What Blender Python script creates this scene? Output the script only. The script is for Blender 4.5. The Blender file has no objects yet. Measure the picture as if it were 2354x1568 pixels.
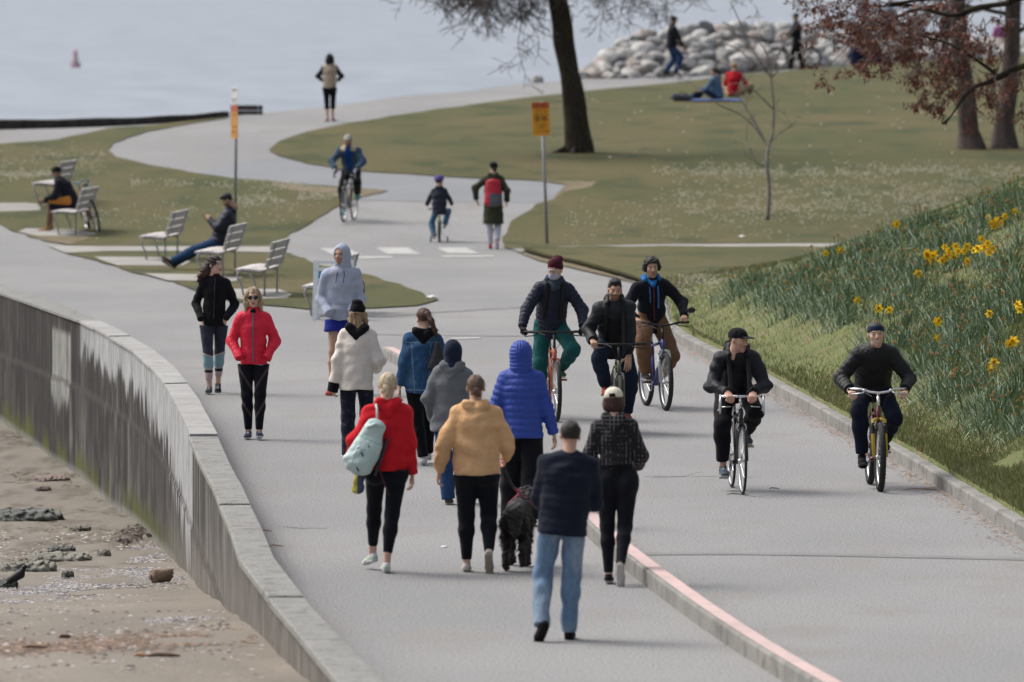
import bpy, bmesh, math, random
import numpy as np
from mathutils import Vector, Matrix, Euler
from mathutils.geometry import delaunay_2d_cdt

random.seed(7)
rng = np.random.default_rng(7)
SC = bpy.context.scene
COL = SC.collection
R = math.radians

# ---------------------------------------------------------------- camera, sky, sun, exposure
FPX, CX, CY, HOR = 17000.0, 1177.0, 784.0, -47.0      # focal length in pixels of a 2354 px wide frame
CAMZ = 5.1
PITCH = math.atan((CY - HOR) / FPX)
cam_d = bpy.data.cameras.new('camera')
cam = bpy.data.objects.new('camera', cam_d)
COL.objects.link(cam)
cam.location = (0, 0, CAMZ)
cam.rotation_euler = (math.pi / 2 - PITCH, 0, 0)
cam_d.sensor_width = 36
cam_d.lens = 36 * FPX / 2354
cam_d.clip_start = 1
cam_d.clip_end = 20000
cam_d.dof.use_dof = True
cam_d.dof.focus_distance = 79
cam_d.dof.aperture_fstop = 3.6
SC.camera = cam

SUN_EL, SUN_AZ = 52, -62          # degrees; azimuth from +Y towards +X
w = bpy.data.worlds.new('World')
SC.world = w
w.use_nodes = True
nt = w.node_tree
sky = nt.nodes.new('ShaderNodeTexSky')
sky.sky_type = 'NISHITA'
sky.sun_disc = False
sky.sun_elevation = R(SUN_EL)
sky.sun_rotation = R(SUN_AZ)
sky.air_density = 1.0
sky.dust_density = 7.0
sky.ozone_density = 1.2
hs = nt.nodes.new('ShaderNodeHueSaturation')
hs.inputs['Saturation'].default_value = 0.5
nt.links.new(sky.outputs[0], hs.inputs['Color'])
nt.links.new(hs.outputs[0], nt.nodes['Background'].inputs[0])
nt.nodes['Background'].inputs[1].default_value = 0.13
sd = bpy.data.lights.new('sun', 'SUN')
sun = bpy.data.objects.new('sun', sd)
COL.objects.link(sun)
sd.energy = 1.25
sd.angle = R(28)
sd.color = (1.0, 0.96, 0.9)
_v = Vector((math.sin(R(SUN_AZ)) * math.cos(R(SUN_EL)), math.cos(R(SUN_AZ)) * math.cos(R(SUN_EL)), math.sin(R(SUN_EL))))
sun.rotation_euler = _v.to_track_quat('Z', 'Y').to_euler()
SC.view_settings.view_transform = 'Standard'
SC.view_settings.look = 'None'
SC.view_settings.gamma = 1
SC.view_settings.exposure = 0.49

# ---------------------------------------------------------------- small helpers
def lin(v):
    v /= 255.0
    return v / 12.92 if v <= 0.04045 else ((v + 0.055) / 1.055) ** 2.4
def c(r, g, b, k=0.68):
    a = [lin(r) * k, lin(g) * k, lin(b) * k]; m = sum(a) / 3
    return tuple(x * .95 + m * .05 for x in a)
def hsh(i, j, k, seed):
    n = (i * 374761393 + j * 668265263 + k * 2147483647 + seed * 1274126177) & 0xffffffff
    n = ((n ^ (n >> 13)) * 1274126177) & 0xffffffff
    return ((n ^ (n >> 16)) & 0xffff) / 65535.0
def vnoise(x, y, z=0.0, seed=0):
    x, y, z = np.broadcast_arrays(np.asarray(x, float), np.asarray(y, float), np.asarray(z, float))
    i = np.floor(x).astype(np.int64); j = np.floor(y).astype(np.int64); k = np.floor(z).astype(np.int64)
    fx = x - i; fy = y - j; fz = z - k
    fx = fx * fx * (3 - 2 * fx); fy = fy * fy * (3 - 2 * fy); fz = fz * fz * (3 - 2 * fz)
    r = 0
    for a in (0, 1):
        for b in (0, 1):
            for d in (0, 1):
                wgt = (fx if a else 1 - fx) * (fy if b else 1 - fy) * (fz if d else 1 - fz)
                r = r + wgt * hsh(i + a, j + b, k + d, seed)
    return r
def fbm(x, y, z=0.0, seed=0, o=3):
    r = 0; a = 1; s = 0
    for q in range(o):
        r = r + a * vnoise(np.asarray(x) * 2 ** q, np.asarray(y) * 2 ** q, np.asarray(z) * 2 ** q, seed + q)
        s += a; a *= .5
    return r / s
def sstep(a, b, x):
    t = np.clip((x - a) / (b - a), 0, 1)
    return t * t * (3 - 2 * t)

# ---------------------------------------------------------------- materials
MATS = {}
def mat(name, col=(.5, .5, .5), rough=.8, metal=0, attr=False, nscale=30, namt=.15, bump=0.0, bscale=60, spec=.3, stretch=None, sheen=0):
    if name in MATS: return MATS[name]
    m = bpy.data.materials.new(name); m.use_nodes = True
    t = m.node_tree; b = t.nodes['Principled BSDF']
    b.inputs['Roughness'].default_value = rough
    b.inputs['Metallic'].default_value = metal
    b.inputs['Specular IOR Level'].default_value = spec
    if sheen: b.inputs['Sheen Weight'].default_value = sheen
    tc = t.nodes.new('ShaderNodeTexCoord'); mp = t.nodes.new('ShaderNodeMapping')
    t.links.new(tc.outputs['Object'], mp.inputs['Vector'])
    if stretch: mp.inputs['Scale'].default_value = stretch
    n = t.nodes.new('ShaderNodeTexNoise'); n.inputs['Scale'].default_value = nscale
    n.inputs['Detail'].default_value = 5
    t.links.new(mp.outputs[0], n.inputs['Vector'])
    mr = t.nodes.new('ShaderNodeMapRange')
    mr.inputs['From Min'].default_value = .25; mr.inputs['From Max'].default_value = .75
    mr.inputs['To Min'].default_value = 1 - namt; mr.inputs['To Max'].default_value = 1 + namt
    t.links.new(n.outputs['Fac'], mr.inputs['Value'])
    mx = t.nodes.new('ShaderNodeVectorMath'); mx.operation = 'SCALE'
    if attr:
        at = t.nodes.new('ShaderNodeAttribute'); at.attribute_name = 'Col'
        t.links.new(at.outputs['Color'], mx.inputs[0])
    else:
        mx.inputs[0].default_value = col
    t.links.new(mr.outputs[0], mx.inputs['Scale'])
    t.links.new(mx.outputs[0], b.inputs['Base Color'])
    if bump:
        n2 = t.nodes.new('ShaderNodeTexNoise'); n2.inputs['Scale'].default_value = bscale; n2.inputs['Detail'].default_value = 4
        t.links.new(mp.outputs[0], n2.inputs['Vector'])
        bp = t.nodes.new('ShaderNodeBump'); bp.inputs['Strength'].default_value = bump; bp.inputs['Distance'].default_value = .02
        t.links.new(n2.outputs['Fac'], bp.inputs['Height']); t.links.new(bp.outputs[0], b.inputs['Normal'])
    MATS[name] = m
    return m
def paint(col, rough=.45, metal=0, spec=.5):
    return mat('paint_%.3f_%.3f_%.3f_%.1f' % (*col, metal), col, rough, metal, nscale=12, namt=.12, spec=spec)
M_cloth = mat('cloth', attr=True, rough=.92, nscale=14, namt=.10, bump=.8, bscale=15, spec=.15, sheen=.05)
M_denim = mat('denim', attr=True, rough=.9, nscale=45, namt=.22, bump=.6, bscale=25, spec=.15, stretch=(1, 1, .35))
M_nylon = mat('nylon', attr=True, rough=.6, nscale=10, namt=.08, bump=.75, bscale=26, spec=.28)
M_skin = mat('skin', attr=True, rough=.6, nscale=40, namt=.06, spec=.35)
M_hair = mat('hair', attr=True, rough=.55, nscale=70, namt=.35, bump=.8, bscale=90, spec=.4, stretch=(1, 1, .12))
M_rubber = mat('rubber', (.02, .02, .021), .75, nscale=40, namt=.3)
M_alu = mat('aluminium', (.55, .56, .58), .35, .85, namt=.1)
M_chrome = mat('chrome', (.75, .75, .77), .2, .95, namt=.05)
M_black = mat('black_plastic', (.015, .015, .017), .5, namt=.2)
M_attr = mat('tinted', attr=True, rough=.75, nscale=25, namt=.18, bump=.3, bscale=50)

# ---------------------------------------------------------------- object helpers
def link(o, parent=None):
    COL.objects.link(o)
    if parent is not None: o.parent = parent
    return o
def tag(o, label=None, cat=None, group=None, kind=None):
    if label: o['label'] = label
    if cat: o['category'] = cat
    if group: o['group'] = group
    if kind: o['kind'] = kind
    return o
def empty(name, loc, rz, label, cat, group=None, rot=None, scale=1.0):
    o = bpy.data.objects.new(name, None)
    o.empty_display_size = .1
    link(o); o.location = loc
    o.rotation_euler = rot if rot else (0, 0, rz)
    o.scale = (scale,) * 3
    return tag(o, label, cat, group)
def mesh(name, V, F, m, parent=None, cols=None, smooth=True):
    """V (n,3), F list/array of faces."""
    V = np.asarray(V, dtype=np.float32)
    me = bpy.data.meshes.new(name)
    if isinstance(F, np.ndarray):
        nf, k = F.shape
        me.vertices.add(len(V)); me.vertices.foreach_set('co', V.ravel())
        me.loops.add(nf * k); me.loops.foreach_set('vertex_index', F.astype(np.int32).ravel())
        me.polygons.add(nf); me.polygons.foreach_set('loop_start', np.arange(0, nf * k, k, dtype=np.int32))
        me.polygons.foreach_set('loop_total', np.full(nf, k, dtype=np.int32))
        me.update(calc_edges=True)
    else:
        me.from_pydata([tuple(v) for v in V.tolist()], [], F)
    if smooth: me.polygons.foreach_set('use_smooth', np.ones(len(me.polygons), dtype=bool))
    if cols is not None:
        a = me.attributes.new('Col', 'FLOAT_COLOR', 'POINT')
        cc = np.ones((len(V), 4), dtype=np.float32)
        cc[:, :3] = cols
        a.data.foreach_set('color', cc.ravel())
    me.validate()
    me.materials.append(m)
    o = bpy.data.objects.new(name, me)
    return link(o, parent)

class MB:
    """collects simple solids into one mesh"""
    def __init__(s): s.v = []; s.f = []
    def raw(s, V, F):
        o = len(s.v); s.v += [tuple(v) for v in V]; s.f += [tuple(i + o for i in f) for f in F]; return s
    def box(s, cx, cy, cz, sx, sy, sz, rot=None):
        P = [Vector((x * sx / 2, y * sy / 2, z * sz / 2)) for x in (-1, 1) for y in (-1, 1) for z in (-1, 1)]
        if rot is not None: P = [rot @ p for p in P]
        P = [p + Vector((cx, cy, cz)) for p in P]
        return s.raw(P, [(0, 1, 3, 2), (4, 6, 7, 5), (0, 4, 5, 1), (2, 3, 7, 6), (0, 2, 6, 4), (1, 5, 7, 3)])
    def tube(s, pts, r, n=8, closed=False, flat=1.0):
        pts = [Vector(p) for p in pts]; N = len(pts)
        rr = r if isinstance(r, (list, tuple)) else [r] * N
        up = None; rings = []
        for i, p in enumerate(pts):
            a = pts[(i - 1) % N] if (i > 0 or closed) else p
            b = pts[(i + 1) % N] if (i < N - 1 or closed) else p
            d = (b - a)
            if d.length < 1e-9: d = Vector((0, 0, 1))
            d.normalize()
            if up is None:
                up = Vector((0, 0, 1)) if abs(d.z) < .9 else Vector((1, 0, 0))
            x = d.cross(up); x.normalize(); up = x.cross(d); up.normalize()
            rings.append([p + (x * math.cos(2 * math.pi * k / n) + up * math.sin(2 * math.pi * k / n) * flat) * rr[i] for k in range(n)])
        V = [v for q in rings for v in q]; F = []
        for i in range(N if closed else N - 1):
            j = (i + 1) % N
            for k in range(n):
                l = (k + 1) % n
                F.append((i * n + k, i * n + l, j * n + l, j * n + k))
        if not closed:
            F.append(tuple(range(n - 1, -1, -1))); F.append(tuple((N - 1) * n + k for k in range(n)))
        return s.raw(V, F)
    def ell(s, cx, cy, cz, rx, ry, rz, n=12, m=8):
        V = []; F = []
        for i in range(m + 1):
            th = math.pi * i / m
            for k in range(n):
                ph = 2 * math.pi * k / n
                V.append((cx + rx * math.sin(th) * math.cos(ph), cy + ry * math.sin(th) * math.sin(ph), cz + rz * math.cos(th)))
        for i in range(m):
            for k in range(n):
                l = (k + 1) % n
                F.append((i * n + k, (i + 1) * n + k, (i + 1) * n + l, i * n + l))
        return s.raw(V, F)
    def build(s, name, m, parent=None, smooth=False, bevel=0):
        me = bpy.data.meshes.new(name); me.from_pydata([tuple(v) for v in s.v], [], s.f)
        if smooth: me.polygons.foreach_set('use_smooth', np.ones(len(me.polygons), dtype=bool))
        me.validate(); me.materials.append(m)
        o = bpy.data.objects.new(name, me); link(o, parent)
        if bevel:
            b = o.modifiers.new('bevel', 'BEVEL'); b.width = bevel; b.segments = 2
        return o

# ---------------------------------------------------------------- picture point -> place
_sp, _cp = math.sin(PITCH), math.cos(PITCH)
def ray(px, py):
    a, b = px - CX, -(py - CY)
    return np.array((a, FPX * _cp + b * _sp, -FPX * _sp + b * _cp))
def at(px, py, Y):
    d = ray(px, py); return Vector(d / d[1] * Y) + Vector((0, 0, CAMZ))
def onz(px, py, z):
    d = ray(px, py); return Vector(d * ((z - CAMZ) / d[2])) + Vector((0, 0, CAMZ))
GY = [0, 141, 146, 151, 157, 165, 175, 189, 210, 300]
GZ = [0, 0, .12, .38, .72, 1.15, 1.5, 1.92, 2.27, 2.32]
_gy = np.linspace(0, 320, 1281); _gz = np.interp(_gy, GY, GZ)
_gz = np.convolve(np.pad(_gz, 12, 'edge'), np.ones(25) / 25, 'valid')
def G(Y): return np.interp(Y, _gy, _gz)
KERB_PX = [(2700, 1470), (2480, 1325), (2355, 1245), (2237, 1172), (2064, 1065), (1963, 1010), (1770, 900), (1640, 830), (1570, 795), (1527, 762), (1520, 705), (1480, 662), (1403, 636), (1319, 613), (1252, 600), (1190, 581)]
KW = [onz(a, b, 0) for a, b in KERB_PX]
_ky = np.array([p.y for p in KW]); _kx = np.array([p.x for p in KW])
def KX(Y): return np.interp(Y, _ky, _kx)
def hill(x, Y):
    d = np.maximum(0, x - KX(Y) - .13)
    f = 1 - sstep(106, 134, Y)
    s = .39 * d * np.clip(.45 + .55 * sstep(0, 1.2, d), 0, 1)
    s = np.where(s > 4.2, 4.2 + (s - 4.2) * .3, s)
    return (s + .13 * sstep(134, 110, Y) * (d > 0)) * f + np.where(d > 0, .02, 0)
def Z(x, Y): return G(Y) + hill(x, Y)
def gp(px, py, zf=None):
    zf = zf or Z
    d = ray(px, py); d = d / d[1]
    Ys = np.arange(38, 330, .25)
    h = CAMZ + d[2] * Ys - zf(d[0] * Ys, Ys)
    i = int(np.argmax(h < 0)) or len(Ys) - 1
    a, b = Ys[i - 1], Ys[i]
    for _ in range(18):
        m = (a + b) / 2
        if CAMZ + d[2] * m - zf(d[0] * m, m) < 0: b = m
        else: a = m
    return Vector((d[0] * b, b, float(zf(d[0] * b, b))))
def gflat(px, py): return gp(px, py, lambda x, y: G(y))

def sheet(name, poly, m, off=0.0, step=1.0, dens=.5, jit=0.0, world=False, xr=None):
    """a ground sheet: outline given in picture points, draped over the ground"""
    P = [Vector(p) for p in poly] if world else [gflat(*p) for p in poly]
    out = []
    n = len(P)
    for i in range(n):
        a, b = P[i], P[(i + 1) % n]
        L = math.hypot(a.x - b.x, (a.y - b.y)); k = max(1, int(L / dens))
        for q in range(k):
            t = q / k
            x, y = a.x + (b.x - a.x) * t, a.y + (b.y - a.y) * t
            if jit:
                x += (vnoise(x * 1.7, y * .8, 0, 5) - .5) * jit; y += (vnoise(x * 1.3, y * .7, 3, 9) - .5) * jit * 3
            out.append((x, y))
    xs = [p[0] for p in out]; ys = [p[1] for p in out]
    pts = list(out)
    o = np.array(out)
    gx, gyy = np.meshgrid(np.arange(min(xs), max(xs), step), np.arange(min(ys), max(ys), step))
    gx = gx.ravel(); gyy = gyy.ravel()
    ins = np.zeros(len(gx), bool); j = len(o) - 1
    for i in range(len(o)):
        xi, yi, xj, yj = *o[i], *o[j]
        cnd = ((yi > gyy) != (yj > gyy)) & (gx < (xj - xi) * (gyy - yi) / (yj - yi + 1e-12) + xi)
        ins ^= cnd; j = i
    pts += list(zip(gx[ins], gyy[ins]))
    r = delaunay_2d_cdt([Vector(p) for p in pts], [], [list(range(len(out)))], 1, 1e-5)
    V = np.array([(v.x, v.y) for v in r[0]])
    zz = G(V[:, 1]) + off
    ob = mesh(name, np.column_stack([V, zz]), [tuple(f) for f in r[2]], m)
    return tag(ob, kind='structure')
# ================================================================ SETTING
def ground_mat(name, c1, c2, s1, s2, c3=None, bump=.4, rough=.9, fine=220, famt=.18, stretch=(1, 1, 1), spec=.2, bd=.01):
    m = bpy.data.materials.new(name); m.use_nodes = True
    t = m.node_tree; b = t.nodes['Principled BSDF']; N = t.nodes.new; L = t.links.new
    b.inputs['Roughness'].default_value = rough; b.inputs['Specular IOR Level'].default_value = spec
    tc = N('ShaderNodeTexCoord'); mp = N('ShaderNodeMapping'); mp.inputs['Scale'].default_value = stretch
    L(tc.outputs['Object'], mp.inputs['Vector'])
    n1 = N('ShaderNodeTexNoise'); n1.inputs['Scale'].default_value = s1; n1.inputs['Detail'].default_value = 4
    n2 = N('ShaderNodeTexNoise'); n2.inputs['Scale'].default_value = s2; n2.inputs['Detail'].default_value = 6
    n3 = N('ShaderNodeTexNoise'); n3.inputs['Scale'].default_value = fine; n3.inputs['Detail'].default_value = 3
    for n in (n1, n2, n3): L(mp.outputs[0], n.inputs['Vector'])
    r1 = N('ShaderNodeValToRGB'); r1.color_ramp.elements[0].position = .36; r1.color_ramp.elements[1].position = .64
    r1.color_ramp.elements[0].color = (*c1, 1); r1.color_ramp.elements[1].color = (*c2, 1)
    L(n1.outputs['Fac'], r1.inputs['Fac'])
    outc = r1.outputs[0]
    if c3:
        mx = N('ShaderNodeMix'); mx.data_type = 'RGBA'
        rr = N('ShaderNodeMapRange'); rr.inputs['From Min'].default_value = .52; rr.inputs['From Max'].default_value = .66
        L(n2.outputs['Fac'], rr.inputs['Value']); L(rr.outputs[0], mx.inputs['Factor'])
        L(outc, mx.inputs['A']); mx.inputs['B'].default_value = (*c3, 1); outc = mx.outputs['Result']
    mr = N('ShaderNodeMapRange'); mr.inputs['From Min'].default_value = .3; mr.inputs['From Max'].default_value = .7
    mr.inputs['To Min'].default_value = 1 - famt; mr.inputs['To Max'].default_value = 1 + famt
    L(n3.outputs['Fac'], mr.inputs['Value'])
    sc = N('ShaderNodeVectorMath'); sc.operation = 'SCALE'
    L(outc, sc.inputs[0]); L(mr.outputs[0], sc.inputs['Scale']); L(sc.outputs[0], b.inputs['Base Color'])
    bp = N('ShaderNodeBump'); bp.inputs['Strength'].default_value = bump; bp.inputs['Distance'].default_value = bd
    L(n3.outputs['Fac'], bp.inputs['Height']); L(bp.outputs[0], b.inputs['Normal'])
    MATS[name] = m
    return m
M_asph = ground_mat('asphalt', (.217, .220, .225), (.257, .256, .256), .28, 1.1, (.230, .226, .221), bump=.8, fine=48, famt=.34, stretch=(1, .5, 1))
M_asph2 = ground_mat('asphalt_new', (.20, .21, .225), (.22, .23, .245), .5, 2, bump=.4, fine=50, famt=.12)
M_seam = ground_mat('asphalt_seam', (.196, .198, .202), (.226, .226, .227), 2, 5, famt=.2)
M_conc = ground_mat('concrete_path', (.27, .26, .245), (.33, .32, .30), .8, 3, fine=60, famt=.1)
M_lawn = ground_mat('lawn', (.068, .073, .026), (.100, .086, .038), .30, .7, (.048, .057, .021), bump=.8, fine=22, famt=.3, stretch=(1, .5, 1), bd=.03)
M_dirt = ground_mat('worn_earth', (.14, .115, .07), (.19, .155, .11), 1.5, 4, (.105, .095, .045), fine=30, famt=.2)
M_bank = ground_mat('bank_grass', (.138, .155, .058), (.102, .124, .044), 1.2, 2.2, (.175, .15, .085), bump=1, fine=30, famt=.3, bd=.03)
M_sand = ground_mat('sand', (.255, .222, .185), (.225, .19, .155), .9, 3.2, (.29, .26, .225), bump=.7, fine=14, famt=.13, stretch=(.6, 1, 1), bd=.03)
M_white = ground_mat('road_paint', (.46, .46, .45), (.38, .38, .37), 3, 8, (.29, .29, .285), fine=60, famt=.12)

# --- wall line (outer and inner edge of the coping, picture points at the joints)
OUT_PX = [(-420, 520), (-200, 597), (0, 673), (67, 696), (133, 720), (182, 736.5), (213, 753), (252, 774), (302, 803), (343.6, 841.5), (378.6, 883), (399, 916.6), (417, 953), (437, 1000), (463.6, 1060), (488.6, 1107), (507.7, 1157), (532, 1212), (555, 1284), (620, 1369), (702, 1465.7), (785, 1566), (880, 1690)]
INN_PX = [(-420, 503), (-200, 578), (0, 653), (72, 676), (150, 703), (227, 735), (260, 751.5), (298.5, 773), (352, 802.5), (397, 840), (430, 881.6), (457, 916.6), (475, 952.6), (500, 1000), (527, 1060), (552, 1107), (575, 1157), (602, 1212), (632, 1284), (697, 1369), (785, 1465), (888, 1566), (1000, 1690)]
TOP = .35
WO = [onz(a, b, TOP) for a, b in OUT_PX]
WI = [onz(a, b, TOP) for a, b in INN_PX]

# --- asphalt
far_edge = [(-300, 300), (0, 292), (300, 283), (520, 268), (550, 265), (667, 253.5), (785, 241), (918, 222), (1052, 212), (1168, 197), (1218, 192), (1292, 186), (1352, 182), (1519, 180), (1600, 176), (1700, 170)]
FAR2 = [(1850, 158), (2000, 148), (2150, 138), (2354, 127), (2600, 115)]
mid = [((a + b) / 2) for a, b in zip(WO, WI)]
poly = [Vector((p.x, p.y, 0)) for p in mid[::-1]] + [gflat(*p) for p in far_edge] + [gflat(*p) for p in FAR2] + [Vector((30, 250, 0)), Vector((30, 40, 0))]
sheet('path', poly, M_asph, 0, step=2.0, dens=1.2, world=True)

# --- grass sheets
L1 = [(-300, 345), (0, 333), (133, 322), (200, 307), (253, 296), (333, 291), (434, 279), (520, 268), (520, 272), (400, 291), (333, 305), (287, 320), (258, 335), (247, 347), (267, 362), (333, 378), (434, 397), (547, 412), (667, 424), (785, 430), (885, 438), (830, 455), (760, 485), (700, 520), (662, 545), (652, 562), (648, 570), (450, 568), (240, 568), (160, 565), (90, 546), (30, 533), (0, 514), (-150, 470)]
sheet('lawn', L1, M_lawn, .02, jit=.13)
L3 = [(157, 585), (187, 581), (467, 579), (668, 585), (740, 613), (850, 635), (930, 660), (1003, 690), (960, 705), (850, 711), (700, 713), (600, 703), (500, 688), (450, 668), (394, 648), (300, 628), (258, 610), (200, 597)]
sheet('lawn', L3, M_lawn, .02, jit=.12)
L4 = [(619, 345), (640, 325), (700, 305), (800, 285), (940, 262), (1100, 240), (1240, 222), (1400, 205), (1540, 192), (1600, 186), (1700, 172), (1800, 166)]
L4b = [(2354, 563), (1900, 562), (1500, 563), (1200, 571), (1178, 574), (1155, 570), (1160, 540), (1180, 510), (1230, 475), (1290, 450), (1335, 430), (1325, 424), (1250, 418), (1130, 412), (1000, 405), (880, 398), (780, 390), (700, 375), (640, 360)]
poly = [gflat(*p) for p in L4] + [gflat(a, b + 2) for a, b in FAR2] + [Vector((30, 240, 0)), Vector((30, 141, 0))] + [gflat(*p) for p in L4b]
sheet('lawn', poly, M_lawn, .02, jit=.13, world=True, step=1.5)

# --- bank with the daffodils: from the kerb up to the right, down to the level lawn behind
ys = np.concatenate([np.arange(40, 134, .5), np.arange(134, 139.9, .4)])
us = np.concatenate([[-.004], np.linspace(0, 1, 13)[:-1] * 2, np.linspace(2, 26, 40)])
V = []
for y in ys:
    k = float(KX(y)) + .125 + (vnoise(y * 2.3, 0, 0, 3) - .5) * .03
    x = k + us
    V.append(np.column_stack([x, np.full(len(x), y), Z(x + .05, np.full(len(x), y)) + .02 + .05 * fbm(x * 1.3, y * .9, 0, 11) * sstep(0, .6, us)]))
    V[-1][0, 2] = .11
V = np.concatenate(V); nu = len(us)
I = np.arange(len(ys) - 1)[:, None] * nu + np.arange(nu - 1)[None]
F = np.stack([I, I + 1, I + nu + 1, I + nu], -1).reshape(-1, 4)
bo = tag(mesh('grassy_bank', V, F, M_bank), kind='structure')
bo.data.materials.append(M_lawn)
bo.data.polygons.foreach_set('material_index', (V[F[:, 0], 1] > 117).astype(np.int32))

# --- narrow concrete paths and pads
sheet('footpath', [(1170, 574), (1300, 569), (1500, 564.5), (1900, 562.5), (2354, 562), (2354, 570), (1900, 570.5), (1500, 572.5), (1300, 576), (1195, 581)], M_conc, .026)
sheet('footpath', [(110, 567), (240, 569), (450, 569), (655, 570), (668, 584), (467, 579.5), (240, 580), (150, 584)], M_conc, .026)
sheet('footpath', [(-60, 470), (60, 469), (92, 472), (92, 486), (0, 489), (-60, 489)], M_conc, .027)
sheet('bench_pad', [(215, 593), (400, 595), (438, 604), (420, 614), (270, 613), (240, 604)], M_conc, .028)
sheet('bench_pad', [(330, 632), (470, 634), (560, 641), (540, 650), (385, 648)], M_conc, .028)
sheet('bench_pad', [(520, 668), (640, 668), (672, 680), (660, 689), (560, 692), (505, 684)], M_conc, .028)
sheet('bench_pad', [(60, 528), (180, 530), (225, 541), (180, 546), (90, 545), (40, 536)], M_conc, .028)
sheet('worn_earth', [(620, 425), (760, 431), (884, 437), (830, 456), (760, 447), (660, 436)], M_dirt, .024, jit=.3)
sheet('worn_earth', [(1230, 417), (1335, 421), (1390, 422), (1340, 436), (1285, 452), (1250, 462), (1300, 440), (1310, 428)], M_dirt, .024, jit=.3)
sheet('worn_earth', [(1180, 578), (1252, 597), (1319, 610), (1403, 633), (1480, 658), (1400, 638), (1310, 617), (1240, 602)], M_dirt, .026)
sheet('worn_earth', [(60, 541), (140, 539), (200, 549), (165, 562), (110, 558)], M_dirt, .025, jit=.4)
sheet('asphalt_patch', [(640, 362), (700, 377), (780, 392), (880, 400), (1000, 407), (1130, 414), (1250, 420), (1315, 428), (1285, 448), (1235, 466), (1050, 465), (870, 462), (790, 461), (884, 440), (785, 431), (667, 425), (547, 413), (450, 399), (520, 380)], M_asph2, .006)
# paint
for q in ([(735, 571), (800, 572), (835, 587), (765, 586)], [(865, 570), (938, 570), (968, 585), (893, 585)], [(1005, 570), (1072, 570), (1102, 584), (1030, 583)],
          [(815, 590), (900, 590), (905, 594), (825, 595)], [(1010, 588), (1130, 588), (1140, 591), (1020, 592)], [(1035, 778), (1100, 776), (1105, 779), (1040, 781)],
          [(960, 777), (1020, 775), (1025, 778), (962, 780)]):
    sheet('crossing_mark', q, M_white, .008, step=3)
for q in ([(880, 726), (1000, 716), (1200, 704), (1330, 700), (1330, 703), (1200, 708), (1000, 720), (880, 730)],
          [(1478, 1271), (1700, 1271), (1900, 1273), (2354, 1282), (2354, 1289), (1900, 1279), (1700, 1276), (1478, 1277)],
          [(855, 768), (1150, 772), (1540, 770), (1540, 772), (1150, 774), (855, 770)]):
    sheet('path_seam', q, M_seam, .005, step=3)

M_crack = ground_mat('asphalt_crack', (.155, .155, .155), (.19, .188, .186), 3, 6, famt=.2)
rc = np.random.default_rng(4); V = []; F = []
for cx0, cy0, n_, a0 in ((1480, 1096, 9, .05), (1500, 1099, 6, .2), (640, 1210, 4, .3), (1180, 742, 8, .02), (990, 760, 6, .1), (560, 790, 5, .1)):
    p = gflat(cx0, cy0); x, y = p.x, p.y; a = a0 if rc.random() < .5 else -a0
    pts = []
    for q in range(n_ * 3): pts.append((x, y)); a += rc.normal() * .25; x += .045 * math.cos(a); y += .045 * math.sin(a) * 2
    b0 = len(V)
    for q, (x, y) in enumerate(pts): ww = .010 * rc.uniform(.4, 1.3); V += [(x, y - ww * 2, .0045), (x, y + ww * 2, .0045)]
    F += [(b0 + 2 * q, b0 + 2 * q + 2, b0 + 2 * q + 3, b0 + 2 * q + 1) for q in range(len(pts) - 1)]
tag(mesh('path_cracks', np.array(V), F, M_crack, smooth=False), kind='structure')
# --- kerbs
def kerb(name, pts, wdt, h, m, mtop=None):
    n = len(pts); V = []; F = []
    for i, p in enumerate(pts):
        a = pts[max(0, i - 1)]; b = pts[min(n - 1, i + 1)]
        d = (b - a); d.z = 0; d.normalize(); s = Vector((d.y, -d.x, 0))
        if s.x < 0: s = -s
        z0 = float(G(p.y))
        prof = [(0, -.05), (0, h - .02), (.008, h - .006), (.022, h), (wdt - .022, h), (wdt - .006, h - .008), (wdt, h - .02), (wdt, -.05)]
        V += [(p.x + s.x * u, p.y + s.y * u, z0 + zz) for u, zz in prof]
    k = 8
    for i in range(n - 1):
        for j in range(k - 1): F.append((i * k + j, i * k + j + 1, (i + 1) * k + j + 1, (i + 1) * k + j))
    F.append(tuple(range(k))); F.append(tuple((n - 1) * k + j for j in range(k)))
    return tag(mesh(name, np.array(V), F, m, smooth=False), kind='structure')
def dens(P, d=.6):
    P = [Vector(p) for p in P]; out = []
    # Catmull-Rom
    for i in range(len(P) - 1):
        p0 = P[max(0, i - 1)]; p1 = P[i]; p2 = P[i + 1]; p3 = P[min(len(P) - 1, i + 2)]
        k = max(1, int((p2 - p1).length / d))
        for q in range(k):
            t = q / k
            out.append(.5 * ((2 * p1) + (p2 - p0) * t + (2 * p0 - 5 * p1 + 4 * p2 - p3) * t * t + (3 * p1 - p0 - 3 * p2 + p3) * t ** 3))
    out.append(P[-1]); return out
M_kerb = ground_mat('kerb_concrete', (.20, .20, .19), (.26, .25, .235), 2, 5, (.155, .15, .14), fine=70, famt=.2)
M_pink = ground_mat('pink_kerb_paint', (.56, .42, .405), (.50, .385, .37), 2, 6, (.44, .37, .35), fine=60, famt=.08)
kerb('kerb', dens([p for p in KW[:10]]), .15, .14, M_kerb)
PK = [(1960, 1660), (1803, 1568), (1683, 1492), (1570, 1413), (1435, 1309), (1352, 1236), (1225, 1095), (1110, 985), (1000, 900), (922, 847), (878, 823)]
PKW = dens([onz(a, b, 0) for a, b in PK], .5)
kerb('kerb', PKW, .17, .145, M_kerb)
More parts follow.
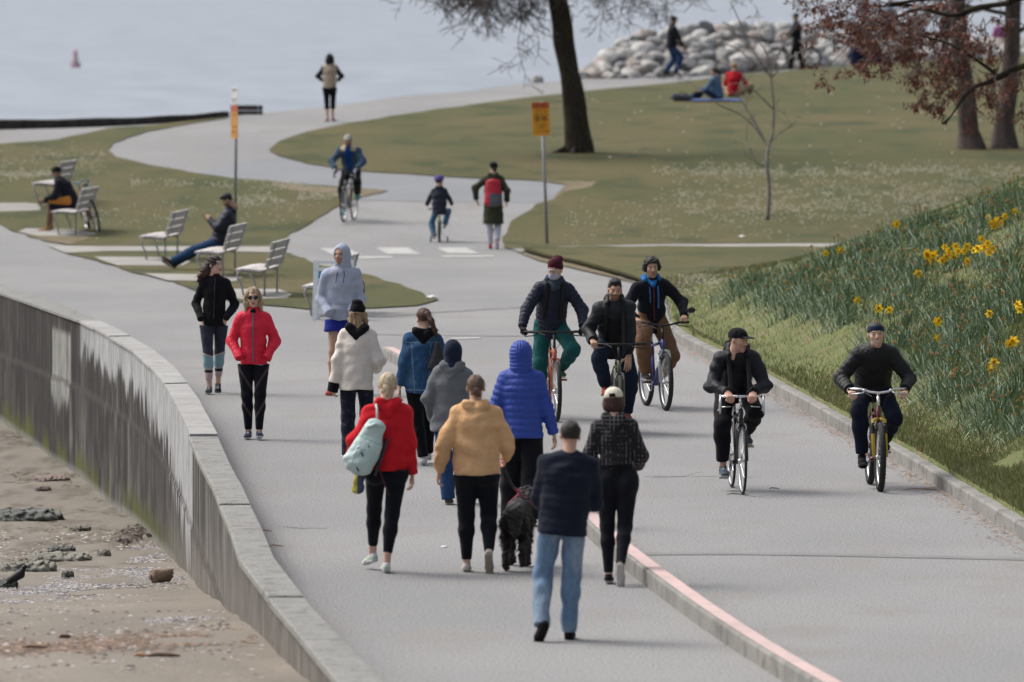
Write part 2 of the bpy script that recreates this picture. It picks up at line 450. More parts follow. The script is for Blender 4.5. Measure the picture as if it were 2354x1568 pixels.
# painted stripe on the kerb top
V = []; F = []
for i, p in enumerate(PKW):
    a = PKW[max(0, i - 1)]; b = PKW[min(len(PKW) - 1, i + 1)]
    d = (b - a); d.z = 0; d.normalize(); s = Vector((-d.y, d.x, 0)); s = s if s.x > 0 else -s
    for u in (.028, .152): V.append((p.x + s.x * u, p.y + s.y * u, .149))
for i in range(len(PKW) - 1): F.append((2 * i, 2 * i + 1, 2 * i + 3, 2 * i + 2))
tag(mesh('kerb_paint', np.array(V), F, M_pink, smooth=False), kind='structure')

# --- sea wall
SY = [40, 50, 57, 60.7, 64, 68, 72, 77, 82, 88, 98, 106, 112, 125, 150]
SZ = [.25, .1, -.05, -.17, -.42, -.63, -.9, -1.12, -1.42, -1.68, -1.9, -1.78, -1.6, -1.6, -1.7]
def sandz(x, y):
    return np.interp(y, SY, SZ) + .03 * (fbm(x * .8, y * .5, 0, 21) - .5) + .0
wall = empty('seawall', (0, 0, 0), 0, 'long curving concrete seawall with stained face and coping blocks beside the beach', 'wall')
wo = dens([Vector((p.x, p.y, 0)) for p in WO], .05)
arc = np.concatenate([[0], np.cumsum([(wo[i + 1] - wo[i]).length for i in range(len(wo) - 1)])])
X = np.array([p.x for p in wo]); Yv = np.array([p.y for p in wo])
zs = np.arange(TOP - .028, -2.6, -.045)
nz = len(zs)
A, ZZ = np.meshgrid(arc, zs, indexing='ij')
XX = np.repeat(X[:, None], nz, 1); YY = np.repeat(Yv[:, None], nz, 1)
base = np.repeat(sandz(X, Yv)[:, None], nz, 1)
hb = ZZ - base                                   # height above the sand
st = fbm(A * 2.2, ZZ * .8, 0, 31, 4); st2 = fbm(A * 8, ZZ * .9, 0, 35, 4); st3 = fbm(A * 19, ZZ * 1.1, 0, 38, 2)
near = sstep(78, 66, YY)                          # the nearer, rougher part of the wall
pale_lim = TOP - np.interp(YY, [77, 82, 90, 102], [1.35, 1.0, .62, .42]) * (.45 + 1.1 * fbm(A * 5, ZZ * .25, 0, 44, 3))
k_pale = sstep(pale_lim - .07, pale_lim + .07, ZZ) * sstep(103.3, 102.9, YY) * sstep(76.7, 77.0, YY)
dark = np.clip(.75 * sstep(.36, .50, st) + .7 * sstep(.40, .56, st2) + .3 * sstep(.4, .7, st3) - .12 + .35 * sstep(80, 92, YY) * sstep(-1.5, -.9, ZZ) + .45 * sstep(103, 108, YY), 0, 1)
lowgrey = sstep(-.2, -.5, ZZ - (-.75 + .4 * st))
c_dark = np.array((.024, .022, .023)); c_mid = np.array((.20, .19, .178)); c_pale = np.array((.52, .535, .555)); c_tan = np.array((.27, .245, .22))
Cw = c_mid * (1 - dark[..., None]) + c_dark * dark[..., None]
nearc = (np.array((.22, .215, .21)) * (1 - .8 * dark[..., None]) + c_dark * .8 * dark[..., None]) * (.5 + 1.0 * st3[..., None])
Cw = Cw * (1 - near[..., None]) + nearc * near[..., None]
streak = sstep(.6, .75, st3) * .45
Cw = Cw + streak[..., None] * (c_tan - Cw)
pk = (k_pale * (.72 + .28 * sstep(.35, .6, st2)))[..., None]
Cw = Cw * (1 - pk) + c_pale * pk
kd = (sstep(100, 106, YY) * .65 * sstep(.3, .6, st2))[..., None]
Cw = Cw * (1 - kd) + np.array((.035, .032, .033)) * kd
alg = sstep(80, 88, YY) * sstep(.62, .25, hb + .3 * st) * sstep(.38, .55, fbm(A * 1.1, ZZ * .5, 0, 61, 3))
Cw = Cw * (1 - .85 * alg[..., None]) + np.array((.10, .11, .015)) * .85 * alg[..., None]
salt = sstep(.13, .03, hb) * sstep(80, 86, YY)
Cw = Cw + salt[..., None] * .6 * (np.array((.34, .34, .32)) - Cw)
lg = (sstep(.75, .1, hb) * sstep(90, 80, YY) * .6)[..., None]
Cw = Cw * (1 - lg) + np.array((.25, .225, .20)) * lg
patch = (sstep(1.05, .95, np.abs(A - np.interp(105.2, Yv[::-1], arc[::-1]) - .2 * st)) * sstep(-1.25 + .5 * st2, -1.05 + .5 * st2, ZZ) * sstep(.16, .04, ZZ) * (.55 + .45 * sstep(.35, .55, st2)))[..., None]
Cw = Cw * (1 - patch) + np.array((.36, .37, .35)) * patch
crack = -.62 + .04 * fbm(A * 2, 0, 0, 71)
for j_ in range(5, 14):
    aj = float(np.interp(WO[j_].y, Yv[::-1], arc[::-1]))
    jt = (sstep(.045, .02, np.abs(A - aj)) * sstep(TOP - 1.2, TOP - .8, ZZ) * .6)[..., None]; Cw = Cw * (1 - jt) + np.array((.10, .09, .08)) * jt
ck = sstep(.05, .015, np.abs(ZZ - crack))[..., None]
Cw = Cw * (1 - .7 * ck) + np.array((.05, .045, .04)) * .7 * ck
ledge = .022 * sstep(crack + .015, crack - .015, ZZ)                         # the lower lift stands a little proud
nx = np.gradient(Yv); ny = -np.gradient(X); nl = np.hypot(nx, ny); nx /= nl; ny /= nl
sgn = -1 if nx.mean() > 0 else 1
XX = XX + sgn * nx[:, None] * (ledge - .02 * (hb < 9) + .012 * (st3 - .5)); YY2 = YY + sgn * ny[:, None] * ledge
Cw = Cw * .66
V = np.stack([XX, YY2, ZZ], -1).reshape(-1, 3)
I = np.arange(len(wo) - 1)[:, None] * nz + np.arange(nz - 1)[None]
F = np.stack([I, I + nz, I + nz + 1, I + 1], -1).reshape(-1, 4)
M_wall = mat('stained_concrete', attr=True, rough=.9, nscale=14, namt=.38, bump=.6, bscale=40, stretch=(1, 1, .25))
mesh('wall_face', V, F, M_wall, wall, cols=Cw.reshape(-1, 3), smooth=True)
# back of the wall below the coping
V = []; F = []
for a in WI: V += [(a.x, a.y, TOP - .1), (a.x, a.y, -.4)]
for i in range(len(WI) - 1): F.append((2 * i, 2 * i + 2, 2 * i + 3, 2 * i + 1))
mesh('wall_back', np.array(V), F, M_kerb, wall, smooth=False)
M_cop1 = ground_mat('coping_pale', (.35, .35, .345), (.30, .30, .295), 1.5, 4, (.27, .27, .26), fine=60, famt=.1)
M_cop2 = ground_mat('coping_rough', (.22, .22, .21), (.27, .27, .26), 3, 6, (.16, .16, .15), fine=60, famt=.35, bump=1)
for i in range(len(WO) - 1):
    rough = i >= 13
    sub = 4
    zt = TOP + (0 if not rough else -.015) + (.012 if i % 3 == 0 and i >= 5 else 0)
    g = .012 if i >= 5 else .0
    V = []; F = []
    d = (WO[i + 1] - WO[i]).normalized() * g
    for q in range(2):
        o_ = (WO[i] + d) if q == 0 else (WO[i + 1] - d); n_ = (WI[i] + d) if q == 0 else (WI[i + 1] - d)
        lat = (o_ - n_).normalized() * (.014 if rough else .004); th_k = .06 if rough else .035
        for (p, zz) in ((o_ + lat, zt - th_k), (o_ + lat, zt - .012), (o_ + lat * .2, zt), (n_, zt), (n_, zt - .17)):
            V.append((p.x, p.y, zz))
    for k in range(5):
        l = (k + 1) % 5; F.append((k, l, 5 + l, 5 + k))
    F += [(4, 3, 2, 1, 0), (5, 6, 7, 8, 9)]
    mesh('coping_block', np.array(V), F, M_cop2 if (rough or i < 5) else M_cop1, wall, smooth=False)

# --- beach
gx = np.concatenate([np.linspace(-30, -12, 14)[:-1], np.arange(-12, .8, .12)]); gyy = np.arange(42, 128, .16)
XX, YY = np.meshgrid(gx, gyy)
zz = sandz(XX, YY) + .085 * (fbm(XX * 2.2, YY * .9, 0, 81, 4) - .5) + .03 * np.abs(fbm(XX * .8 + .3 * YY, YY * 2.4, 0, 84, 3) - .5) * sstep(60, 80, YY)
V = np.stack([XX, YY, zz], -1).reshape(-1, 3)
n = len(gx); I = np.arange(len(gyy) - 1)[:, None] * n + np.arange(n - 1)[None]
F = np.stack([I, I + 1, I + n + 1, I + n], -1).reshape(-1, 4)
wxl = np.interp(V[:, 1], [p.y for p in reversed(mid)], [p.x for p in reversed(mid)])
F = F[(V[F][:, :, 0] < wxl[F] + .05).all(1)]
cs = fbm(V[:, 0] * 1.2, V[:, 1] * .6, 0, 91, 3); c2 = fbm(V[:, 0] * 5, V[:, 1] * 1.2, 0, 95, 3)
Cs = np.array((.25, .215, .18)) * (.8 + .4 * cs[:, None])
wet = (sstep(74, 90, V[:, 1]) * .35)[:, None]
Cs = Cs * (1 - wet) + np.array((.20, .18, .16)) * wet
drk = (sstep(.54, .66, c2) * sstep(70, 82, V[:, 1]) * .55)[:, None]
Cs = Cs * (1 - drk) + np.array((.10, .08, .06)) * drk
Cs *= np.array((.80, .83, .83))
M_beach = mat('beach_sand', attr=True, rough=.95, nscale=35, namt=.16, bump=.6, bscale=30)
tag(mesh('beach', V, F, M_beach, cols=Cs), kind='structure')

# --- sea
m = bpy.data.materials.new('sea_water'); m.use_nodes = True
t = m.node_tree; b = t.nodes['Principled BSDF']; N = t.nodes.new; L = t.links.new
b.inputs['Base Color'].default_value = (.20, .25, .30, 1); b.inputs['Roughness'].default_value = .32; b.inputs['IOR'].default_value = 1.33
b.inputs['Specular IOR Level'].default_value = .5
tc = N('ShaderNodeTexCoord'); mp = N('ShaderNodeMapping'); mp.inputs['Scale'].default_value = (.22, .05, 1); L(tc.outputs['Object'], mp.inputs['Vector'])
n1 = N('ShaderNodeTexNoise'); n1.inputs['Scale'].default_value = 1.0; n1.inputs['Detail'].default_value = 6; L(mp.outputs[0], n1.inputs['Vector'])
mp2 = N('ShaderNodeMapping'); mp2.inputs['Scale'].default_value = (1.2, .5, 1); L(tc.outputs['Object'], mp2.inputs['Vector'])
n2 = N('ShaderNodeTexNoise'); n2.inputs['Scale'].default_value = 1.2; n2.inputs['Detail'].default_value = 5; L(mp2.outputs[0], n2.inputs['Vector'])
bp = N('ShaderNodeBump'); bp.inputs['Strength'].default_value = .55; bp.inputs['Distance'].default_value = .25; L(n2.outputs['Fac'], bp.inputs['Height']); L(bp.outputs[0], b.inputs['Normal'])
rp = N('ShaderNodeValToRGB'); rp.color_ramp.elements[0].position = .36; rp.color_ramp.elements[1].position = .64
rp.color_ramp.elements[0].color = (.215, .25, .30, 1); rp.color_ramp.elements[1].color = (.285, .32, .375, 1)
L(n1.outputs['Fac'], rp.inputs['Fac']); L(rp.outputs[0], b.inputs['Base Color'])
V = []; ysw = [100, 140, 180, 250, 350, 500, 800, 1500, 3000, 9000]
for y in ysw:
    for x in (-3000, -600, -100, 0, 100, 600, 3000): V.append((x, y, -2.7))
F = [(j * 7 + i, j * 7 + i + 1, (j + 1) * 7 + i + 1, (j + 1) * 7 + i) for j in range(len(ysw) - 1) for i in range(6)]
tag(mesh('sea', np.array(V), F, m, smooth=False), kind='structure')
# shore slope from the far path edge down to the water
fe = [gflat(*p) for p in far_edge] + [gflat(*p) for p in FAR2]
V = []; F = []
for i, p in enumerate(fe):
    z = float(G(p.y)); V += [(p.x, p.y - .02, z), (p.x - .1, p.y + .3, z - .35), (p.x - 3, p.y + 9, -2.9)]
for i in range(len(fe) - 1):
    for j in (0, 1): F.append((3 * i + j, 3 * i + j + 1, 3 * i + j + 4, 3 * i + j + 3))
tag(mesh('shore', np.array(V), F, M_kerb), kind='structure')

# low dark wall by the water, far left
lw = empty('low_wall', (0, 0, 0), 0, 'low dark weathered wall along the water at the far left', 'wall')
pl = dens([gflat(-250, 307), gflat(0, 298), gflat(180, 293), gflat(300, 288), gflat(420, 280), gflat(525, 269)], .5)
for q in range(0, len(pl) - 1, 5):
    seg_ = pl[q:q + 6]; mb = MB(); V = []; F = []
    for i, p in enumerate(seg_):
        t_ = (q + i) / len(pl); h = .26 - .13 * t_ + .01 * math.sin((q + i) * 1.3)
        for dy, zz in ((0, -.05), (0, h - .03), (.05, h), (.4, h), (.45, -.05)): V.append((p.x, p.y + dy, p.z + zz))
    for i in range(len(seg_) - 1):
        for j in range(4): F.append((i * 5 + j, i * 5 + j + 1, i * 5 + j + 6, i * 5 + j + 5))
    F += [tuple(range(5)), tuple((len(seg_) - 1) * 5 + j for j in range(5))]
    mesh('wall_section', np.array(V), F, mat('dark_timber', (.045, .040, .037), .9, nscale=6, namt=.5, bump=.7, bscale=12), lw, smooth=False)
# ================================================================ IMPLICIT SHAPES (bodies, clothes, dog, boulders ...)
def surfnet(F, lo, res):
    S = F < 0
    n = np.zeros(tuple(d - 1 for d in F.shape), np.int8)
    for a in (0, 1):
        for b in (0, 1):
            for d in (0, 1):
                n += S[a:F.shape[0] - 1 + a, b:F.shape[1] - 1 + b, d:F.shape[2] - 1 + d]
    act = (n > 0) & (n < 8)
    I = np.argwhere(act)
    idx = np.full(n.shape, -1, np.int64); idx[act] = np.arange(len(I))
    acc = np.zeros((len(I), 3)); cnt = np.zeros(len(I))
    cs = [(a, b, d) for a in (0, 1) for b in (0, 1) for d in (0, 1)]
    val = {q: F[I[:, 0] + q[0], I[:, 1] + q[1], I[:, 2] + q[2]] for q in cs}
    for q in cs:
        for ax in range(3):
            if q[ax]: continue
            r = list(q); r[ax] = 1; r = tuple(r)
            fa, fb = val[q], val[r]; m = (fa < 0) != (fb < 0)
            t = fa[m] / (fa[m] - fb[m])
            p = np.tile(np.array(q, float), (m.sum(), 1)); p[:, ax] = t
            acc[m] += p; cnt[m] += 1
    V = (I + acc / cnt[:, None]) * res + np.array(lo)
    Fs = []
    for ax in range(3):
        sa = [slice(None)] * 3; sb = [slice(None)] * 3
        sa[ax] = slice(0, -1); sb[ax] = slice(1, None)
        d = S[tuple(sa)] != S[tuple(sb)]
        E = np.argwhere(d)
        u, v = (ax + 1) % 3, (ax + 2) % 3
        ok = (E[:, u] > 0) & (E[:, v] > 0) & (E[:, u] < n.shape[u]) & (E[:, v] < n.shape[v]); E = E[ok]
        if not len(E): continue
        q = []
        for du, dv in ((1, 1), (0, 1), (0, 0), (1, 0)):
            G_ = E.copy(); G_[:, u] -= du; G_[:, v] -= dv
            q.append(idx[G_[:, 0], G_[:, 1], G_[:, 2]])
        q = np.stack(q, 1)
        flip = ~S[E[:, 0], E[:, 1], E[:, 2]]
        q[flip] = q[flip][:, ::-1]
        Fs.append(q)
    return V, np.concatenate(Fs) if Fs else np.zeros((0, 4), int)

class SDF:
    """list of primitives combined with smooth unions / cuts and turned into a mesh"""
    def __init__(s): s.p = []
    def seg(s, A, B, ra, rb, side=None, k=.02, quilt=None, capA=False, capB=False, op='u'):
        A = np.array(A, float); B = np.array(B, float)
        ra = ra if isinstance(ra, (tuple, list)) else (ra, ra); rb = rb if isinstance(rb, (tuple, list)) else (rb, rb)
        v = B - A; L = max(np.linalg.norm(v), 1e-5); v = v / L
        sd_ = np.array(side, float) if side is not None else (np.array((1., 0, 0)) if abs(v[0]) < .9 else np.array((0, 1., 0)))
        sd_ = sd_ - v * sd_.dot(v); sd_ /= max(np.linalg.norm(sd_), 1e-6); fr = np.cross(v, sd_)
        m = max(ra + rb) + .02
        lo = np.minimum(A, B) - m; hi = np.maximum(A, B) + m
        def fn(X, Y, Z_):
            dx, dy, dz = X - A[0], Y - A[1], Z_ - A[2]
            q = dx * v[0] + dy * v[1] + dz * v[2]
            t = np.clip(q / L, 0, 1)
            u = dx * sd_[0] + dy * sd_[1] + dz * sd_[2]
            w_ = dx * fr[0] + dy * fr[1] + dz * fr[2]
            qv = q - t * L
            a = ra[0] + (rb[0] - ra[0]) * t; b = ra[1] + (rb[1] - ra[1]) * t
            mm = np.minimum(a, b)
            e = np.sqrt((u / a) ** 2 + (w_ / b) ** 2 + (qv / mm) ** 2) + 1e-6
            ln = np.sqrt(u * u + w_ * w_ + qv * qv)
            d = (e - 1) * np.maximum(ln / e, mm * .5)
            if quilt:
                amp, pitch, ph = quilt
                d = d - amp * (np.abs(np.sin(np.pi * (q + ph) / pitch)) ** .6 - .6)
            if capB: d = np.maximum(d, q - L)
            if capA: d = np.maximum(d, -q)
            return d
        s.p.append((fn, lo, hi, k, op)); return s
    def ell(s, c_, r, k=.02, op='u', rot=None):
        c_ = np.array(c_, float); r = np.array(r, float)
        m = r.max() + .03
        M = np.array(rot) if rot is not None else None
        def fn(X, Y, Z_):
            dx, dy, dz = X - c_[0], Y - c_[1], Z_ - c_[2]
            if M is not None:
                dx, dy, dz = (M[0][0] * dx + M[1][0] * dy + M[2][0] * dz, M[0][1] * dx + M[1][1] * dy + M[2][1] * dz, M[0][2] * dx + M[1][2] * dy + M[2][2] * dz)
            e = np.sqrt((dx / r[0]) ** 2 + (dy / r[1]) ** 2 + (dz / r[2]) ** 2) + 1e-6
            ln = np.sqrt(dx * dx + dy * dy + dz * dz)
            return (e - 1) * np.maximum(ln / e, r.min() * .5)
        s.p.append((fn, c_ - m, c_ + m, k, op)); return s
    def cut(s, fn):           # keep where fn < 0 (everywhere)
        s.p.append((fn, None, None, 0, 'max')); return s
    def warp(s, fn):          # add displacement
        s.p.append((fn, None, None, 0, 'add')); return s
    def mesh(s, res):
        lo = np.min([p[1] for p in s.p if p[1] is not None and p[4] == 'u'], 0) - .02
        hi = np.max([p[2] for p in s.p if p[1] is not None and p[4] == 'u'], 0) + .02
        n = np.ceil((hi - lo) / res).astype(int) + 2
        ax = [lo[i] + np.arange(n[i]) * res for i in range(3)]
        F = np.full(tuple(n), .5, np.float64)
        for fn, a, b, k, op in s.p:
            if a is None: sl = [slice(None)] * 3
            else:
                i0 = np.clip(np.floor((a - k - lo) / res).astype(int), 0, n - 1); i1 = np.clip(np.ceil((b + k - lo) / res).astype(int) + 1, 1, n)
                if (i1 <= i0).any(): continue
                sl = [slice(i0[i], i1[i]) for i in range(3)]
            X = ax[0][sl[0]][:, None, None]; Y = ax[1][sl[1]][None, :, None]; Z_ = ax[2][sl[2]][None, None, :]
            d = fn(X, Y, Z_); S_ = tuple(sl)
            if op == 'u':
                f = F[S_]; h = np.clip(.5 + .5 * (f - d) / k, 0, 1)
                F[S_] = f + (d - f) * h - k * h * (1 - h)
            elif op == 'max': F[S_] = np.maximum(F[S_], d)
            elif op == 'add': F[S_] = F[S_] + d
            elif op == 's':
                f = F[S_]; d = -d; h = np.clip(.5 - .5 * (f - d) / k, 0, 1)
                F[S_] = f + (d - f) * h + k * h * (1 - h)
        F[0] = F[-1] = 1; F[:, 0] = F[:, -1] = 1; F[:, :, 0] = F[:, :, -1] = 1
        return surfnet(F, lo, res)
def folds(amp, sx=14, sz=9, seed=0):
    a, b, d = [(seed * 1.7 + q * 2.1) % 6.28 for q in range(3)]
    return lambda X, Y, Z_: amp * (np.sin(sx * X + 5 * np.sin(sz * Z_ + a) * .35 + b) * np.sin(sz * Z_ * 1.3 + 7 * Y + 4 * X + d) + .6 * np.sin(sz * 2.3 * Z_ + 11 * X - 9 * Y + a) + .75 * np.sin(sz * 3.9 * Z_ - 26 * X + 17 * Y + 3 * np.sin(9 * X + 7 * Z_ + b) + d) * np.maximum(0, np.sin(6 * Z_ + 9 * X + a)))

# ---------------------------------------------------------------- head, hands, hair, hats, shoes (local frames, cached)
def head_sdf():
    s = SDF()
    s.ell((0, -.014, .032), (.073, .092, .083), .02).ell((0, .022, -.03), (.057, .062, .075), .03)
    s.ell((0, .030, -.078), (.044, .048, .032), .02).ell((0, .062, -.098), (.018, .018, .016), .015)
    s.seg((0, .078, .010), (0, .101, -.024), .008, .0125, k=.01).seg((-.012, .088, -.028), (.012, .088, -.028), .008, .008, k=.008)
    s.seg((-.032, .074, .026), (.032, .074, .026), .012, .012, k=.014)
    for q in (-1, 1):
        s.ell((q * .035, .050, -.022), (.022, .022, .022), .02)
        s.ell((q * .033, .097, .006), (.017, .016, .011), .008, 's')
        s.ell((q * .031, .071, .006), (.0135, .0135, .0125), .003)
        s.ell((q * .075, -.010, -.006), (.010, .020, .030), .006)
    s.seg((-.020, .078, -.0575), (.020, .078, -.0575), .0075, .0075, k=.004).seg((-.016, .077, -.069), (.016, .077, -.069), .0075, .0075, k=.004)
    s.seg((0, -.02, -.06), (0, -.045, -.17), .052, .056, k=.03)
    return s.mesh(.0052)
HEAD = head_sdf()
def head_cols(V, skin, brow=(.02, .014, .010), beard=None, lip=None, smile=False):
    C_ = np.tile(np.array(skin), (len(V), 1))
    x, y, z = V.T; ax = np.abs(x); f = y > .05
    C_ *= (1 + .10 * (fbm(x * 40, y * 40, z * 40, 3) - .5))[:, None]
    ck = (sstep(.03, .0, np.abs(z + .025)) * sstep(.025, .0, np.abs(ax - .04)) * f * .35)[:, None]
    C_ = C_ * (1 - ck) + np.array((skin[0] * 1.05, skin[1] * .75, skin[2] * .72)) * ck
    if beard:
        b = (sstep(-.030, -.050, z - .35 * np.maximum(0, ax - .03)) * sstep(-.01, .02, y) * sstep(-.125, -.112, z))
        must = sstep(.010, .004, np.abs(z + .045)) * (ax < .026) * f
        b = np.clip(np.maximum(b, must) * beard[1], 0, 1)[:, None]
        C_ = C_ * (1 - b) + np.array(beard[0]) * b
    m = ((np.abs(z + .0575) < .0062) & (ax < .023) & f) | ((np.abs(z + .0685) < .0065) & (ax < .019) & f)
    C_[m] = lip if lip else (skin[0] * .75, skin[1] * .42, skin[2] * .42)
    if smile: C_[(np.abs(z + .063 - .18 * (ax - .01)) < .0042) & (ax < .021) & f] = (.7, .68, .62)
    else: C_[(np.abs(z + .0632) < .0018) & (ax < .020) & f] = (skin[0] * .25, skin[1] * .12, skin[2] * .12)
    m = (np.abs(z - .0275 - .12 * (.03 - ax) * (ax > .03)) < .0045) & (ax > .012) & (ax < .047) & f
    C_[m] = brow
    ex = ((ax - .032) / .0155) ** 2 + ((z - .005) / .0068) ** 2
    C_[(ex < 1) & f] = (.50, .46, .44)
    C_[(ex > .62) & (ex < 1.25) & (z > .005) & f] = (.02, .014, .01)
    C_[(np.abs(ax - .032) < .0062) & (np.abs(z - .006) < .0062) & f] = (.02, .013, .009)
    return C_
_hc = {}
def hand_mesh(pose):
    if pose in _hc: return _hc[pose]
    s = SDF()
    s.seg((0, .0, .03), (0, .002, -.02), (.030, .021), (.034, .017), side=(0, 1, 0), k=.012)
    s.seg((0, .004, -.015), (0, .002, -.080), (.036, .015), (.040, .0135), side=(0, 1, 0), k=.012)
    curl = {'relaxed': (18, 32, 28), 'grip': (62, 78, 50), 'flat': (6, 8, 6)}[pose]
    for yb, l1, ln, dc in ((.030, .040, 1.0, 0), (.0105, .044, 1.08, 4), (-.0095, .041, 1.0, 8), (-.028, .033, .85, 12)):
        p = np.array((0, yb, -.084)); a = 0; r = .0093
        sp = yb * (3.0 if pose == 'flat' else 1.4)
        for q, (cu, l) in enumerate(zip(curl, (l1, l1 * .66, l1 * .5))):
            a += R(cu + (dc if pose == 'relaxed' else 0))
            d = np.array((-math.sin(a), math.sin(sp), -math.cos(a)))
            p2 = p + d * l * ln * .98
            s.seg(p, p2, r, r * .9, k=.004); p = p2; r *= .9
    th = {'relaxed': [(-.008, .030, -.028), (-.020, .052, -.058), (-.026, .056, -.086), (-.030, .052, -.106)],
          'grip': [(-.010, .030, -.030), (-.028, .046, -.055), (-.046, .040, -.078), (-.056, .022, -.088)],
          'flat': [(-.004, .032, -.028), (-.010, .062, -.050), (-.012, .078, -.074), (-.012, .084, -.094)]}[pose]
    for q, r in zip(range(3), (.0135, .0115, .0098)): s.seg(th[q], th[q + 1], r, r * .9, k=.008)
    _hc[pose] = s.mesh(.0048)
    return _hc[pose]
def face_cut(dep=.0, up=.055, wx=.060):
    return dict(c_=(0, .105 + dep, -.022), r=(wx, .085, up + .03))
def strands(amp, f=55):
    return lambda X, Y, Z_: amp * np.sin(f * X * 2 + 3 * np.sin(Z_ * 22) + 2 * np.sin(Y * 30)) + amp * .8 * np.sin(f * 1.3 * Y + 17 * Z_ + 3 * np.sin(X * 40))
def hairline(X, Y, Z_):
    return np.interp(Y, [-.13, -.075, -.03, 0, .035, .065, .10], [-.100, -.088, -.035, .012, .030, .058, .066]) - Z_ + 0 * X
def hair_mesh(style, seed=0):
    key = (style, seed)
    if key in _hc: return _hc[key]
    s = SDF()
    if style == 'short':
        s.ell((0, -.018, .040), (.081, .097, .087), .02); s.cut(hairline); s.warp(strands(.0016))
    elif style == 'quiff':
        s.ell((0, -.018, .040), (.079, .096, .090), .02).ell((0, .035, .100), (.055, .050, .030), .03); s.cut(hairline); s.warp(strands(.003, 40))
    elif style == 'curly':
        s.ell((0, -.018, .045), (.096, .105, .088), .02)
        for q in (-1, 1): s.ell((q * .085, -.012, .005), (.026, .045, .050), .02)
        s.ell((0, -.08, -.03), (.075, .05, .06), .03)
        s.cut(lambda X, Y, Z_: np.interp(Y, [-.13, -.02, .02, .05, .1], [-.15, -.15, -.03, .052, .062]) - Z_ + 0 * X)
        s.warp(lambda X, Y, Z_: .010 * np.sin(75 * X + 2 * np.sin(60 * Z_)) * np.sin(70 * Y + 1) * np.sin(66 * Z_ + 2))
    elif style in ('tail', 'bun'):
        s.ell((0, -.018, .036), (.079, .097, .084), .02)
        s.cut(lambda X, Y, Z_: np.interp(Y, [-.13, -.075, -.03, 0, .035, .065, .10], [-.085, -.07, -.04, .004, .030, .058, .066]) - Z_ + 0 * X)
        if style == 'tail':
            s.ell((0, -.105, .045), (.024, .026, .026), .015)
            s.seg((0, -.115, .045), (.015, -.155, -.03), .026, .032, k=.02).seg((.015, -.155, -.03), (.05, -.15, -.14), .032, .028, k=.02).seg((.05, -.15, -.14), (.095, -.12, -.25), .028, .008, k=.02)
        else:
            s.ell((0, -.112, -.022), (.036, .026, .030), .01).seg((-.03, -.10, -.050), (.03, -.105, -.062), .018, .016, k=.012)
        s.warp(strands(.0022))
    elif style == 'bob':
        s.ell((0, -.022, .030), (.090, .102, .090), .02).ell((0, -.030, -.045), (.098, .085, .085), .04)
        s.ell(**dict(c_=(0, .10, -.03), r=(.062, .085, .10)), k=.01, op='s')
        s.cut(lambda X, Y, Z_: (-.118 - Z_) + 0 * X + 0 * Y); s.warp(strands(.003))
    elif style == 'long':
        s.ell((0, -.020, .036), (.086, .102, .088), .02)
        for q in (-1, 1):
            s.seg((q * .070, -.005, .02), (q * .088, .012, -.07), .030, .030, k=.02).seg((q * .088, .012, -.07), (q * .092, .045, -.155), .030, .012, k=.02)
        s.seg((0, -.05, -.02), (0, -.075, -.15), (.085, .045), (.085, .03), k=.03)
        s.ell(**dict(c_=(0, .105, -.022), r=(.060, .085, .088)), k=.012, op='s'); s.warp(strands(.005, 45))
    elif style == 'flow':       # long loose curls blown to one side
        s.ell((0, -.020, .036), (.087, .103, .090), .02)
        s.seg((0, -.06, .0), (.03, -.12, -.09), (.085, .06), (.090, .07), k=.04).seg((.03, -.12, -.09), (.07, -.15, -.20), (.085, .065), (.055, .04), k=.04)
        s.seg((.04, -.11, -.05), (.14, -.14, -.14), .05, .03, k=.03).seg((-.06, -.03, -.03), (-.05, -.06, -.15), .04, .025, k=.03)
        s.seg((.10, -.15, -.12), (.16, -.16, -.21), .025, .012, k=.02)
        s.ell(**dict(c_=(0, .100, -.022), r=(.062, .092, .088)), k=.012, op='s')
        s.warp(lambda X, Y, Z_: .009 * np.sin(60 * X + 3 * np.sin(45 * Z_)) * np.sin(52 * Z_ + 30 * Y))
    _hc[key] = s.mesh(.0055)
    return _hc[key]
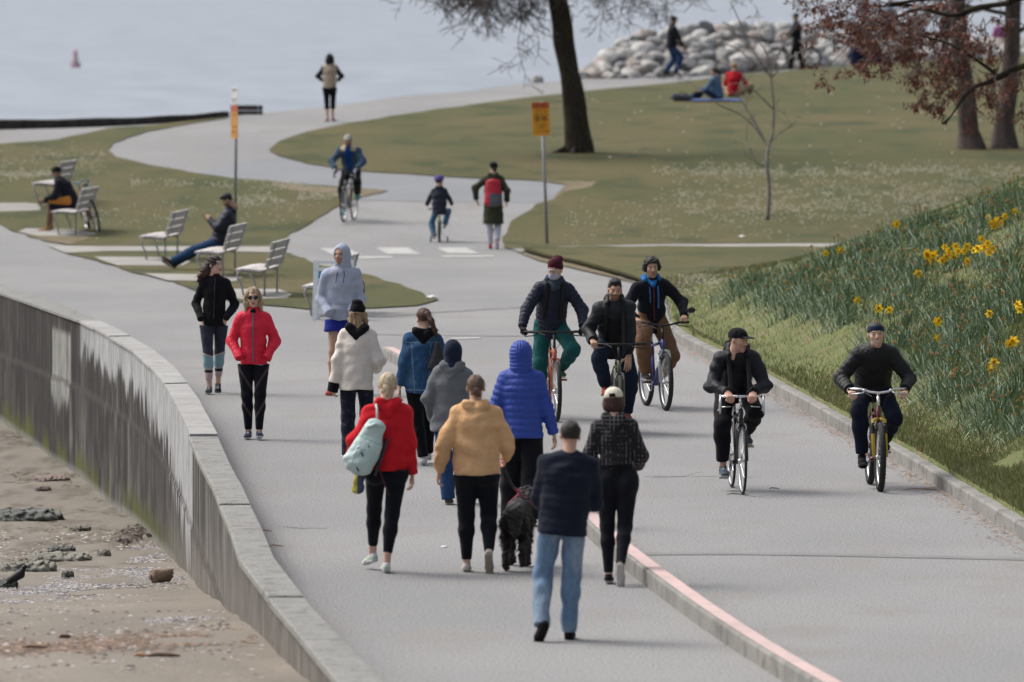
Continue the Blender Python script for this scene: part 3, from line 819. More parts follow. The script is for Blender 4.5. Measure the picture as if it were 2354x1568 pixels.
def hat_mesh(style):
    if style in _hc: return _hc[style]
    s = SDF()
    if style in ('beanie', 'slouch'):
        s.ell((0, -.014, .045), (.088, .106, .092), .02)
        s.cut(lambda X, Y, Z_: (.026 + .35 * (Y - .06) * 1.0 - Z_) * (Y < 10) + 0 * X)
        s.seg((0, -.015, .034), (0, -.015, .050), (.092, .110), (.091, .108), side=(1, 0, 0), k=.004) if 0 else None
        if style == 'beanie': s.ell((0, -.035, .135), (.060, .052, .036), .02)
        else: s.ell((0, -.07, .120), (.062, .060, .040), .03)
        s.warp(lambda X, Y, Z_: .0016 * np.sin(np.arctan2(X, Y + .014) * 44) + .004 * np.sin(38 * Z_ + 9 * X))
    elif style == 'skullcap':
        s.ell((0, -.014, .040), (.083, .102, .080), .02); s.cut(lambda X, Y, Z_: (.026 + .35 * (Y - .06) - Z_) + 0 * X)
    elif style == 'cap':
        s.ell((0, -.014, .042), (.085, .104, .080), .01); s.cut(lambda X, Y, Z_: (.030 + .10 * (Y - .06) - Z_) + 0 * X)
        s.ell((0, .108, .044), (.072, .078, .0075), .012)
        s.warp(lambda X, Y, Z_: .0012 * np.cos(np.arctan2(X, Y + .014) * 6) + 0 * Z_)
    elif style == 'helmet':
        s.ell((0, -.014, .052), (.100, .125, .082), .01); s.cut(lambda X, Y, Z_: (.030 - Z_) + 0 * X + 0 * Y)
        s.warp(lambda X, Y, Z_: .006 * np.maximum(0, np.cos(X * 130)) * (np.abs(X) < .075) * (Z_ > .07) + 0 * Y)
    elif style == 'headband':
        s.ell((0, -.016, .038), (.0835, .1015, .093), .01)
        s.cut(lambda X, Y, Z_: np.abs(Z_ - .064 + .12 * (.08 - Y) * .6) - .026 + 0 * X)
    elif style == 'hood':
        s.ell((0, -.026, .018), (.098, .118, .118), .02).seg((0, -.03, -.04), (0, -.045, -.15), (.095, .10), (.105, .095), side=(1, 0, 0), k=.04)
        s.ell((0, .115, -.005), (.060, .105, .098), .012, 's')
        s.warp(folds(.003, 20, 16, 2))
    elif style == 'puffhood':
        s.ell((0, -.026, .022), (.108, .124, .116), .02).seg((0, -.03, -.03), (0, -.04, -.135), (.108, .105), (.108, .095), side=(1, 0, 0), k=.03)
        s.ell((0, .12, -.005), (.060, .105, .098), .012, 's')
        def pq(X, Y, Z_):
            mid_ = np.abs(X) < .052
            a = np.abs(np.sin(np.pi * X / .026)) ** .6
            b = np.abs(np.sin(np.pi * (Z_ + .01) / .036)) ** .6
            return -.008 * (np.where(mid_ & (Z_ > -.085), a + 0 * Z_, b + 0 * X) - .5) + 0 * Y
        s.warp(pq)
    _hc[style] = s.mesh(.0052 if style != 'puffhood' else .0048)
    return _hc[style]
def shoe_mesh(kind):
    key = 'shoe' + kind
    if key in _hc: return _hc[key]
    s = SDF()           # origin: under the ankle on the ground, toe towards +y
    s.seg((0, -.045, .038), (0, .10, .030), (.034, .032), (.044, .026), side=(1, 0, 0), k=.02)
    s.seg((0, .10, .030), (.004, .175, .026), (.045, .026), (.036, .020), side=(1, 0, 0), k=.02)
    s.seg((0, -.03, .05), (0, -.012, .095 if kind == 'low' else .15), (.035, .042), (.036, .045), side=(1, 0, 0), k=.02)
    s.seg((0, .0, .06), (0, .09, .045), (.030, .03), (.034, .022), side=(1, 0, 0), k=.02)
    s.cut(lambda X, Y, Z_: -Z_ + 0 * X + 0 * Y)
    s.cut(lambda X, Y, Z_: Z_ - (.092 if kind == 'low' else .145) - .1 * Y + 0 * X)
    s.seg((0, -.045, .012), (.003, .178, .012), (.039, .012), (.042, .012), side=(1, 0, 0), k=.003)
    _hc[key] = s.mesh(.0065)
    return _hc[key]

def xf(V, M):
    M = np.array(M); return V @ M[:3, :3].T + M[:3, 3]
def frame(o, X, Y, Zv, sc=1.0):
    M = np.eye(4); M[:3, 0] = np.array(X) * sc; M[:3, 1] = np.array(Y) * sc; M[:3, 2] = np.array(Zv) * sc; M[:3, 3] = o; return M
def nrm(v): v = np.array(v, float); return v / max(np.linalg.norm(v), 1e-9)
def ik(A, T, l1, l2, pole):
    A = np.array(A, float); T = np.array(T, float); d = T - A; D = np.linalg.norm(d)
    if D > (l1 + l2) * .998: T = A + d / D * (l1 + l2) * .998; d = T - A; D = np.linalg.norm(d)
    a = (l1 * l1 - l2 * l2 + D * D) / (2 * D); h = math.sqrt(max(0, l1 * l1 - a * a))
    u = d / D; p = np.array(pole, float); p = p - u * p.dot(u); p = nrm(p)
    return A + u * a + p * h, T

SK = {'fair': (.56, .36, .28), 'tan': (.40, .24, .165), 'olive': (.45, .285, .205), 'ruddy': (.52, .30, .23), 'brown': (.22, .125, .085)}
class Fig: pass
def person(px, py, label, h=1.7, rot=0, z=None, root=None, res=.010, sex='f',
           pel=None, neck=None, syaw=0, sroll=0, head=(0, 0, 0), skin='fair', face={},
           hands=None, pole=None, hpose=('relaxed', 'relaxed'), hdir=None, hpalm=None, hide_hands=(False, False),
           feet=None, kpole=None, girth=1.0, wide=1.0, headfwd=.02, group=None,
           top=None, legs=None, shoes=None, hair=None, hat=None, bare=False, extra=None, gloves=None, name='person', seed=None, hsc=1.0):
    """one figure. x to its right, y to its front, z up; metres. hands/feet order: left, right"""
    k = h / 1.75
    seed = seed if seed is not None else int(px * 7 + py) % 97
    if root is None:
        p = gp(px, py)
        if z is not None: p.z = z
    else: p = Vector(root)
    E = empty(name, p, R(rot), label, 'person', group)
    f = Fig(); f.k = k; f.E = E
    pel = np.array(pel if pel is not None else (0, 0, .955), float) * k
    neck = np.array(neck if neck is not None else (0, .01, 1.475), float) * k
    spine = neck - pel; up = nrm(spine); TL = np.linalg.norm(spine)
    rt = np.array((math.cos(R(syaw)), math.sin(R(syaw)), 0)); rt = nrm(rt - up * rt.dot(up) * .9)
    rt = nrm(rt + up * math.tan(R(sroll)))
    fw = nrm(np.cross(up, rt)); hx = np.array((1., 0, 0))
    sw = (.160 if sex == 'm' else .138) * k * wide
    # torso stations, slightly bowed back
    bow = -fw * .03 * k * min(1, abs(up[1]) * 2)
    waist = pel + spine * .30 + bow * .7; chest = pel + spine * .66 + bow; upper = pel + spine * .86 + bow * .3
    sh = [neck - up * .078 * k + rt * q * sw for q in (-1, 1)]
    hipw = .092 * k * (1 if sex == 'm' else 1.02)
    hip = [pel + np.array((q * hipw, 0, -.03 * k)) for q in (-1, 1)]
    ua, fa, th_, sn = .285 * k, .255 * k, .425 * k, .425 * k
    hands = hands or [(-.26, .02, .80), (.26, .02, .80)]
    pole = pole or [(-.3, -1, 0), (.3, -1, 0)]
    kpole = kpole or [(-.05, 1, .2), (.05, 1, .2)]
    elb = []; wr = []
    for q in (0, 1):
        e, t = ik(sh[q], np.array(hands[q], float) * k, ua, fa, pole[q]); elb.append(e); wr.append(t)
    feet = feet or [(-.09, .10, 0, 0, 0), (.09, -.12, 0, 0, 0)]
    kn = []; an = []; FM = []
    for q in (0, 1):
        ft = list(feet[q]) + [0] * (5 - len(feet[q]))
        o = np.array(ft[:3], float) * k
        M = np.array((Matrix.Rotation(-R(ft[4]), 4, 'Z') @ Matrix.Rotation(-R(ft[3]), 4, 'X')))
        M[:3, :3] *= k * (1.0 if sex == 'm' else .92); M[:3, 3] = o
        a = (M @ np.array((0, -.012, .085, 1)))[:3]
        e, t = ik(hip[q], a, th_, sn, kpole[q]); kn.append(e); an.append(t)
        M[:3, 3] += t - a; FM.append(M)
    f.__dict__.update(pel=pel, neck=neck, waist=waist, chest=chest, upper=upper, sh=sh, elb=elb, wr=wr, hip=hip, kn=kn, an=an, up=up, rt=rt, fw=fw, FM=FM)
    # head frame
    hr = np.array(Euler((R(head[1]), R(head[2]), R(head[0])), 'XYZ').to_matrix())
    hc = neck + up * .045 * k + np.array((0, 0, .115 * k)) + fw * headfwd * k
    if up[2] < .8: hc = neck + np.array((0, 0, .13 * k)) + fw * .03 * k + up * .04 * k
    HM = np.eye(4); HM[:3, :3] = hr * k * .99 * hsc; hc = hc + np.array((0, 0, .10 * k * (hsc - 1))); HM[:3, 3] = hc; f.HM = HM
    # --- body: one mesh
    sk = SK[skin]
    Vs = [xf(HEAD[0], HM)]; Fs = [HEAD[1]]; Cs_ = [head_cols(HEAD[0], sk, **face)]
    off = len(Vs[0])
    b = SDF(); gk = girth * k
    b.seg(pel, waist, (.135 * gk, .095 * gk), (.12 * gk, .085 * gk), rt, .04).seg(waist, chest, (.12 * gk, .085 * gk), (.135 * gk, .09 * gk), rt, .04).seg(chest, upper, (.135 * gk, .09 * gk), (.12 * k, .07 * k), rt, .04)
    b.seg(upper, neck, (.09 * k, .06 * k), .05 * k, rt, .04).seg(neck, (HM @ np.array((0, -.035, -.12, 1)))[:3], .050 * k, .050 * k, rt, .03)
    for q in (0, 1):
        b.seg(upper, sh[q], .05 * k, .05 * k, None, .03).seg(sh[q], elb[q], .042 * k, .034 * k, None, .03).seg(elb[q], wr[q], .034 * k, .023 * k, None, .02)
        mid_c = kn[q] + (an[q] - kn[q]) * .3 - fw * .012 * k
        g2 = 1.0 if bare else .86
        b.seg(hip[q], kn[q], .072 * gk * g2, .048 * k * g2, None, .03).seg(kn[q], mid_c, .046 * k * g2, .052 * k * g2, None, .03).seg(mid_c, an[q], .050 * k, .032 * k, None, .03)
        b.seg(an[q], an[q] - np.array((0, 0, .05 * k)), .03 * k, .03 * k, None, .02)
    v, fc = b.mesh(max(res, .012) * 1.3)
    Vs.append(v); Fs.append(fc + off); off += len(v); Cs_.append(np.tile(np.array(sk) * .95, (len(v), 1)))
    for q in (0, 1):
        if hide_hands[q]: continue
        hv, hf = hand_mesh(hpose[q])
        d = nrm(hdir[q]) if hdir and hdir[q] is not None else nrm(wr[q] - elb[q])
        pn = np.array(hpalm[q] if hpalm and hpalm[q] is not None else ((1, 0, 0) if q == 0 else (-1, 0, 0)), float)
        pn = nrm(pn - d * pn.dot(d)); thm = np.cross(d, pn) * (1 if q == 1 else -1)
        hv = hv.copy()
        if q == 0: hf = hf[:, ::-1]
        M = frame(wr[q] + d * .012 * k, -pn, thm, -d, k * (1.0 if sex == 'm' else .92))
        if q == 0: pass
        Vh = xf(hv, M)
        if gloves is None:
            Vs.append(Vh); Fs.append(hf + off); off += len(hv); Cs_.append(np.tile(np.array(sk), (len(hv), 1)))
        else: mesh('glove', Vh, hf, M_cloth, E, cols=np.tile(gloves, (len(hv), 1)))
    mesh('body', np.concatenate(Vs), np.concatenate(Fs), M_skin, E, cols=np.concatenate(Cs_))
    # --- trousers
    if legs:
        g = dict(col=(.02, .02, .025), r=(.088, .060, .048), hem=.06, fold=.002, mat=M_cloth, butt=.0, name='trousers', cuff=None, calf=True, fn=None)
        g.update(legs); r = [x * k for x in g['r']]; b = SDF(); ql = None
        wr_ = g.get('waist', r[0] * 1.62)
        b.seg(pel + up * .02 * k, pel + up * .10 * k, (wr_ * girth ** .5, r[0] * 1.18), (wr_ * .93 * girth ** .5, r[0] * 1.12), hx, .03)
        for q in (0, 1):
            if g['butt']: b.ell(hip[q] + np.array((0, -.040 * k, -.045 * k)), (r[0] * 1.02, r[0] * (.85 + g['butt']), r[0] * 1.1), .04)
            end = kn[q] + (an[q] - kn[q]) * (1 - g['hem']) if g['hem'] < 1 else kn[q]
            if g.get('shorts'):
                end = hip[q] + (kn[q] - hip[q]) * g['shorts']
                b.seg(hip[q], end, r[0], r[1], None, .03, capB=True); continue
            b.seg(hip[q], kn[q], r[0], r[1], None, .035)
            mid_c = kn[q] + (an[q] - kn[q]) * .32 - (np.array((0, .012 * k, 0)) if g['calf'] else 0)
            rc = max(r[1] * .97, (r[1] + r[2]) / 2)
            b.seg(kn[q], mid_c, r[1], rc, None, .03)
            b.seg(mid_c, end, rc, r[2], None, .03, capB=True)
            if g['cuff']: b.seg(end - nrm(end - kn[q]) * .05 * k, end + nrm(end - kn[q]) * .012, r[2] * .9, r[2] * .88, None, .01, capB=True)
        if g['fold']: b.warp(folds(g['fold'], 16, 11, seed))
        if top and min(hip[0][2] - kn[0][2], hip[1][2] - kn[1][2]) > .30 * k:
            th2 = dict(hem=.80); th2.update(top)
            hq = pel + (up * .6 + np.array((0, 0, .4))) * (th2['hem'] - .955) * k + up * .004
            b.cut(lambda X, Y, Z_, hq=hq: (X - hq[0]) * up[0] + (Y - hq[1]) * up[1] + (Z_ - hq[2]) * up[2] + .25 * np.minimum(0, 0 * X))
        v, fc = b.mesh(res)
        cc = np.tile(np.array(g['col'], float), (len(v), 1))
        if g['fn']: cc = g['fn'](v, cc, f)
        f.trou = mesh(g['name'], v, fc, g['mat'], E, cols=cc)
    # --- top
    if top:
        g = dict(col=(.02, .02, .025), hem=.80, r=(.165, .155, .165), d=(.12, .11, .115), sl=(.068, .055, .042), quilt=None, fold=.003, mat=M_cloth,
                 name='jacket', hood=None, hoodcol=None, collar=.058, shw=1.0, cuff=None, fn=None, slen=.97, arms=True, flare=0, k=.035, vest=False)
        g.update(top); b = SDF(); Q = g['quilt']
        qd = (lambda ph: (Q[0], Q[1], ph)) if Q else (lambda ph: None)
        r = [x * k * girth * .965 for x in g['r']]; d = [x * k * girth for x in g['d']]
        hemp = pel + (up * .6 + np.array((0, 0, .4))) * (g['hem'] - .955) * k if g['hem'] < .955 else pel + up * (g['hem'] - .955) * k
        if 'hemoff' in g: hemp = hemp + np.array(g['hemoff']) * k
        L0 = 0
        L1_ = np.linalg.norm(waist - hemp); L2_ = np.linalg.norm(chest - waist)
        b.seg(hemp, waist, (r[0] + g['flare'] * k, d[0] + g['flare'] * k * .7), (r[1], d[1]), rt, .03, quilt=qd(0), capA=True)
        b.seg(waist, chest, (r[1], d[1]), (r[2], d[2]), rt, .03, quilt=qd(L1_))
        b.seg(chest, upper, (r[2], d[2]), (r[2] * .93, d[2] * .80), rt, .035, quilt=qd(L1_ + L2_))
        b.seg(upper, neck - up * .01, (r[2] * .62, d[2] * .62), (g['collar'] * 1.1 * k, g['collar'] * 1.1 * k), rt, .05)
        nk = (HM @ np.array((0, -.03, -.13, 1)))[:3]
        b.seg(neck - up * .03 * k, neck + (nk - neck) * .75, g['collar'] * 1.12 * k, g['collar'] * 1.02 * k, None, .02, capB=True)
        for q in (0, 1):
            s0, s1, s2 = [x * k * .93 for x in g['sl']]
            b.seg(neck - up * .050 * k + rt * (q * 2 - 1) * sw * .30, sh[q], s0 * .80, s0 * .98, None, .05)
            if not g['arms']: continue
            we = elb[q] + (wr[q] - elb[q]) * (g['slen'] if not hide_hands[q] or gloves is not None else 1.13)
            b.seg(sh[q], elb[q], s0, s1, None, .03, quilt=qd(.01)).seg(elb[q], we, s1, s2, None, .025, quilt=qd(.01 + ua), capB=True)
            if g['cuff']: b.seg(we - nrm(we - elb[q]) * .05 * k, we + nrm(we - elb[q]) * .015, g['cuff'] * k, g['cuff'] * .95 * k, None, .008, capB=True)
        if g.get('more'): g['more'](b, f)
        if g['fold']: b.warp(folds(g['fold'] * 1.35, 15, 12, seed + 3))
        hp = np.array(hemp); upn = up.copy()
        v, fc = b.mesh(res if not Q else min(res, .0085))
        cc = np.tile(np.array(g['col'], float), (len(v), 1))
        if g['fn']: cc = g['fn'](v, cc, f)
        f.top = mesh(g['name'], v, fc, g['mat'], E, cols=cc)
        if g['hood'] == 'down':
            b = SDF(); kk = k * g.get('hoodsize', 1.0); nb = neck - fw * .055 * k
            for q in (-1, 1):
                b.seg(neck + rt * q * .082 * kk + fw * .035 * k + up * .03 * k, nb + rt * q * .070 * kk - fw * .02 * k + up * .02 * k, .026 * kk, .036 * kk, None, .02)
                b.seg(nb + rt * q * .070 * kk - fw * .02 * k + up * .015 * k, nb - fw * .050 * k - up * .085 * kk, .036 * kk, .026 * kk, None, .025)
                b.seg(nb + rt * q * .04 * kk - fw * .028 * k + up * .0 * k, nb - fw * .035 * k - up * .05 * kk, .034 * kk, .030 * kk, None, .03)
            b.seg(nb - rt * .05 * kk + up * .025 * k, nb + rt * .05 * kk + up * .025 * k, .024 * kk, .024 * kk, None, .02)
            b.warp(folds(.0035, 26, 22, seed))
            v, fc = b.mesh(max(.007, res * .8)); hcl = g['hoodcol'] or g['col']
            cc = np.tile(np.array(hcl, float), (len(v), 1))
            if g.get('hoodfn'): cc = g['hoodfn'](v, cc, f)
            mesh('hood', v, fc, g['mat'], E, cols=cc)
    # --- shoes
    if shoes:
        up_c, sole, kind = (list(shoes) + ['low'])[:3]
        sv, sf = shoe_mesh(kind)
        cc = np.tile(np.array(up_c, float), (len(sv), 1)); cc[sv[:, 2] < .021] = sole
        if len(shoes) > 3:
            m_ = (np.abs(sv[:, 2] - .045 - .15 * sv[:, 1]) < .007) & (np.abs(sv[:, 0]) > .025) & (np.abs(sv[:, 1] - .03) < .05); cc[m_] = shoes[3]
            m_ = (sv[:, 1] < -.075) & (sv[:, 2] > .03) & (sv[:, 2] < .045); cc[m_] = shoes[3]
        lc = (np.abs(sv[:, 0]) < .016) & (sv[:, 1] > .03) & (sv[:, 1] < .10) & (sv[:, 2] > .05) & (np.sin(sv[:, 1] * 420) > 0)
        cc[lc] = np.array(sole) * .8
        for q in (0, 1): mesh('shoe', xf(sv, FM[q]), sf, M_cloth, E, cols=cc)
    # --- hair, hats
    if hair:
        st, hcol = hair[:2]
        hv, hf = hair_mesh(st)
        cc = np.tile(np.array(hcol, float), (len(hv), 1)) * (.75 + .5 * fbm(hv[:, 0] * 60, hv[:, 1] * 60, hv[:, 2] * 8, 5))[:, None]
        if len(hair) > 2:
            t_ = sstep(.02, -.12, hv[:, 2])[:, None]; cc = cc * (1 - t_) + np.array(hair[2]) * t_
        mir = hair[3] if len(hair) > 3 else 1
        if hat and hat[0] != 'headband':
            hv = hv.copy(); m_ = sstep(.015, .045, hv[:, 2])[:, None]
            hv = hv * (1 - m_) + hv * np.array((.84, .86, .8)) * m_
        hv2 = hv * np.array((mir, 1, 1))
        # loose strands lying over the hair
        rs_ = np.random.default_rng(seed + 5); ns = {'short': 260, 'quiff': 300, 'curly': 420}.get(st, 620)
        ii = rs_.choice(len(hv2), ns); p0 = hv2[ii]; cen = np.array((0, -.02, .03)); nn = p0 - cen; nn /= np.linalg.norm(nn, axis=1)[:, None] + 1e-6
        ln_ = rs_.uniform(.012, .030, ns) if st in ('short', 'quiff', 'curly') else rs_.uniform(.02, .06, ns)
        dr = nn * rs_.uniform(.12, .5, (ns, 1)) + np.array((0, -.35, -.75 if st not in ('quiff', 'curly') else .2)) + rs_.normal(0, .28, (ns, 3)); dr /= np.linalg.norm(dr, axis=1)[:, None]
        sd4 = np.cross(dr, nn); sd4 /= np.linalg.norm(sd4, axis=1)[:, None] + 1e-6; sd4 *= .0011
        p1_ = p0 + nn * .001; p2_ = p0 + dr * ln_[:, None]
        SV = np.stack([p1_ - sd4, p1_ + sd4, p2_ + sd4 * .4, p2_ - sd4 * .4], 1).reshape(-1, 3); SF = np.arange(ns * 4).reshape(-1, 4) + len(hv2)
        if hat: SV = SV[:0]; SF = SF[:0]
        SC_ = np.repeat(cc[ii] * rs_.uniform(.7, 1.7, (ns, 1)), 4, 0)[:len(SV)]
        mesh('hair', xf(np.concatenate([hv2, SV]), HM), np.concatenate([hf if mir > 0 else hf[:, ::-1], SF]), M_hair, E, cols=np.concatenate([cc, SC_]))
    if hat:
        st, hcol = hat[:2]; hv, hf = hat_mesh(st)
        cc = np.tile(np.array(hcol, float), (len(hv), 1))
        if len(hat) > 2 and hat[2]: cc = hat[2](hv, cc)
        nm = {'beanie': 'beanie', 'slouch': 'beanie', 'skullcap': 'beanie', 'cap': 'cap', 'helmet': 'helmet', 'headband': 'headband', 'hood': 'hood', 'puffhood': 'hood'}[st]
        mesh(nm, xf(hv, HM), hf, M_nylon if st in ('puffhood', 'helmet') else M_cloth, E, cols=cc)
    if extra: extra(f)
    return f
def part_sdf(name, b, res, col, m, parent, fn=None):
    v, fc = b.mesh(res); cc = np.tile(np.array(col, float), (len(v), 1))
    if fn: cc = fn(v, cc)
    return mesh(name, v, fc, m, parent, cols=cc)
def wpt(E, p):
    """figure point -> world"""
    return E.matrix_basis @ Vector(p)
# ================================================================ BICYCLES
def torus(Rm, r, n=56, m=10, knob=0, flat=1.0):
    V = []; F = []
    for i in range(n):
        a = 2 * math.pi * i / n
        for k in range(m):
            b = 2 * math.pi * k / m
            rr = r + (knob * (1 if (i + (k % 2)) % 2 else -.3) if math.cos(b) > -.1 else 0)
            q = Rm + rr * math.cos(b)
            V.append((rr * math.sin(b) * flat, q * math.cos(a), q * math.sin(a)))
    for i in range(n):
        j = (i + 1) % n
        for k in range(m):
            l = (k + 1) % m
            F.append((i * m + k, i * m + l, j * m + l, j * m + k))
    return V, F
def wheel(parent, y, r, tyre, rimc, x=0, steer=0, wall=None, spokes=28, knob=0, z=None, piv=None):
    mb = MB(); V, F = torus(r - tyre * 2 - .006, .011, 48, 8, flat=1.2); mb.raw(V, F)
    mb.tube([(-.045, 0, 0), (.045, 0, 0)], .016, 10); mb.tube([(-.03, 0, 0), (-.02, 0, 0)], .028, 12); mb.tube([(.02, 0, 0), (.03, 0, 0)], .028, 12)
    w_ = mb.build('wheel', rimc, parent, smooth=True)
    M = Matrix.Translation((x, y, z if z is not None else r))
    if steer and piv: M = Matrix.Translation(piv) @ Matrix.Rotation(steer, 4, 'Z') @ Matrix.Translation((-piv[0], -piv[1], -piv[2])) @ M
    w_.matrix_local = M
    mb = MB(); mb.raw(*torus(r - tyre, tyre, 96 if knob else 56, 12, knob)); mb.build('tyre', M_rubber, w_, smooth=not knob)
    if wall:
        mb = MB(); mb.raw(*torus(r - tyre * 1.55, tyre * .80, 56, 10, flat=1.12)); mb.build('tyre_wall', wall, w_, smooth=True)
    mb = MB()
    for i in range(spokes):
        a = 2 * math.pi * i / spokes; q = 1 if i % 2 else -1; a2 = a + .22 * (1 if (i // 2) % 2 else -1)
        mb.tube([(q * .024, .026 * math.cos(a2), .026 * math.sin(a2)), (0, (r - tyre * 2 - .01) * math.cos(a), (r - tyre * 2 - .01) * math.sin(a))], .0011, 4)
    mb.build('spokes', M_chrome, w_)
    return w_
def bicycle(front=None, rot=0, label='', root=None, frame=(.3, .05, .03), fork=None, bars='flat', barw=.68, barz=1.03, bary=.34, tyre=.024, r=.34,
            rim=None, wall=None, crank=20, steer=0, susp=False, saddlez=.96, saddle=(.012, .012, .013), pedal=(.02, .02, .02), rack=False, scale=1.0, roll=0,
            train=False, mirror=False, group='bicycles', name='bicycle', knob=0, barc=None, cat='bicycle', dx=0):
    mf = paint(frame, .35); mfk = paint(fork or frame, .35); rim = rim or M_alu
    a = R(rot)
    if root is None:
        p = gp(*front); root = p - Matrix.Rotation(a, 3, 'Z') @ Vector((0, .55 * scale, 0))
        root.z = float(Z(root.x, root.y))
    E = empty(name, root, a, label, cat, group, rot=(0, R(roll), a), scale=scale)
    HB, HT = Vector((0, .405, .655)), Vector((0, .365, .835)); BB = Vector((0, -.07, .285)); ST = Vector((0, -.225, saddlez - .18)); RH = Vector((0, -.50, r)); FH = Vector((0, .55, r))
    mb = MB(); tr = .0185
    mb.tube([HB, HT], .024, 12); mb.tube([HT + Vector((0, -.01, -.03)), ST - (ST - BB).normalized() * .05], tr, 10); mb.tube([HB + Vector((0, 0, .03)), BB], tr * 1.25, 10); mb.tube([BB, ST], tr, 10)
    for q in (-1, 1):
        mb.tube([BB + Vector((q * .03, -.02, 0)), BB + Vector((q * .045, -.12, .01)), RH + Vector((q * .062, 0, 0))], .0105, 8)
        mb.tube([ST + Vector((q * .018, -.01, -.03)), ST + Vector((q * .045, -.08, -.13)), RH + Vector((q * .062, 0, 0))], .0085, 8)
    mb.tube([BB - Vector((.036, 0, 0)), BB + Vector((.036, 0, 0))], .023, 12)
    fr = mb.build('frame', mf, E, smooth=True)
    mb = MB(); mb.tube([ST - Vector((0, 0, .02)), (0, -.25, saddlez - .03)], .0135, 10); mb.build('seatpost', M_alu, fr, smooth=True)
    mb = MB()
    mb.tube([(0, -.38, saddlez), (0, -.33, saddlez + .008), (0, -.22, saddlez + .002), (0, -.09, saddlez - .01)], [.055, .068, .035, .018], 12, flat=.42); mb.build('saddle', paint(saddle, .6), E, smooth=True)
    # fork, turned with the bars
    PV = (0, .385, .7); SM = Matrix.Translation(PV) @ Matrix.Rotation(R(steer), 4, 'Z') @ Matrix.Translation((0, -.385, -.7))
    mb = MB(); fx = .050 if not susp else .062
    fr_r = .0115 if not susp else .019
    mb.tube([HB + Vector((-.0, 0, .01)), HB + Vector((0, .004, -.02))], .022, 10)
    top = r + r + .045 - .0
    for q in (-1, 1):
        mb.tube([(q * .006, .408, max(.70, top) - .02), (q * fx * .85, .415, max(.685, top) - .03), (q * fx, .432, .62), (q * fx, .55 if not susp else .54, r)], [fr_r * 1.15, fr_r * 1.2, fr_r, fr_r * (.8 if not susp else 1)], 10)
    fk = mb.build('fork', mfk, E, smooth=True); fk.matrix_local = SM
    if susp:
        mb = MB()
        for q in (-1, 1): mb.tube([(q * .0625, .425, .655), (q * .0625, .452, .57)], .0205, 10)
        mb.box(0, .428, .665, .15, .03, .03); mb.build('fork_crown', M_black if susp == 'y' else M_chrome, fk)
    for q in (-1, 1): MB().tube([(q * .03, .455, .70), (q * .045, .46, .655), (q * .03, .455, .625)], .007, 6).build('brake', M_alu, fk)
    rw = wheel(E, -.50, r, tyre, rim, wall=wall, knob=knob); fwh = wheel(E, .55, r, tyre, rim, wall=wall, knob=knob, steer=R(steer), piv=PV)
    # bars
    bc = barc or M_black; mb = MB(); GL = {-1: MB(), 1: MB()}; LV = {-1: MB(), 1: MB()}
    mb.tube([HT, (0, bary + .0, barz - .035)], .016, 10); mb.tube([(0, bary - .03, barz - .03), (0, bary + .03, barz)], .015, 10)
    w2 = barw / 2
    if bars == 'drop':
        mb.tube([(-.205, bary + .03, barz), (.205, bary + .03, barz)], .013, 10)
        for q in (-1, 1):
            g, lv = GL[q], LV[q]
            mb.tube([(q * .205, bary + .03, barz), (q * .212, bary + .09, barz - .005), (q * .214, bary + .125, barz - .05), (q * .215, bary + .10, barz - .11), (q * .215, bary + .03, barz - .135), (q * .215, bary - .03, barz - .14)], .013, 10)
            lv.tube([(q * .214, bary + .11, barz + .02), (q * .214, bary + .155, barz - .03), (q * .216, bary + .165, barz - .10), (q * .218, bary + .15, barz - .165)], .0085, 8)
            g.tube([(q * .214, bary + .07, barz + .0), (q * .214, bary + .125, barz - .005)], .018, 8)
            lv.tube([(q * .19, bary + .045, barz - .105), (q * .10, bary + .05, barz - .100)], .006, 6)
    else:
        rise = {'flat': .0, 'rise': .035}[bars]
        pts = []
        for q in (-1, 1):
            h_ = [(q * w2, bary - .05, barz + rise), (q * w2 * .55, bary - .012, barz + rise), (q * w2 * .30, bary + .02, barz + rise * .3), (0, bary + .03, barz)]
            pts += h_ if q < 0 else h_[::-1][1:]
        mb.tube(pts, .0125, 10)
        for q in (-1, 1):
            g, lv = GL[q], LV[q]
            g.tube([(q * w2, bary - .052, barz + rise), (q * (w2 - .13), bary - .032, barz + rise)], .0165, 10)
            lv.tube([(q * (w2 - .16), bary + .0, barz + rise - .01), (q * (w2 - .15), bary + .045, barz + rise - .035), (q * (w2 - .02), bary + .03, barz + rise - .05)], .0062, 6)
            lv.box(q * (w2 - .165), bary + .0, barz + rise - .012, .045, .035, .03)
    hb = mb.build('handlebar', bc, E, smooth=True); hb.matrix_local = SM
    for q in (-1, 1):
        GL[q].build('grip', M_black, hb, smooth=True); LV[q].build('brake_lever', M_alu if bars == 'drop' or barc else M_black, hb, smooth=True)
    for q in (-1, 1):
        cb = MB(); x0 = q * (w2 - .17) if bars != 'drop' else q * .20
        y1, z1 = (bary + .05, barz + .0) if bars != 'drop' else (bary + .10, barz + .03)
        cb.tube([(x0, y1 - .02, z1), (x0 * .6, y1 + .07, z1 + (.09 if bars == 'drop' else -.03)), (x0 * .25, y1 + .06, z1 + (.02 if bars == 'drop' else -.14)), (q * -.02, .44, .80), (q * .01, .44, .70)], .0028, 5)
        cb.build('cable', M_black, hb)
    # cranks
    ca = R(crank); mb = MB(); PD = []
    for q in (-1, 1):
        e = Vector((q * .085, BB.y + .17 * math.cos(ca) * q, BB.z + .17 * math.sin(ca) * q))
        mb.tube([(q * .05, BB.y, BB.z), (e.x, e.y, e.z)], [.014, .010], 8)
        PD.append(MB().box(q * .135, e.y, e.z, .095, .085, .022))
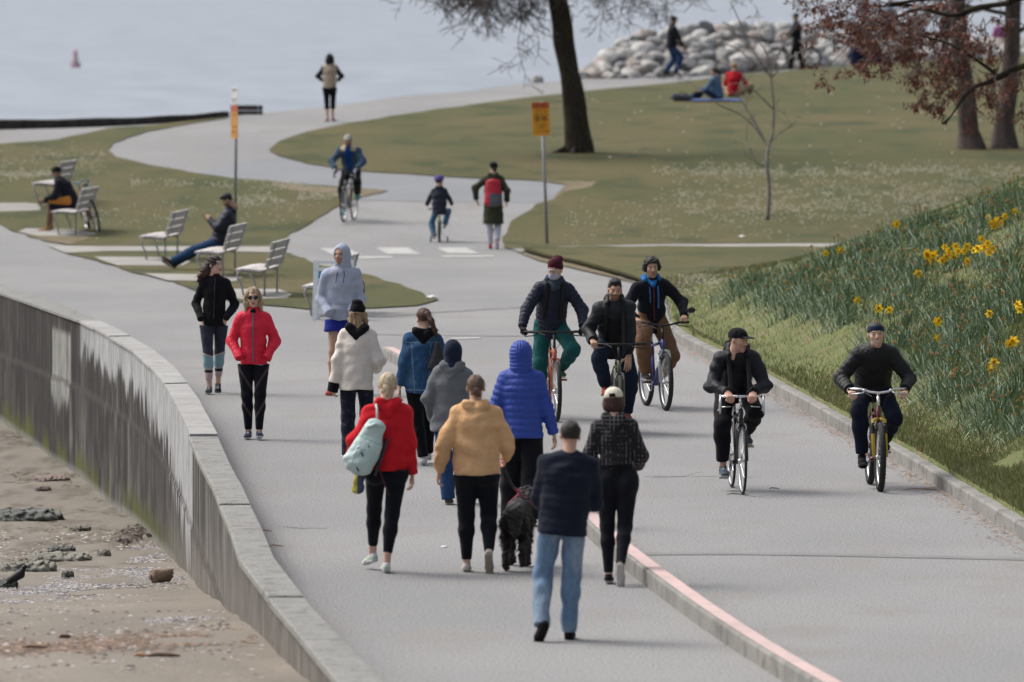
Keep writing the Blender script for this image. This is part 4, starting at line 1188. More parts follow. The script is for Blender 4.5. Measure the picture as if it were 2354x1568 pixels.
    mb.raw(*[(lambda V, F: ([(v[0] + .052, v[1] + BB.y, v[2] + BB.z) for v in V], F))(*torus(.085, .004, 32, 6))][0])
    cr = mb.build('crank', M_alu, E, smooth=True); [pd.build('pedal', paint(pedal, .5), cr) for pd in PD]
    if train:
        for q in (-1, 1):
            mb = MB(); mb.tube([(q * .05, -.50, r), (q * .20, -.50, r * .75), (q * .24, -.50, .10)], .008, 6)
            s_ = mb.build('stabiliser', M_alu, E); mb = MB(); V, F = torus(.075, .022, 20, 8); mb.raw([(v[0] + q * .26, v[1] - .50, v[2] + .098) for v in V], F)
            mb.tube([(q * .25, -.50, .098), (q * .27, -.50, .098)], .06, 14); mb.build('stabiliser_wheel', M_rubber, s_)
    if mirror:
        mb = MB(); mb.tube([(w2 - .06, bary, barz + .04), (w2 - .02, bary + .05, barz + .13)], .006, 6); mb.ell(w2 + .01, bary + .05, barz + .17, .075, .02, .040)
        mi = mb.build('mirror', M_black, hb, smooth=True)
    BB_ = BB
    return E, root, dict(ped=[(q * .125, BB.y + .17 * math.cos(ca) * q, BB.z + .17 * math.sin(ca) * q + .012) for q in (-1, 1)], bar=(bary, barz))
def xfpart(o, f): o.matrix_local = Matrix(f.HM.tolist()); return o
def goggles(f):
    mb = MB(); mb.tube([(-.062, .074, .012), (-.035, .099, .010), (0, .103, .014), (.035, .099, .010), (.062, .074, .012)], [.012, .019, .014, .019, .012], 10, flat=.35)
    return mb.build('goggles', mat('goggle_lens', (.30, .30, .28), .15, nscale=8, namt=.1, spec=.6), f.E, smooth=True)
def pack_front(f, col=None):
    """shoulder straps of a rucksack worn on the back, lying on the jacket, plus the bag behind"""
    col = col or BLK2
    me = f.top.data; v = np.empty(len(me.vertices) * 3); me.vertices.foreach_get('co', v); v = v.reshape(-1, 3)
    W = empty('backpack', f.E.location, 0, 'dark rucksack worn on the back of the ' + pack_front.who, 'backpack', 'rucksacks on backs', rot=tuple(f.E.rotation_euler))
    b = SDF().seg(f.chest - f.fw * .19 * f.k - f.up * .14 * f.k, f.upper - f.fw * .17 * f.k, (.13, .075), (.115, .06), f.rt, .03)
    part_sdf('bag', b, .012, col, M_cloth, W)
    for q in (-1, 1):
        V = []; F = []; n = 0
        for t in np.linspace(-.03, .40, 16):
            ax = f.neck - f.up * t * f.k; xo = (.092 + .03 * max(0, t - .1)) * q * f.k
            d = v - (ax + f.rt * xo); m_ = (np.abs(d @ f.rt) < .02) & (np.abs(d @ f.up) < .025)
            if not m_.sum(): continue
            p = ax + f.rt * xo + f.fw * (max(.02, (d[m_] @ f.fw).max()) + .006)
            V += [p - f.rt * .022 - f.fw * .01, p - f.rt * .02 + f.fw * .006, p + f.rt * .02 + f.fw * .006, p + f.rt * .022 - f.fw * .01]; n += 1
        for i in range(n - 1):
            for j in range(3): F.append((4 * i + j, 4 * i + j + 1, 4 * i + j + 5, 4 * i + j + 4))
        mesh('strap', np.array(V), F, paint(col, .8), W)
    return W
pack_front.who = 'cyclist on the orange bicycle'
# ================================================================ PEOPLE
BLK = c(24, 25, 32); BLK2 = c(18, 19, 26); NAVY = c(28, 33, 52)
def colband(v, cc, m, col): cc[m] = col; return cc

# --- man in jeans, nearest
def jeans_fn(v, cc, f):
    z = v[:, 2]; n = fbm(v[:, 0] * 7, v[:, 1] * 7, z * 3, 3)
    k_ = (sstep(.42, .62, n) * .55)[:, None]
    cc = cc * (1 - k_) + np.array(c(168, 186, 204)) * k_
    s_ = (np.abs(np.abs(v[:, 0]) - .004) < .004)
    return cc
F1 = person(1285, 1473, 'man in dark navy jacket and faded blue jeans walking away, nearest of all', h=1.70, rot=2, sex='m', res=.0085, skin='ruddy', girth=1.22, wide=1.08,
    pel=(.03, 0, .955), neck=(.085, .015, 1.47), head=(0, -4, 4), hands=[(-.13, .30, 1.06), (.24, .30, 1.06)], pole=[(-.30, -1, -.5), (.30, -1, -.5)],
    feet=[(-.125, -.16, .085, 42, -20), (.085, .10, 0, 0, 6)], kpole=[(-.1, 1, .2), (.05, 1, .2)],
    top=dict(col=c(32, 38, 56), hem=.845, r=(.172, .165, .178), d=(.135, .130, .128), sl=(.078, .068, .052), quilt=(.0065, .062), fold=.005, mat=M_cloth, collar=.064),
    legs=dict(col=c(112, 140, 172, .8), r=(.098, .076, .062), hem=-.06, fold=.0045, mat=M_denim, calf=False, fn=jeans_fn, waist=.150),
    shoes=(c(38, 30, 30), c(28, 26, 26)), hair=('short', c(40, 34, 34)))

# --- woman in red hoodie with mint rucksack
legg = dict(col=c(26, 28, 37), r=(.102, .063, .041), hem=.10, fold=.0008, mat=M_cloth, butt=.18)
F2 = person(888, 1317,
    'woman in bright red hoodie and black leggings with a mint rucksack on one shoulder', h=1.72, rot=0, res=.0085, girth=1.08,
    pel=(.005, 0, .965), neck=(.015, .01, 1.48), head=(-8, -3, 3), sroll=2, hands=[(-.30, .16, .98), (.225, .05, .865)], pole=[(-.6, -1, -.3), (.2, -1, 0)],
    feet=[(-.125, .32, .02, 12, -26), (.0, -.05, 0, 0, -4)], bare=True,
    top=dict(col=c(210, 16, 36, .85), hem=.89, r=(.170, .168, .170), d=(.135, .125, .122), sl=(.078, .074, .052), fold=.006, hood='down', hoodsize=1.1, name='hoodie', cuff=.044, flare=.005),
    legs=dict(legg, hem=.20), shoes=(c(232, 234, 236), c(225, 228, 225), 'low', c(150, 225, 120)), hair=('bun', c(228, 212, 178)))

# --- woman in camel sweatshirt
F3 = person(1096, 1315, 'woman in camel sweatshirt and black leggings, brown hair in a low bun, with the dog', h=1.70, rot=0, res=.0085, girth=1.18, wide=1.16,
    pel=(0, 0, .955), neck=(-.01, .01, 1.475), head=(5, -3, 0), hands=[(-.335, .05, .90), (.25, .24, 1.0)], pole=[(-.6, -1, 0), (.5, -1, -.3)], skin='fair', hide_hands=(False, False),
    feet=[(-.09, .02, 0, 0, 0), (.105, -.26, .13, 62, 4)], kpole=[(-.03, 1, .2), (.02, 1, .1)],
    top=dict(col=c(222, 176, 128, .86), hem=.865, r=(.188, .176, .178), d=(.145, .135, .135), sl=(.080, .080, .052), fold=.006, hood='down', hoodsize=1.15, name='sweatshirt', cuff=.044),
    legs=dict(legg, r=(.118, .072, .044), hem=.08, butt=.2), shoes=(c(214, 208, 204), c(176, 164, 148)), hair=('bun', c(112, 86, 70)))

# --- woman in plaid
def plaid(v, cc, f):
    x, y, z = v.T; cc = cc.copy()
    g = ((np.abs(np.sin(x * math.pi / .034)) < .24) | (np.abs(np.sin(z * math.pi / .034)) < .24))
    cc[g] = c(128, 126, 126); return cc
F4 = person(1412, 1343, 'woman in plaid hooded jacket, black leggings and cream cap, jogging away', h=1.665, rot=-3, res=.0085,
    pel=(.02, .03, .965), neck=(-.005, .06, 1.47), head=(-4, -6, -3), hands=[(-.17, .28, 1.06), (.20, .28, 1.04)], pole=[(-.45, -1, -.4), (.45, -1, -.4)],
    feet=[(-.05, .02, 0, 2, 0), (.065, -.34, .155, 70, 0)], kpole=[(-.03, 1, .1), (.06, 1, .1)], girth=.98,
    top=dict(col=c(44, 42, 48), hem=1.005, r=(.150, .140, .158), d=(.115, .105, .112), sl=(.074, .072, .058), fold=.003, hood='down', fn=plaid, hoodfn=plaid, name='plaid_jacket'),
    legs=dict(legg, hem=.04, butt=.24), shoes=(c(40, 34, 40), c(214, 208, 204)), hair=('bob', c(74, 46, 42)),
    hat=('cap', c(226, 218, 200, .85), lambda v, cc: colband(v, cc, (np.abs(v[:, 0]) < .028) & (v[:, 1] < -.06) & (v[:, 2] < .058), c(30, 24, 24))),
    extra=lambda f: part_sdf('undershirt', SDF().seg(f.pel - f.up * .01, f.pel + f.up * .10 * f.k, (.150, .118), (.138, .112), f.rt, .02, capA=True, capB=True), .009, BLK2, M_cloth, f.E))

# --- blue puffer
F5 = person(1198, 1208, 'person in bright blue quilted jacket with the hood up, seen from behind', h=1.72, rot=0, res=.0085, girth=1.12, sex='f', wide=1.08,
    pel=(.01, 0, .96), neck=(-.0, .01, 1.47), head=(0, -2, 0), hands=[(-.23, .20, .98), (.325, .04, .825)], pole=[(-.4, -1, -.2), (.4, -1, 0)], sroll=-1,
    feet=[(-.10, .15, 0, 0, 0), (.10, -.10, 0, 0, 4)],
    top=dict(col=c(46, 76, 172, .80), hem=.83, r=(.182, .172, .180), d=(.145, .135, .135), sl=(.082, .074, .056), quilt=(.012, .062), fold=.0022, mat=M_nylon, cuff=.05, flare=.003),
    legs=dict(col=c(24, 25, 33), r=(.108, .100, .098), hem=-.04, fold=.004, calf=False), shoes=(c(50, 44, 44), c(40, 36, 36)), hat=('puffhood', c(46, 76, 172, .80)))

# --- grey shell jacket, navy hood
F6 = person(1036, 1160, 'person in grey rain jacket over a navy hood, seen from behind', h=1.60, rot=-6, res=.0095, girth=1.1, wide=1.0,
    pel=(-.01, 0, .955), neck=(.02, .01, 1.47), head=(0, -2, 0), hands=[(-.20, .12, .93), (.23, .12, .9)], pole=[(-.7, -1, 0), (.6, -1, 0)], hide_hands=(True, True),
    feet=[(-.02, -.02, 0, 0, 0), (.10, .25, 0, 0, 0)],
    top=dict(col=c(122, 126, 132), hem=.78, r=(.178, .168, .170), d=(.145, .13, .13), sl=(.082, .076, .064), fold=.005, hood='down', hoodsize=1.25, mat=M_cloth, flare=.012),
    legs=dict(col=c(44, 78, 122), r=(.095, .080, .074), hem=-.05, fold=.004, mat=M_denim, calf=False), shoes=(c(90, 84, 88), c(196, 188, 172)), hat=('hood', c(34, 44, 68)))

# --- denim jacket, pony tail
def denim_fn(v, cc, f):
    n = fbm(v[:, 0] * 9, v[:, 1] * 9, v[:, 2] * 9, 6); k_ = (sstep(.45, .62, n) * .35)[:, None]
    cc = cc * (1 - k_) + np.array(c(92, 128, 160)) * k_
    x, y, z = v.T
    cc[(np.abs(z - 1.30) < .006) & (y < .0) & (np.abs(x) < .17)] = c(110, 140, 168)
    cc[(np.abs(np.abs(x) - .085 - (z - 1.0) * .06) < .005) & (z < 1.29) & (y < 0)] = c(104, 136, 164)
    cc[np.abs(z - (z.min() + .045)) < .005] = c(120, 146, 170)
    return cc
F7 = person(967, 1070, 'woman in a blue denim jacket with a long brown ponytail, seen from behind', h=1.66, rot=4, res=.0092,
    pel=(.0, 0, .96), neck=(.03, .01, 1.47), head=(24, -3, -4), hands=[(-.235, -.02, .86), (.24, .16, .98)], pole=[(-.8, -1, 0), (.8, -1, 0)], hide_hands=(False, True),
    feet=[(.03, -.02, 0, 0, 4), (.10, .28, 0, 0, 0)], girth=1.05,
    top=dict(col=c(48, 86, 128), hem=.80, r=(.172, .162, .168), d=(.135, .125, .125), sl=(.080, .076, .056), fold=.0045, hood='down', hoodcol=c(22, 22, 28), mat=M_denim, fn=denim_fn, hoodsize=1.15),
    legs=dict(col=BLK2, r=(.094, .068, .058), hem=.02, fold=.002, calf=False), shoes=(c(224, 222, 220), c(210, 208, 206), 'low'), hair=('tail', c(88, 56, 44)))

# --- cream jacket, black beanie
def velvet(v, cc, f):
    n = fbm(v[:, 0] * 22, v[:, 1] * 22, v[:, 2] * 22, 4); cc = cc.copy(); cc[np.abs(n - .5) < .03] = c(64, 66, 88); return cc
F8 = person(822, 1064, 'woman in cream jacket and black beanie, seen from behind', h=1.68, rot=-4, res=.0092, girth=1.05,
    pel=(-.01, 0, .965), neck=(.0, .01, 1.475), head=(-14, -3, 2), hands=[(-.265, -.04, .84), (.19, .22, 1.04)], pole=[(-.8, -1, 0), (.6, -1, -.6)], hide_hands=(False, True), sroll=-3,
    feet=[(-.10, -.06, 0, 0, 0), (.09, .25, 0, 0, 0)],
    top=dict(col=c(236, 226, 217, .78), hem=.80, r=(.180, .168, .168), d=(.145, .135, .132), sl=(.076, .076, .066), fold=.0045, hood='down', hoodcol=c(26, 27, 34), hoodsize=1.2, mat=M_cloth, flare=.008),
    legs=dict(col=c(34, 36, 52), r=(.096, .076, .070), hem=.0, fold=.002, calf=False, fn=velvet), shoes=(c(220, 218, 216), c(220, 218, 216)), hair=('long', c(176, 144, 112)), hat=('beanie', c(22, 23, 29)),
    extra=lambda f: part_sdf('cuff', SDF().seg(f.wr[0] + nrm(f.wr[0] - f.elb[0]) * -.03, f.wr[0] + nrm(f.wr[0] - f.elb[0]) * .10, .060, .058, None, .01, capA=True, capB=True), .009, BLK2, M_cloth, f.E))

# --- man in pale grey hoodie and blue shorts
def greyh(v, cc, f):
    x, y, z = v.T
    m = (np.abs(z - 1.12) < .012) & (y > 0) & (np.abs(x) < .12); cc[m] = np.array(cc[0]) * .8
    e = f.elb[0] * .5 + f.sh[0] * .5
    m = (np.abs(z - e[2]) < .08) & (x < e[0] - .055) & (np.abs(y - e[1]) < .03); cc[m] = c(34, 38, 50)
    return cc
F9 = person(783, 907, 'tall man in pale grey hoodie with hood up and blue shorts', h=1.84, rot=178, sex='m', res=.009, skin='olive', girth=1.06,
    pel=(-.02, 0, .96), neck=(-.01, .02, 1.48), head=(-24, -2, 0), face=dict(brow=(.012, .01, .008), beard=((.10, .07, .05), .45)), hands=[(-.13, .165, .98), (.13, .165, .98)], pole=[(-.65, -.7, -.4), (.65, -.7, -.4)], hide_hands=(True, True),
    feet=[(-.10, -.30, .05, 30, 0), (.10, .10, 0, 0, 8)], bare=True,
    top=dict(col=c(178, 186, 208, .76), hem=.875, r=(.168, .168, .182), d=(.135, .13, .13), sl=(.078, .068, .056), fold=.0055, name='hoodie', fn=greyh,
             more=lambda b, f: b.seg(f.pel + f.up * .06 + f.fw * .10, f.pel + f.up * .20 + f.fw * .10, (.125, .06), (.10, .05), f.rt, .02)),
    legs=dict(col=c(38, 52, 158), r=(.112, .118, .1), shorts=.46, fold=.004, name='shorts', waist=.150), shoes=(c(196, 84, 74), c(210, 120, 100)),
    hat=('hood', c(178, 186, 208, .76)), hair=('short', c(28, 24, 24)),
    extra=lambda f: [MB().tube([f.neck + f.fw * .075 + f.rt * q * .035 + np.array((0, 0, .0)), f.neck + f.fw * .135 + f.rt * q * .045 - np.array((0, 0, .08)), f.neck + f.fw * .150 + f.rt * q * (.06 if q > 0 else .03) - np.array((0, 0, .17))], .0045, 6).build('drawstring', paint(c(34, 36, 48), .8), f.E) for q in (-1, 1)])

# --- woman in black zip jacket
def legA(v, cc, f):
    z = v[:, 2]; cc = cc.copy(); zk = (f.kn[0][2] + f.kn[1][2]) / 2
    for q in (0, 1):
        s_ = (v[:, 0] < 0) == (q == 0); kz = f.kn[q][2]
        sl = .35 * (v[:, 0] - f.kn[q][0]) * (1 if q else -1)
        m = s_ & (z < kz - .02 + sl); cc[m] = c(150, 186, 198)
        m = s_ & (np.abs(z - (kz - .02 + sl)) < .008); cc[m] = c(220, 190, 190)
        m = s_ & (z < kz - .20); cc[m] = c(40, 42, 58)
        m = s_ & (z < kz - .24); cc[m] = c(214, 186, 186)
        m = s_ & (np.abs(z - kz + .195) < .008); cc[m] = c(214, 186, 186)
    return cc
def zipper(E, f, col, n=5, w_=.006, off=.002, z0=-.12, up_=None):
    pass
def front_strip(f, ztop, zbot, wd, col, name, m=M_cloth, off=.004, xo=0):
    """a strip lying on the front of the top, found by its own mesh"""
    me = f.top.data; v = np.empty(len(me.vertices) * 3); me.vertices.foreach_get('co', v); v = v.reshape(-1, 3)
    rt = f.rt; fw = f.fw; mb = MB(); pts = []
    for t in np.linspace(0, 1, 22):
        ax = f.pel + (f.neck - f.pel) * (zbot + (ztop - zbot) * t) + rt * xo
        d = v - ax; a = np.abs(d @ rt); u = np.abs(d @ f.up)
        m_ = (a < .022) & (u < .03)
        if m_.sum(): pts.append(ax + fw * ((d[m_] @ fw).max() + off))
    V = []; F = []
    for p in pts: V += [p - rt * wd, p - rt * wd + fw * .004, p + rt * wd + fw * .004, p + rt * wd]
    for i in range(len(pts) - 1):
        for j in range(3): F.append((4 * i + j, 4 * i + j + 1, 4 * i + j + 5, 4 * i + j + 4))
    if pts: mesh(name, np.array(V), F, paint(col, .6), f.E)
F10 = person(492, 905, 'woman with long dark curly hair, black zip jacket and grey leggings with light blue calves', h=1.71, rot=181, res=.0088, skin='fair',
    pel=(0, 0, .96), neck=(-.02, .02, 1.47), head=(48, 0, 0), face=dict(lip=(.30, .09, .09), brow=(.012, .008, .007)), hands=[(-.165, .13, .97), (.165, .13, .97)], pole=[(-.7, -.8, -.3), (.6, -.9, -.3)], hide_hands=(True, True),
    feet=[(-.045, -.30, .055, 34, 0), (.055, .12, 0, 0, 4)], kpole=[(.03, 1, .1), (-.03, 1, .1)], bare=True,
    top=dict(col=c(26, 27, 33), hem=.855, r=(.158, .142, .152), d=(.125, .11, .115), sl=(.070, .060, .050), fold=.0035, collar=.056),
    legs=dict(col=c(60, 64, 78), r=(.098, .062, .044), hem=.22, fold=.0008, fn=legA), shoes=(c(48, 52, 58), c(190, 190, 190), 'low'), hair=('flow', c(52, 36, 38), c(88, 56, 48), 1),
    extra=lambda f: (part_sdf('collar', SDF().seg(f.neck - f.up * .01, f.neck + f.up * .055, .060, .056, None, .01, capA=True, capB=True), .008, c(92, 26, 44), M_cloth, f.E), front_strip(f, 1.0, .0, .004, c(62, 62, 70), 'zip')))

# --- woman in red jacket with sunglasses
def redj(v, cc, f):
    z = v[:, 2]; cc[z < z.min() + .014] = c(60, 170, 178)
    return cc
def mesh_leg(v, cc, f):
    cc = cc.copy(); x, y, z = v.T
    for q in (0, 1):
        s_ = (x < 0) == (q == 0); dx = (x - f.kn[q][0]) * (1 if q else -1)
        for z0 in (f.kn[q][2] + .16, f.kn[q][2] - .16):
            m = s_ & (np.abs(z - z0 - dx * 1.6) < .024) & (y > 0); cc[m] = c(86, 72, 74)
    return cc
def sunglasses(f):
    mb = MB()
    for q in (-1, 1):
        mb.ell(q * .034, .098, .006, .027, .006, .024, 14, 8); mb.tube([(q * .060, .090, .014), (q * .078, .0, .006)], .003, 6)
    mb.tube([(-.012, .102, .012), (.012, .102, .012)], .004, 6)
    o = mb.build('sunglasses', mat('dark_lens', (.012, .008, .010), .12, nscale=5, namt=.05, spec=.6), f.E, smooth=True); o.matrix_local = Matrix(f.HM.tolist())
F11 = person(583, 1010, 'blonde woman with dark sunglasses in a red zip jacket and black leggings', h=1.69, rot=180, res=.0085, skin='fair', girth=1.04,
    pel=(0, 0, .965), neck=(.0, .02, 1.475), head=(0, -3, 2), face=dict(lip=(.34, .13, .12)), hands=[(-.165, .13, .96), (.165, .13, .96)], pole=[(-.8, -.8, -.25), (.8, -.8, -.25)], hide_hands=(True, True),
    feet=[(-.068, .10, 0, -8, -6), (.060, -.04, 0, 0, 4)], kpole=[(.05, 1, .1), (-.05, 1, .1)],
    top=dict(col=c(230, 20, 62, .85), hem=.855, r=(.152, .140, .155), d=(.125, .112, .118), sl=(.072, .066, .054), quilt=(.0018, .05), fold=.004, fn=redj, collar=.068, mat=M_nylon),
    legs=dict(col=c(28, 28, 38), r=(.100, .063, .042), hem=.06, fold=.0008, fn=mesh_leg), shoes=(c(34, 40, 72), c(226, 226, 228), 'low', c(206, 52, 130)), hair=('long', c(176, 150, 120), c(214, 186, 150)),
    extra=lambda f: (sunglasses(f), front_strip(f, 1.04, -.13, .0065, c(70, 120, 130), 'zip'), part_sdf('scarf', SDF().ell(f.neck + f.fw * .085 + f.up * .01, (.034, .022, .026), .01), .006, BLK2, M_cloth, f.E)))

# ---------------------------------------------------------------- cyclists
def ped(bk, q, dz=0, dyaw=0, pitch=0):
    p = bk['ped'][q]; return (p[0] * 1.0, p[1] - .10, p[2] + dz, pitch, dyaw)
def rider(bk, root, rot, k, **kw):
    return person(0, 0, root=root, rot=rot, **kw)
def S(p, h): return tuple(x / (h / 1.75) for x in p)
def straps(f, col=BLK2, back=True, bag=None):
    for q in (-1, 1):
        mb = MB(); pts = []
        for t, o in ((-.14, .0), (-.02, .075), (.12, .125), (.26, .135), (.42, .12)):
            pts.append(f.neck - f.up * (t + .045) * f.k + f.fw * o * f.k + f.rt * q * (.095 + .02 * t) * f.k)
        mb.tube(pts, .019, 8, flat=.35)
    return
# orange bicycle
h12 = 1.80
bk, rt_, d = bicycle((1278, 970), 184.6, 'orange bicycle with wide flat black handlebars and tan tyre walls', frame=c(206, 96, 66, .8), tyre=.026, r=.352, barw=.74, barz=1.03, crank=-78,
    wall=paint(c(196, 160, 124), .7), pedal=c(200, 70, 44), saddlez=1.0, steer=2)
P = person(0, 0, 'cyclist in navy quilted jacket, maroon beanie and green trousers on the orange bicycle', root=rt_, rot=184.6, h=h12, sex='m', res=.0088, girth=1.08,
    pel=S((.0, -.20, 1.10), h12), neck=S((-.03, .02, 1.585), h12), head=(-30, -6, 0), syaw=0, skin='fair', face=dict(beard=((.12, .08, .06), .2)), sroll=0,
    hands=[S((-.345, .205, 1.075), h12), S((.365, .205, 1.075), h12)], pole=[(-1, -.9, -.2), (1, -.9, -.2)], hpose=('grip', 'grip'), hdir=[(.1, 1, -.25), (-.1, 1, -.25)], hpalm=[(0, -.2, -1), (0, -.2, -1)], gloves=c(40, 36, 40),
    feet=[ped(d, 0), ped(d, 1)], kpole=[(-.35, 1, .2), (.2, 1, .2)],
    top=dict(col=c(30, 38, 62), hem=.80, r=(.162, .162, .178), d=(.135, .13, .13), sl=(.078, .072, .052), quilt=(.009, .056), fold=.002, mat=M_nylon, hemoff=(0, .03, 0)),
    legs=dict(col=c(26, 96, 96), r=(.102, .084, .060), hem=.10, fold=.004, cuff=.05), shoes=(c(60, 96, 78), c(200, 200, 170), 'low', c(90, 190, 150)), hair=('short', c(90, 62, 50)), hat=('slouch', c(84, 24, 44)),
    extra=lambda f: (part_sdf('scarf', SDF().seg(f.neck + f.rt * .07 + f.up * .03, f.neck + f.fw * .085 + f.up * .0, .045, .052, None, .02).seg(f.neck - f.rt * .07 + f.up * .03, f.neck + f.fw * .085, .045, .052, None, .02).seg(f.neck - f.rt * .06 + f.up * .04, f.neck + f.rt * .06 + f.up * .04 - f.fw * .05, .045, .045, None, .03).warp(folds(.006, 40, 34, 4)), .007, c(62, 74, 86), M_cloth, f.E),
        xfpart(part_sdf('face_mask', SDF().ell((0, .042, -.062), (.060, .066, .052), .01).ell((0, .100, -.035), (.018, .012, .022), .02).cut(lambda X, Y, Z_: -(Y + .01) + 0 * X + 0 * Z_), .006, c(200, 204, 226), M_cloth, f.E), f), xfpart(goggles(f), f), pack_front(f)))
# green bicycle
h13 = 1.78
bk, rt_, d = bicycle((1425, 1003), 182.5, 'olive green bicycle with knobby tyres ridden by the man with the goatee', frame=c(110, 118, 92), tyre=.027, knob=.003, barw=.62, barz=1.02, crank=64, rim=M_black,
    pedal=c(220, 140, 40), steer=0, roll=0)
P = person(0, 0, 'dark haired cyclist with goatee in a charcoal jacket and dark jeans on the green bicycle', root=rt_, rot=182.5, h=h13, sex='m', res=.0088, skin='tan', girth=1.08,
    pel=S((.03, -.20, 1.03), h13), neck=S((.035, .13, 1.475), h13), head=(3, -6, -2), face=dict(beard=((.03, .022, .018), .75), brow=(.01, .008, .006)), sroll=-2,
    hands=[S((-.12, .20, .80), h13), S((.285, .22, 1.055), h13)], pole=[(-.7, -1, .1), (.45, -1, -.4)], hpose=('flat', 'grip'), hdir=[(.1, .55, -.8), (-.1, 1, -.3)], hpalm=[(.2, -1, -.4), (0, -.2, -1)],
    feet=[ped(d, 0, pitch=6), ped(d, 1, pitch=8)], kpole=[(-.30, 1, .2), (.25, 1, .2)],
    top=dict(col=c(34, 40, 48), hem=.80, r=(.165, .168, .182), d=(.135, .13, .13), sl=(.082, .076, .058), fold=.006, mat=M_nylon, hood='down', hoodcol=c(24, 26, 30), collar=.066, fn=lambda v, cc, f: colband(v, cc, (v[:, 2] < 1.30) & (np.abs(v[:, 0]) < .16), c(22, 24, 30))),
    legs=dict(col=c(32, 44, 64), r=(.102, .086, .066), hem=.0, fold=.004, mat=M_denim, calf=False), shoes=(c(176, 74, 60), c(60, 50, 50), 'low', c(70, 60, 60)), hair=('quiff', c(26, 24, 26)),
    extra=lambda f: (setattr(pack_front, 'who', 'man with the goatee'), pack_front(f)))
# blue bicycle
h14 = 1.78
bk, rt_, d = bicycle((1532, 944), 192, 'blue and white mountain bicycle with knobby tyres and a handlebar mirror', frame=c(44, 62, 150), fork=c(205, 208, 214), tyre=.028, knob=.004, bars='rise', barw=.66, barz=1.0, crank=10, susp=True, steer=-2, mirror=False, roll=0)
mm = MB(); mm.tube([(-.30, .30, 1.05), (-.33, .36, 1.16)], .006, 6); mm.ell(-.345, .36, 1.18, .055, .02, .034); mm.build('mirror', M_black, bk, smooth=True)
P = person(0, 0, 'curly haired cyclist in a navy jacket over a blue hood on the blue bicycle', root=rt_, rot=192, h=h14, sex='m', res=.0092, skin='olive', girth=1.02,
    pel=S((.0, -.20, 1.03), h14), neck=S((.05, -.02, 1.52), h14), head=(-4, -2, 3), face=dict(beard=((.10, .07, .05), .4), brow=(.01, .008, .006)),
    hands=[S((-.295, .21, 1.10), h14), S((.295, .21, 1.08), h14)], pole=[(-1, -.8, -.1), (1, -.8, -.2)], hpose=('grip', 'grip'), hdir=[(.2, 1, -.2), (-.1, 1, -.3)], hpalm=[(0, -.2, -1), (0, -.2, -1)],
    feet=[ped(d, 0), ped(d, 1)], kpole=[(-.3, 1, .2), (.3, 1, .2)],
    top=dict(col=c(28, 32, 42), hem=.84, r=(.160, .158, .172), d=(.13, .125, .125), sl=(.076, .070, .054), fold=.005, hood='down', hoodcol=c(30, 118, 196), collar=.054, name='jacket'),
    legs=dict(col=c(132, 98, 72), r=(.105, .092, .074), hem=.06, fold=.005, calf=False), shoes=(c(60, 56, 56), c(190, 184, 176)), hair=('curly', c(28, 24, 26)),
    extra=lambda f: (front_strip(f, .98, .12, .006, c(120, 30, 44), 'zip'), front_strip(f, .94, .40, .010, c(36, 124, 200), 'drawstring', off=.006, xo=-.055), front_strip(f, .94, .55, .006, c(36, 124, 200), 'drawstring', off=.006, xo=.045),
        part_sdf('hood_collar', SDF().seg(f.neck + f.rt * .065 + f.up * .03, f.neck + f.fw * .10 - f.up * .015, .026, .024, None, .02).seg(f.neck - f.rt * .065 + f.up * .03, f.neck + f.fw * .10 - f.up * .015, .026, .024, None, .02), .007, c(30, 118, 196), M_cloth, f.E)))
# road bicycle
h15 = 1.80
bk, rt_, d = bicycle((1707, 1137), 184.2, 'black road bicycle with silver drop handlebars and thin tyres', frame=c(28, 30, 36), fork=c(60, 64, 72), tyre=.0135, r=.335, bars='drop', barz=.965, barc=M_chrome, crank=-62, saddlez=.95, pedal=c(190, 190, 190))
P = person(0, 0, 'cyclist in black jacket and black cap looking sideways on the road bicycle', root=rt_, rot=184.2, h=h15, sex='m', res=.0085, skin='ruddy', girth=1.06,
    pel=S((.0, -.28, 1.03), h15), neck=S((.0, .10, 1.375), h15), head=(50, -8, 0), face=dict(beard=((.16, .12, .10), .35)),
    hands=[S((-.13, .335, 1.0), h15), S((.13, .335, 1.0), h15)], pole=[(-.75, -.5, -.5), (.75, -.5, -.5)], hpose=('grip', 'grip'), hdir=[(.15, 1, -.45), (-.15, 1, -.45)], hpalm=[(0, -.3, -1), (0, -.3, -1)],
    feet=[ped(d, 0, pitch=4), ped(d, 1, pitch=4)], kpole=[(-.16, 1, .2), (.20, 1, .2)],
    top=dict(col=c(30, 32, 42), hem=.84, r=(.158, .160, .178), d=(.14, .13, .13), sl=(.080, .072, .054), fold=.006, mat=M_nylon, hood='down', hoodsize=1.1, collar=.066, hemoff=(0, .03, 0), fn=lambda v, cc, f: colband(v, cc, (np.abs(v[:, 0]) < .13) & (v[:, 1] > .05) & (v[:, 2] < 1.3 * f.k), c(20, 21, 28))),
    legs=dict(col=c(24, 25, 32), r=(.104, .082, .060), hem=.16, fold=.0045, cuff=.05), shoes=(c(84, 98, 112), c(206, 202, 194), 'low', c(30, 34, 42)), hair=('short', c(60, 54, 52)), hat=('cap', c(26, 27, 33)),
    extra=lambda f: (MB().tube([f.wr[0] - nrm(f.wr[0] - f.elb[0]) * .012, f.wr[0] + nrm(f.wr[0] - f.elb[0]) * .012], .034, 12).build('watch', M_black, f.E), setattr(pack_front, 'who', 'cyclist in the black cap'), pack_front(f)))
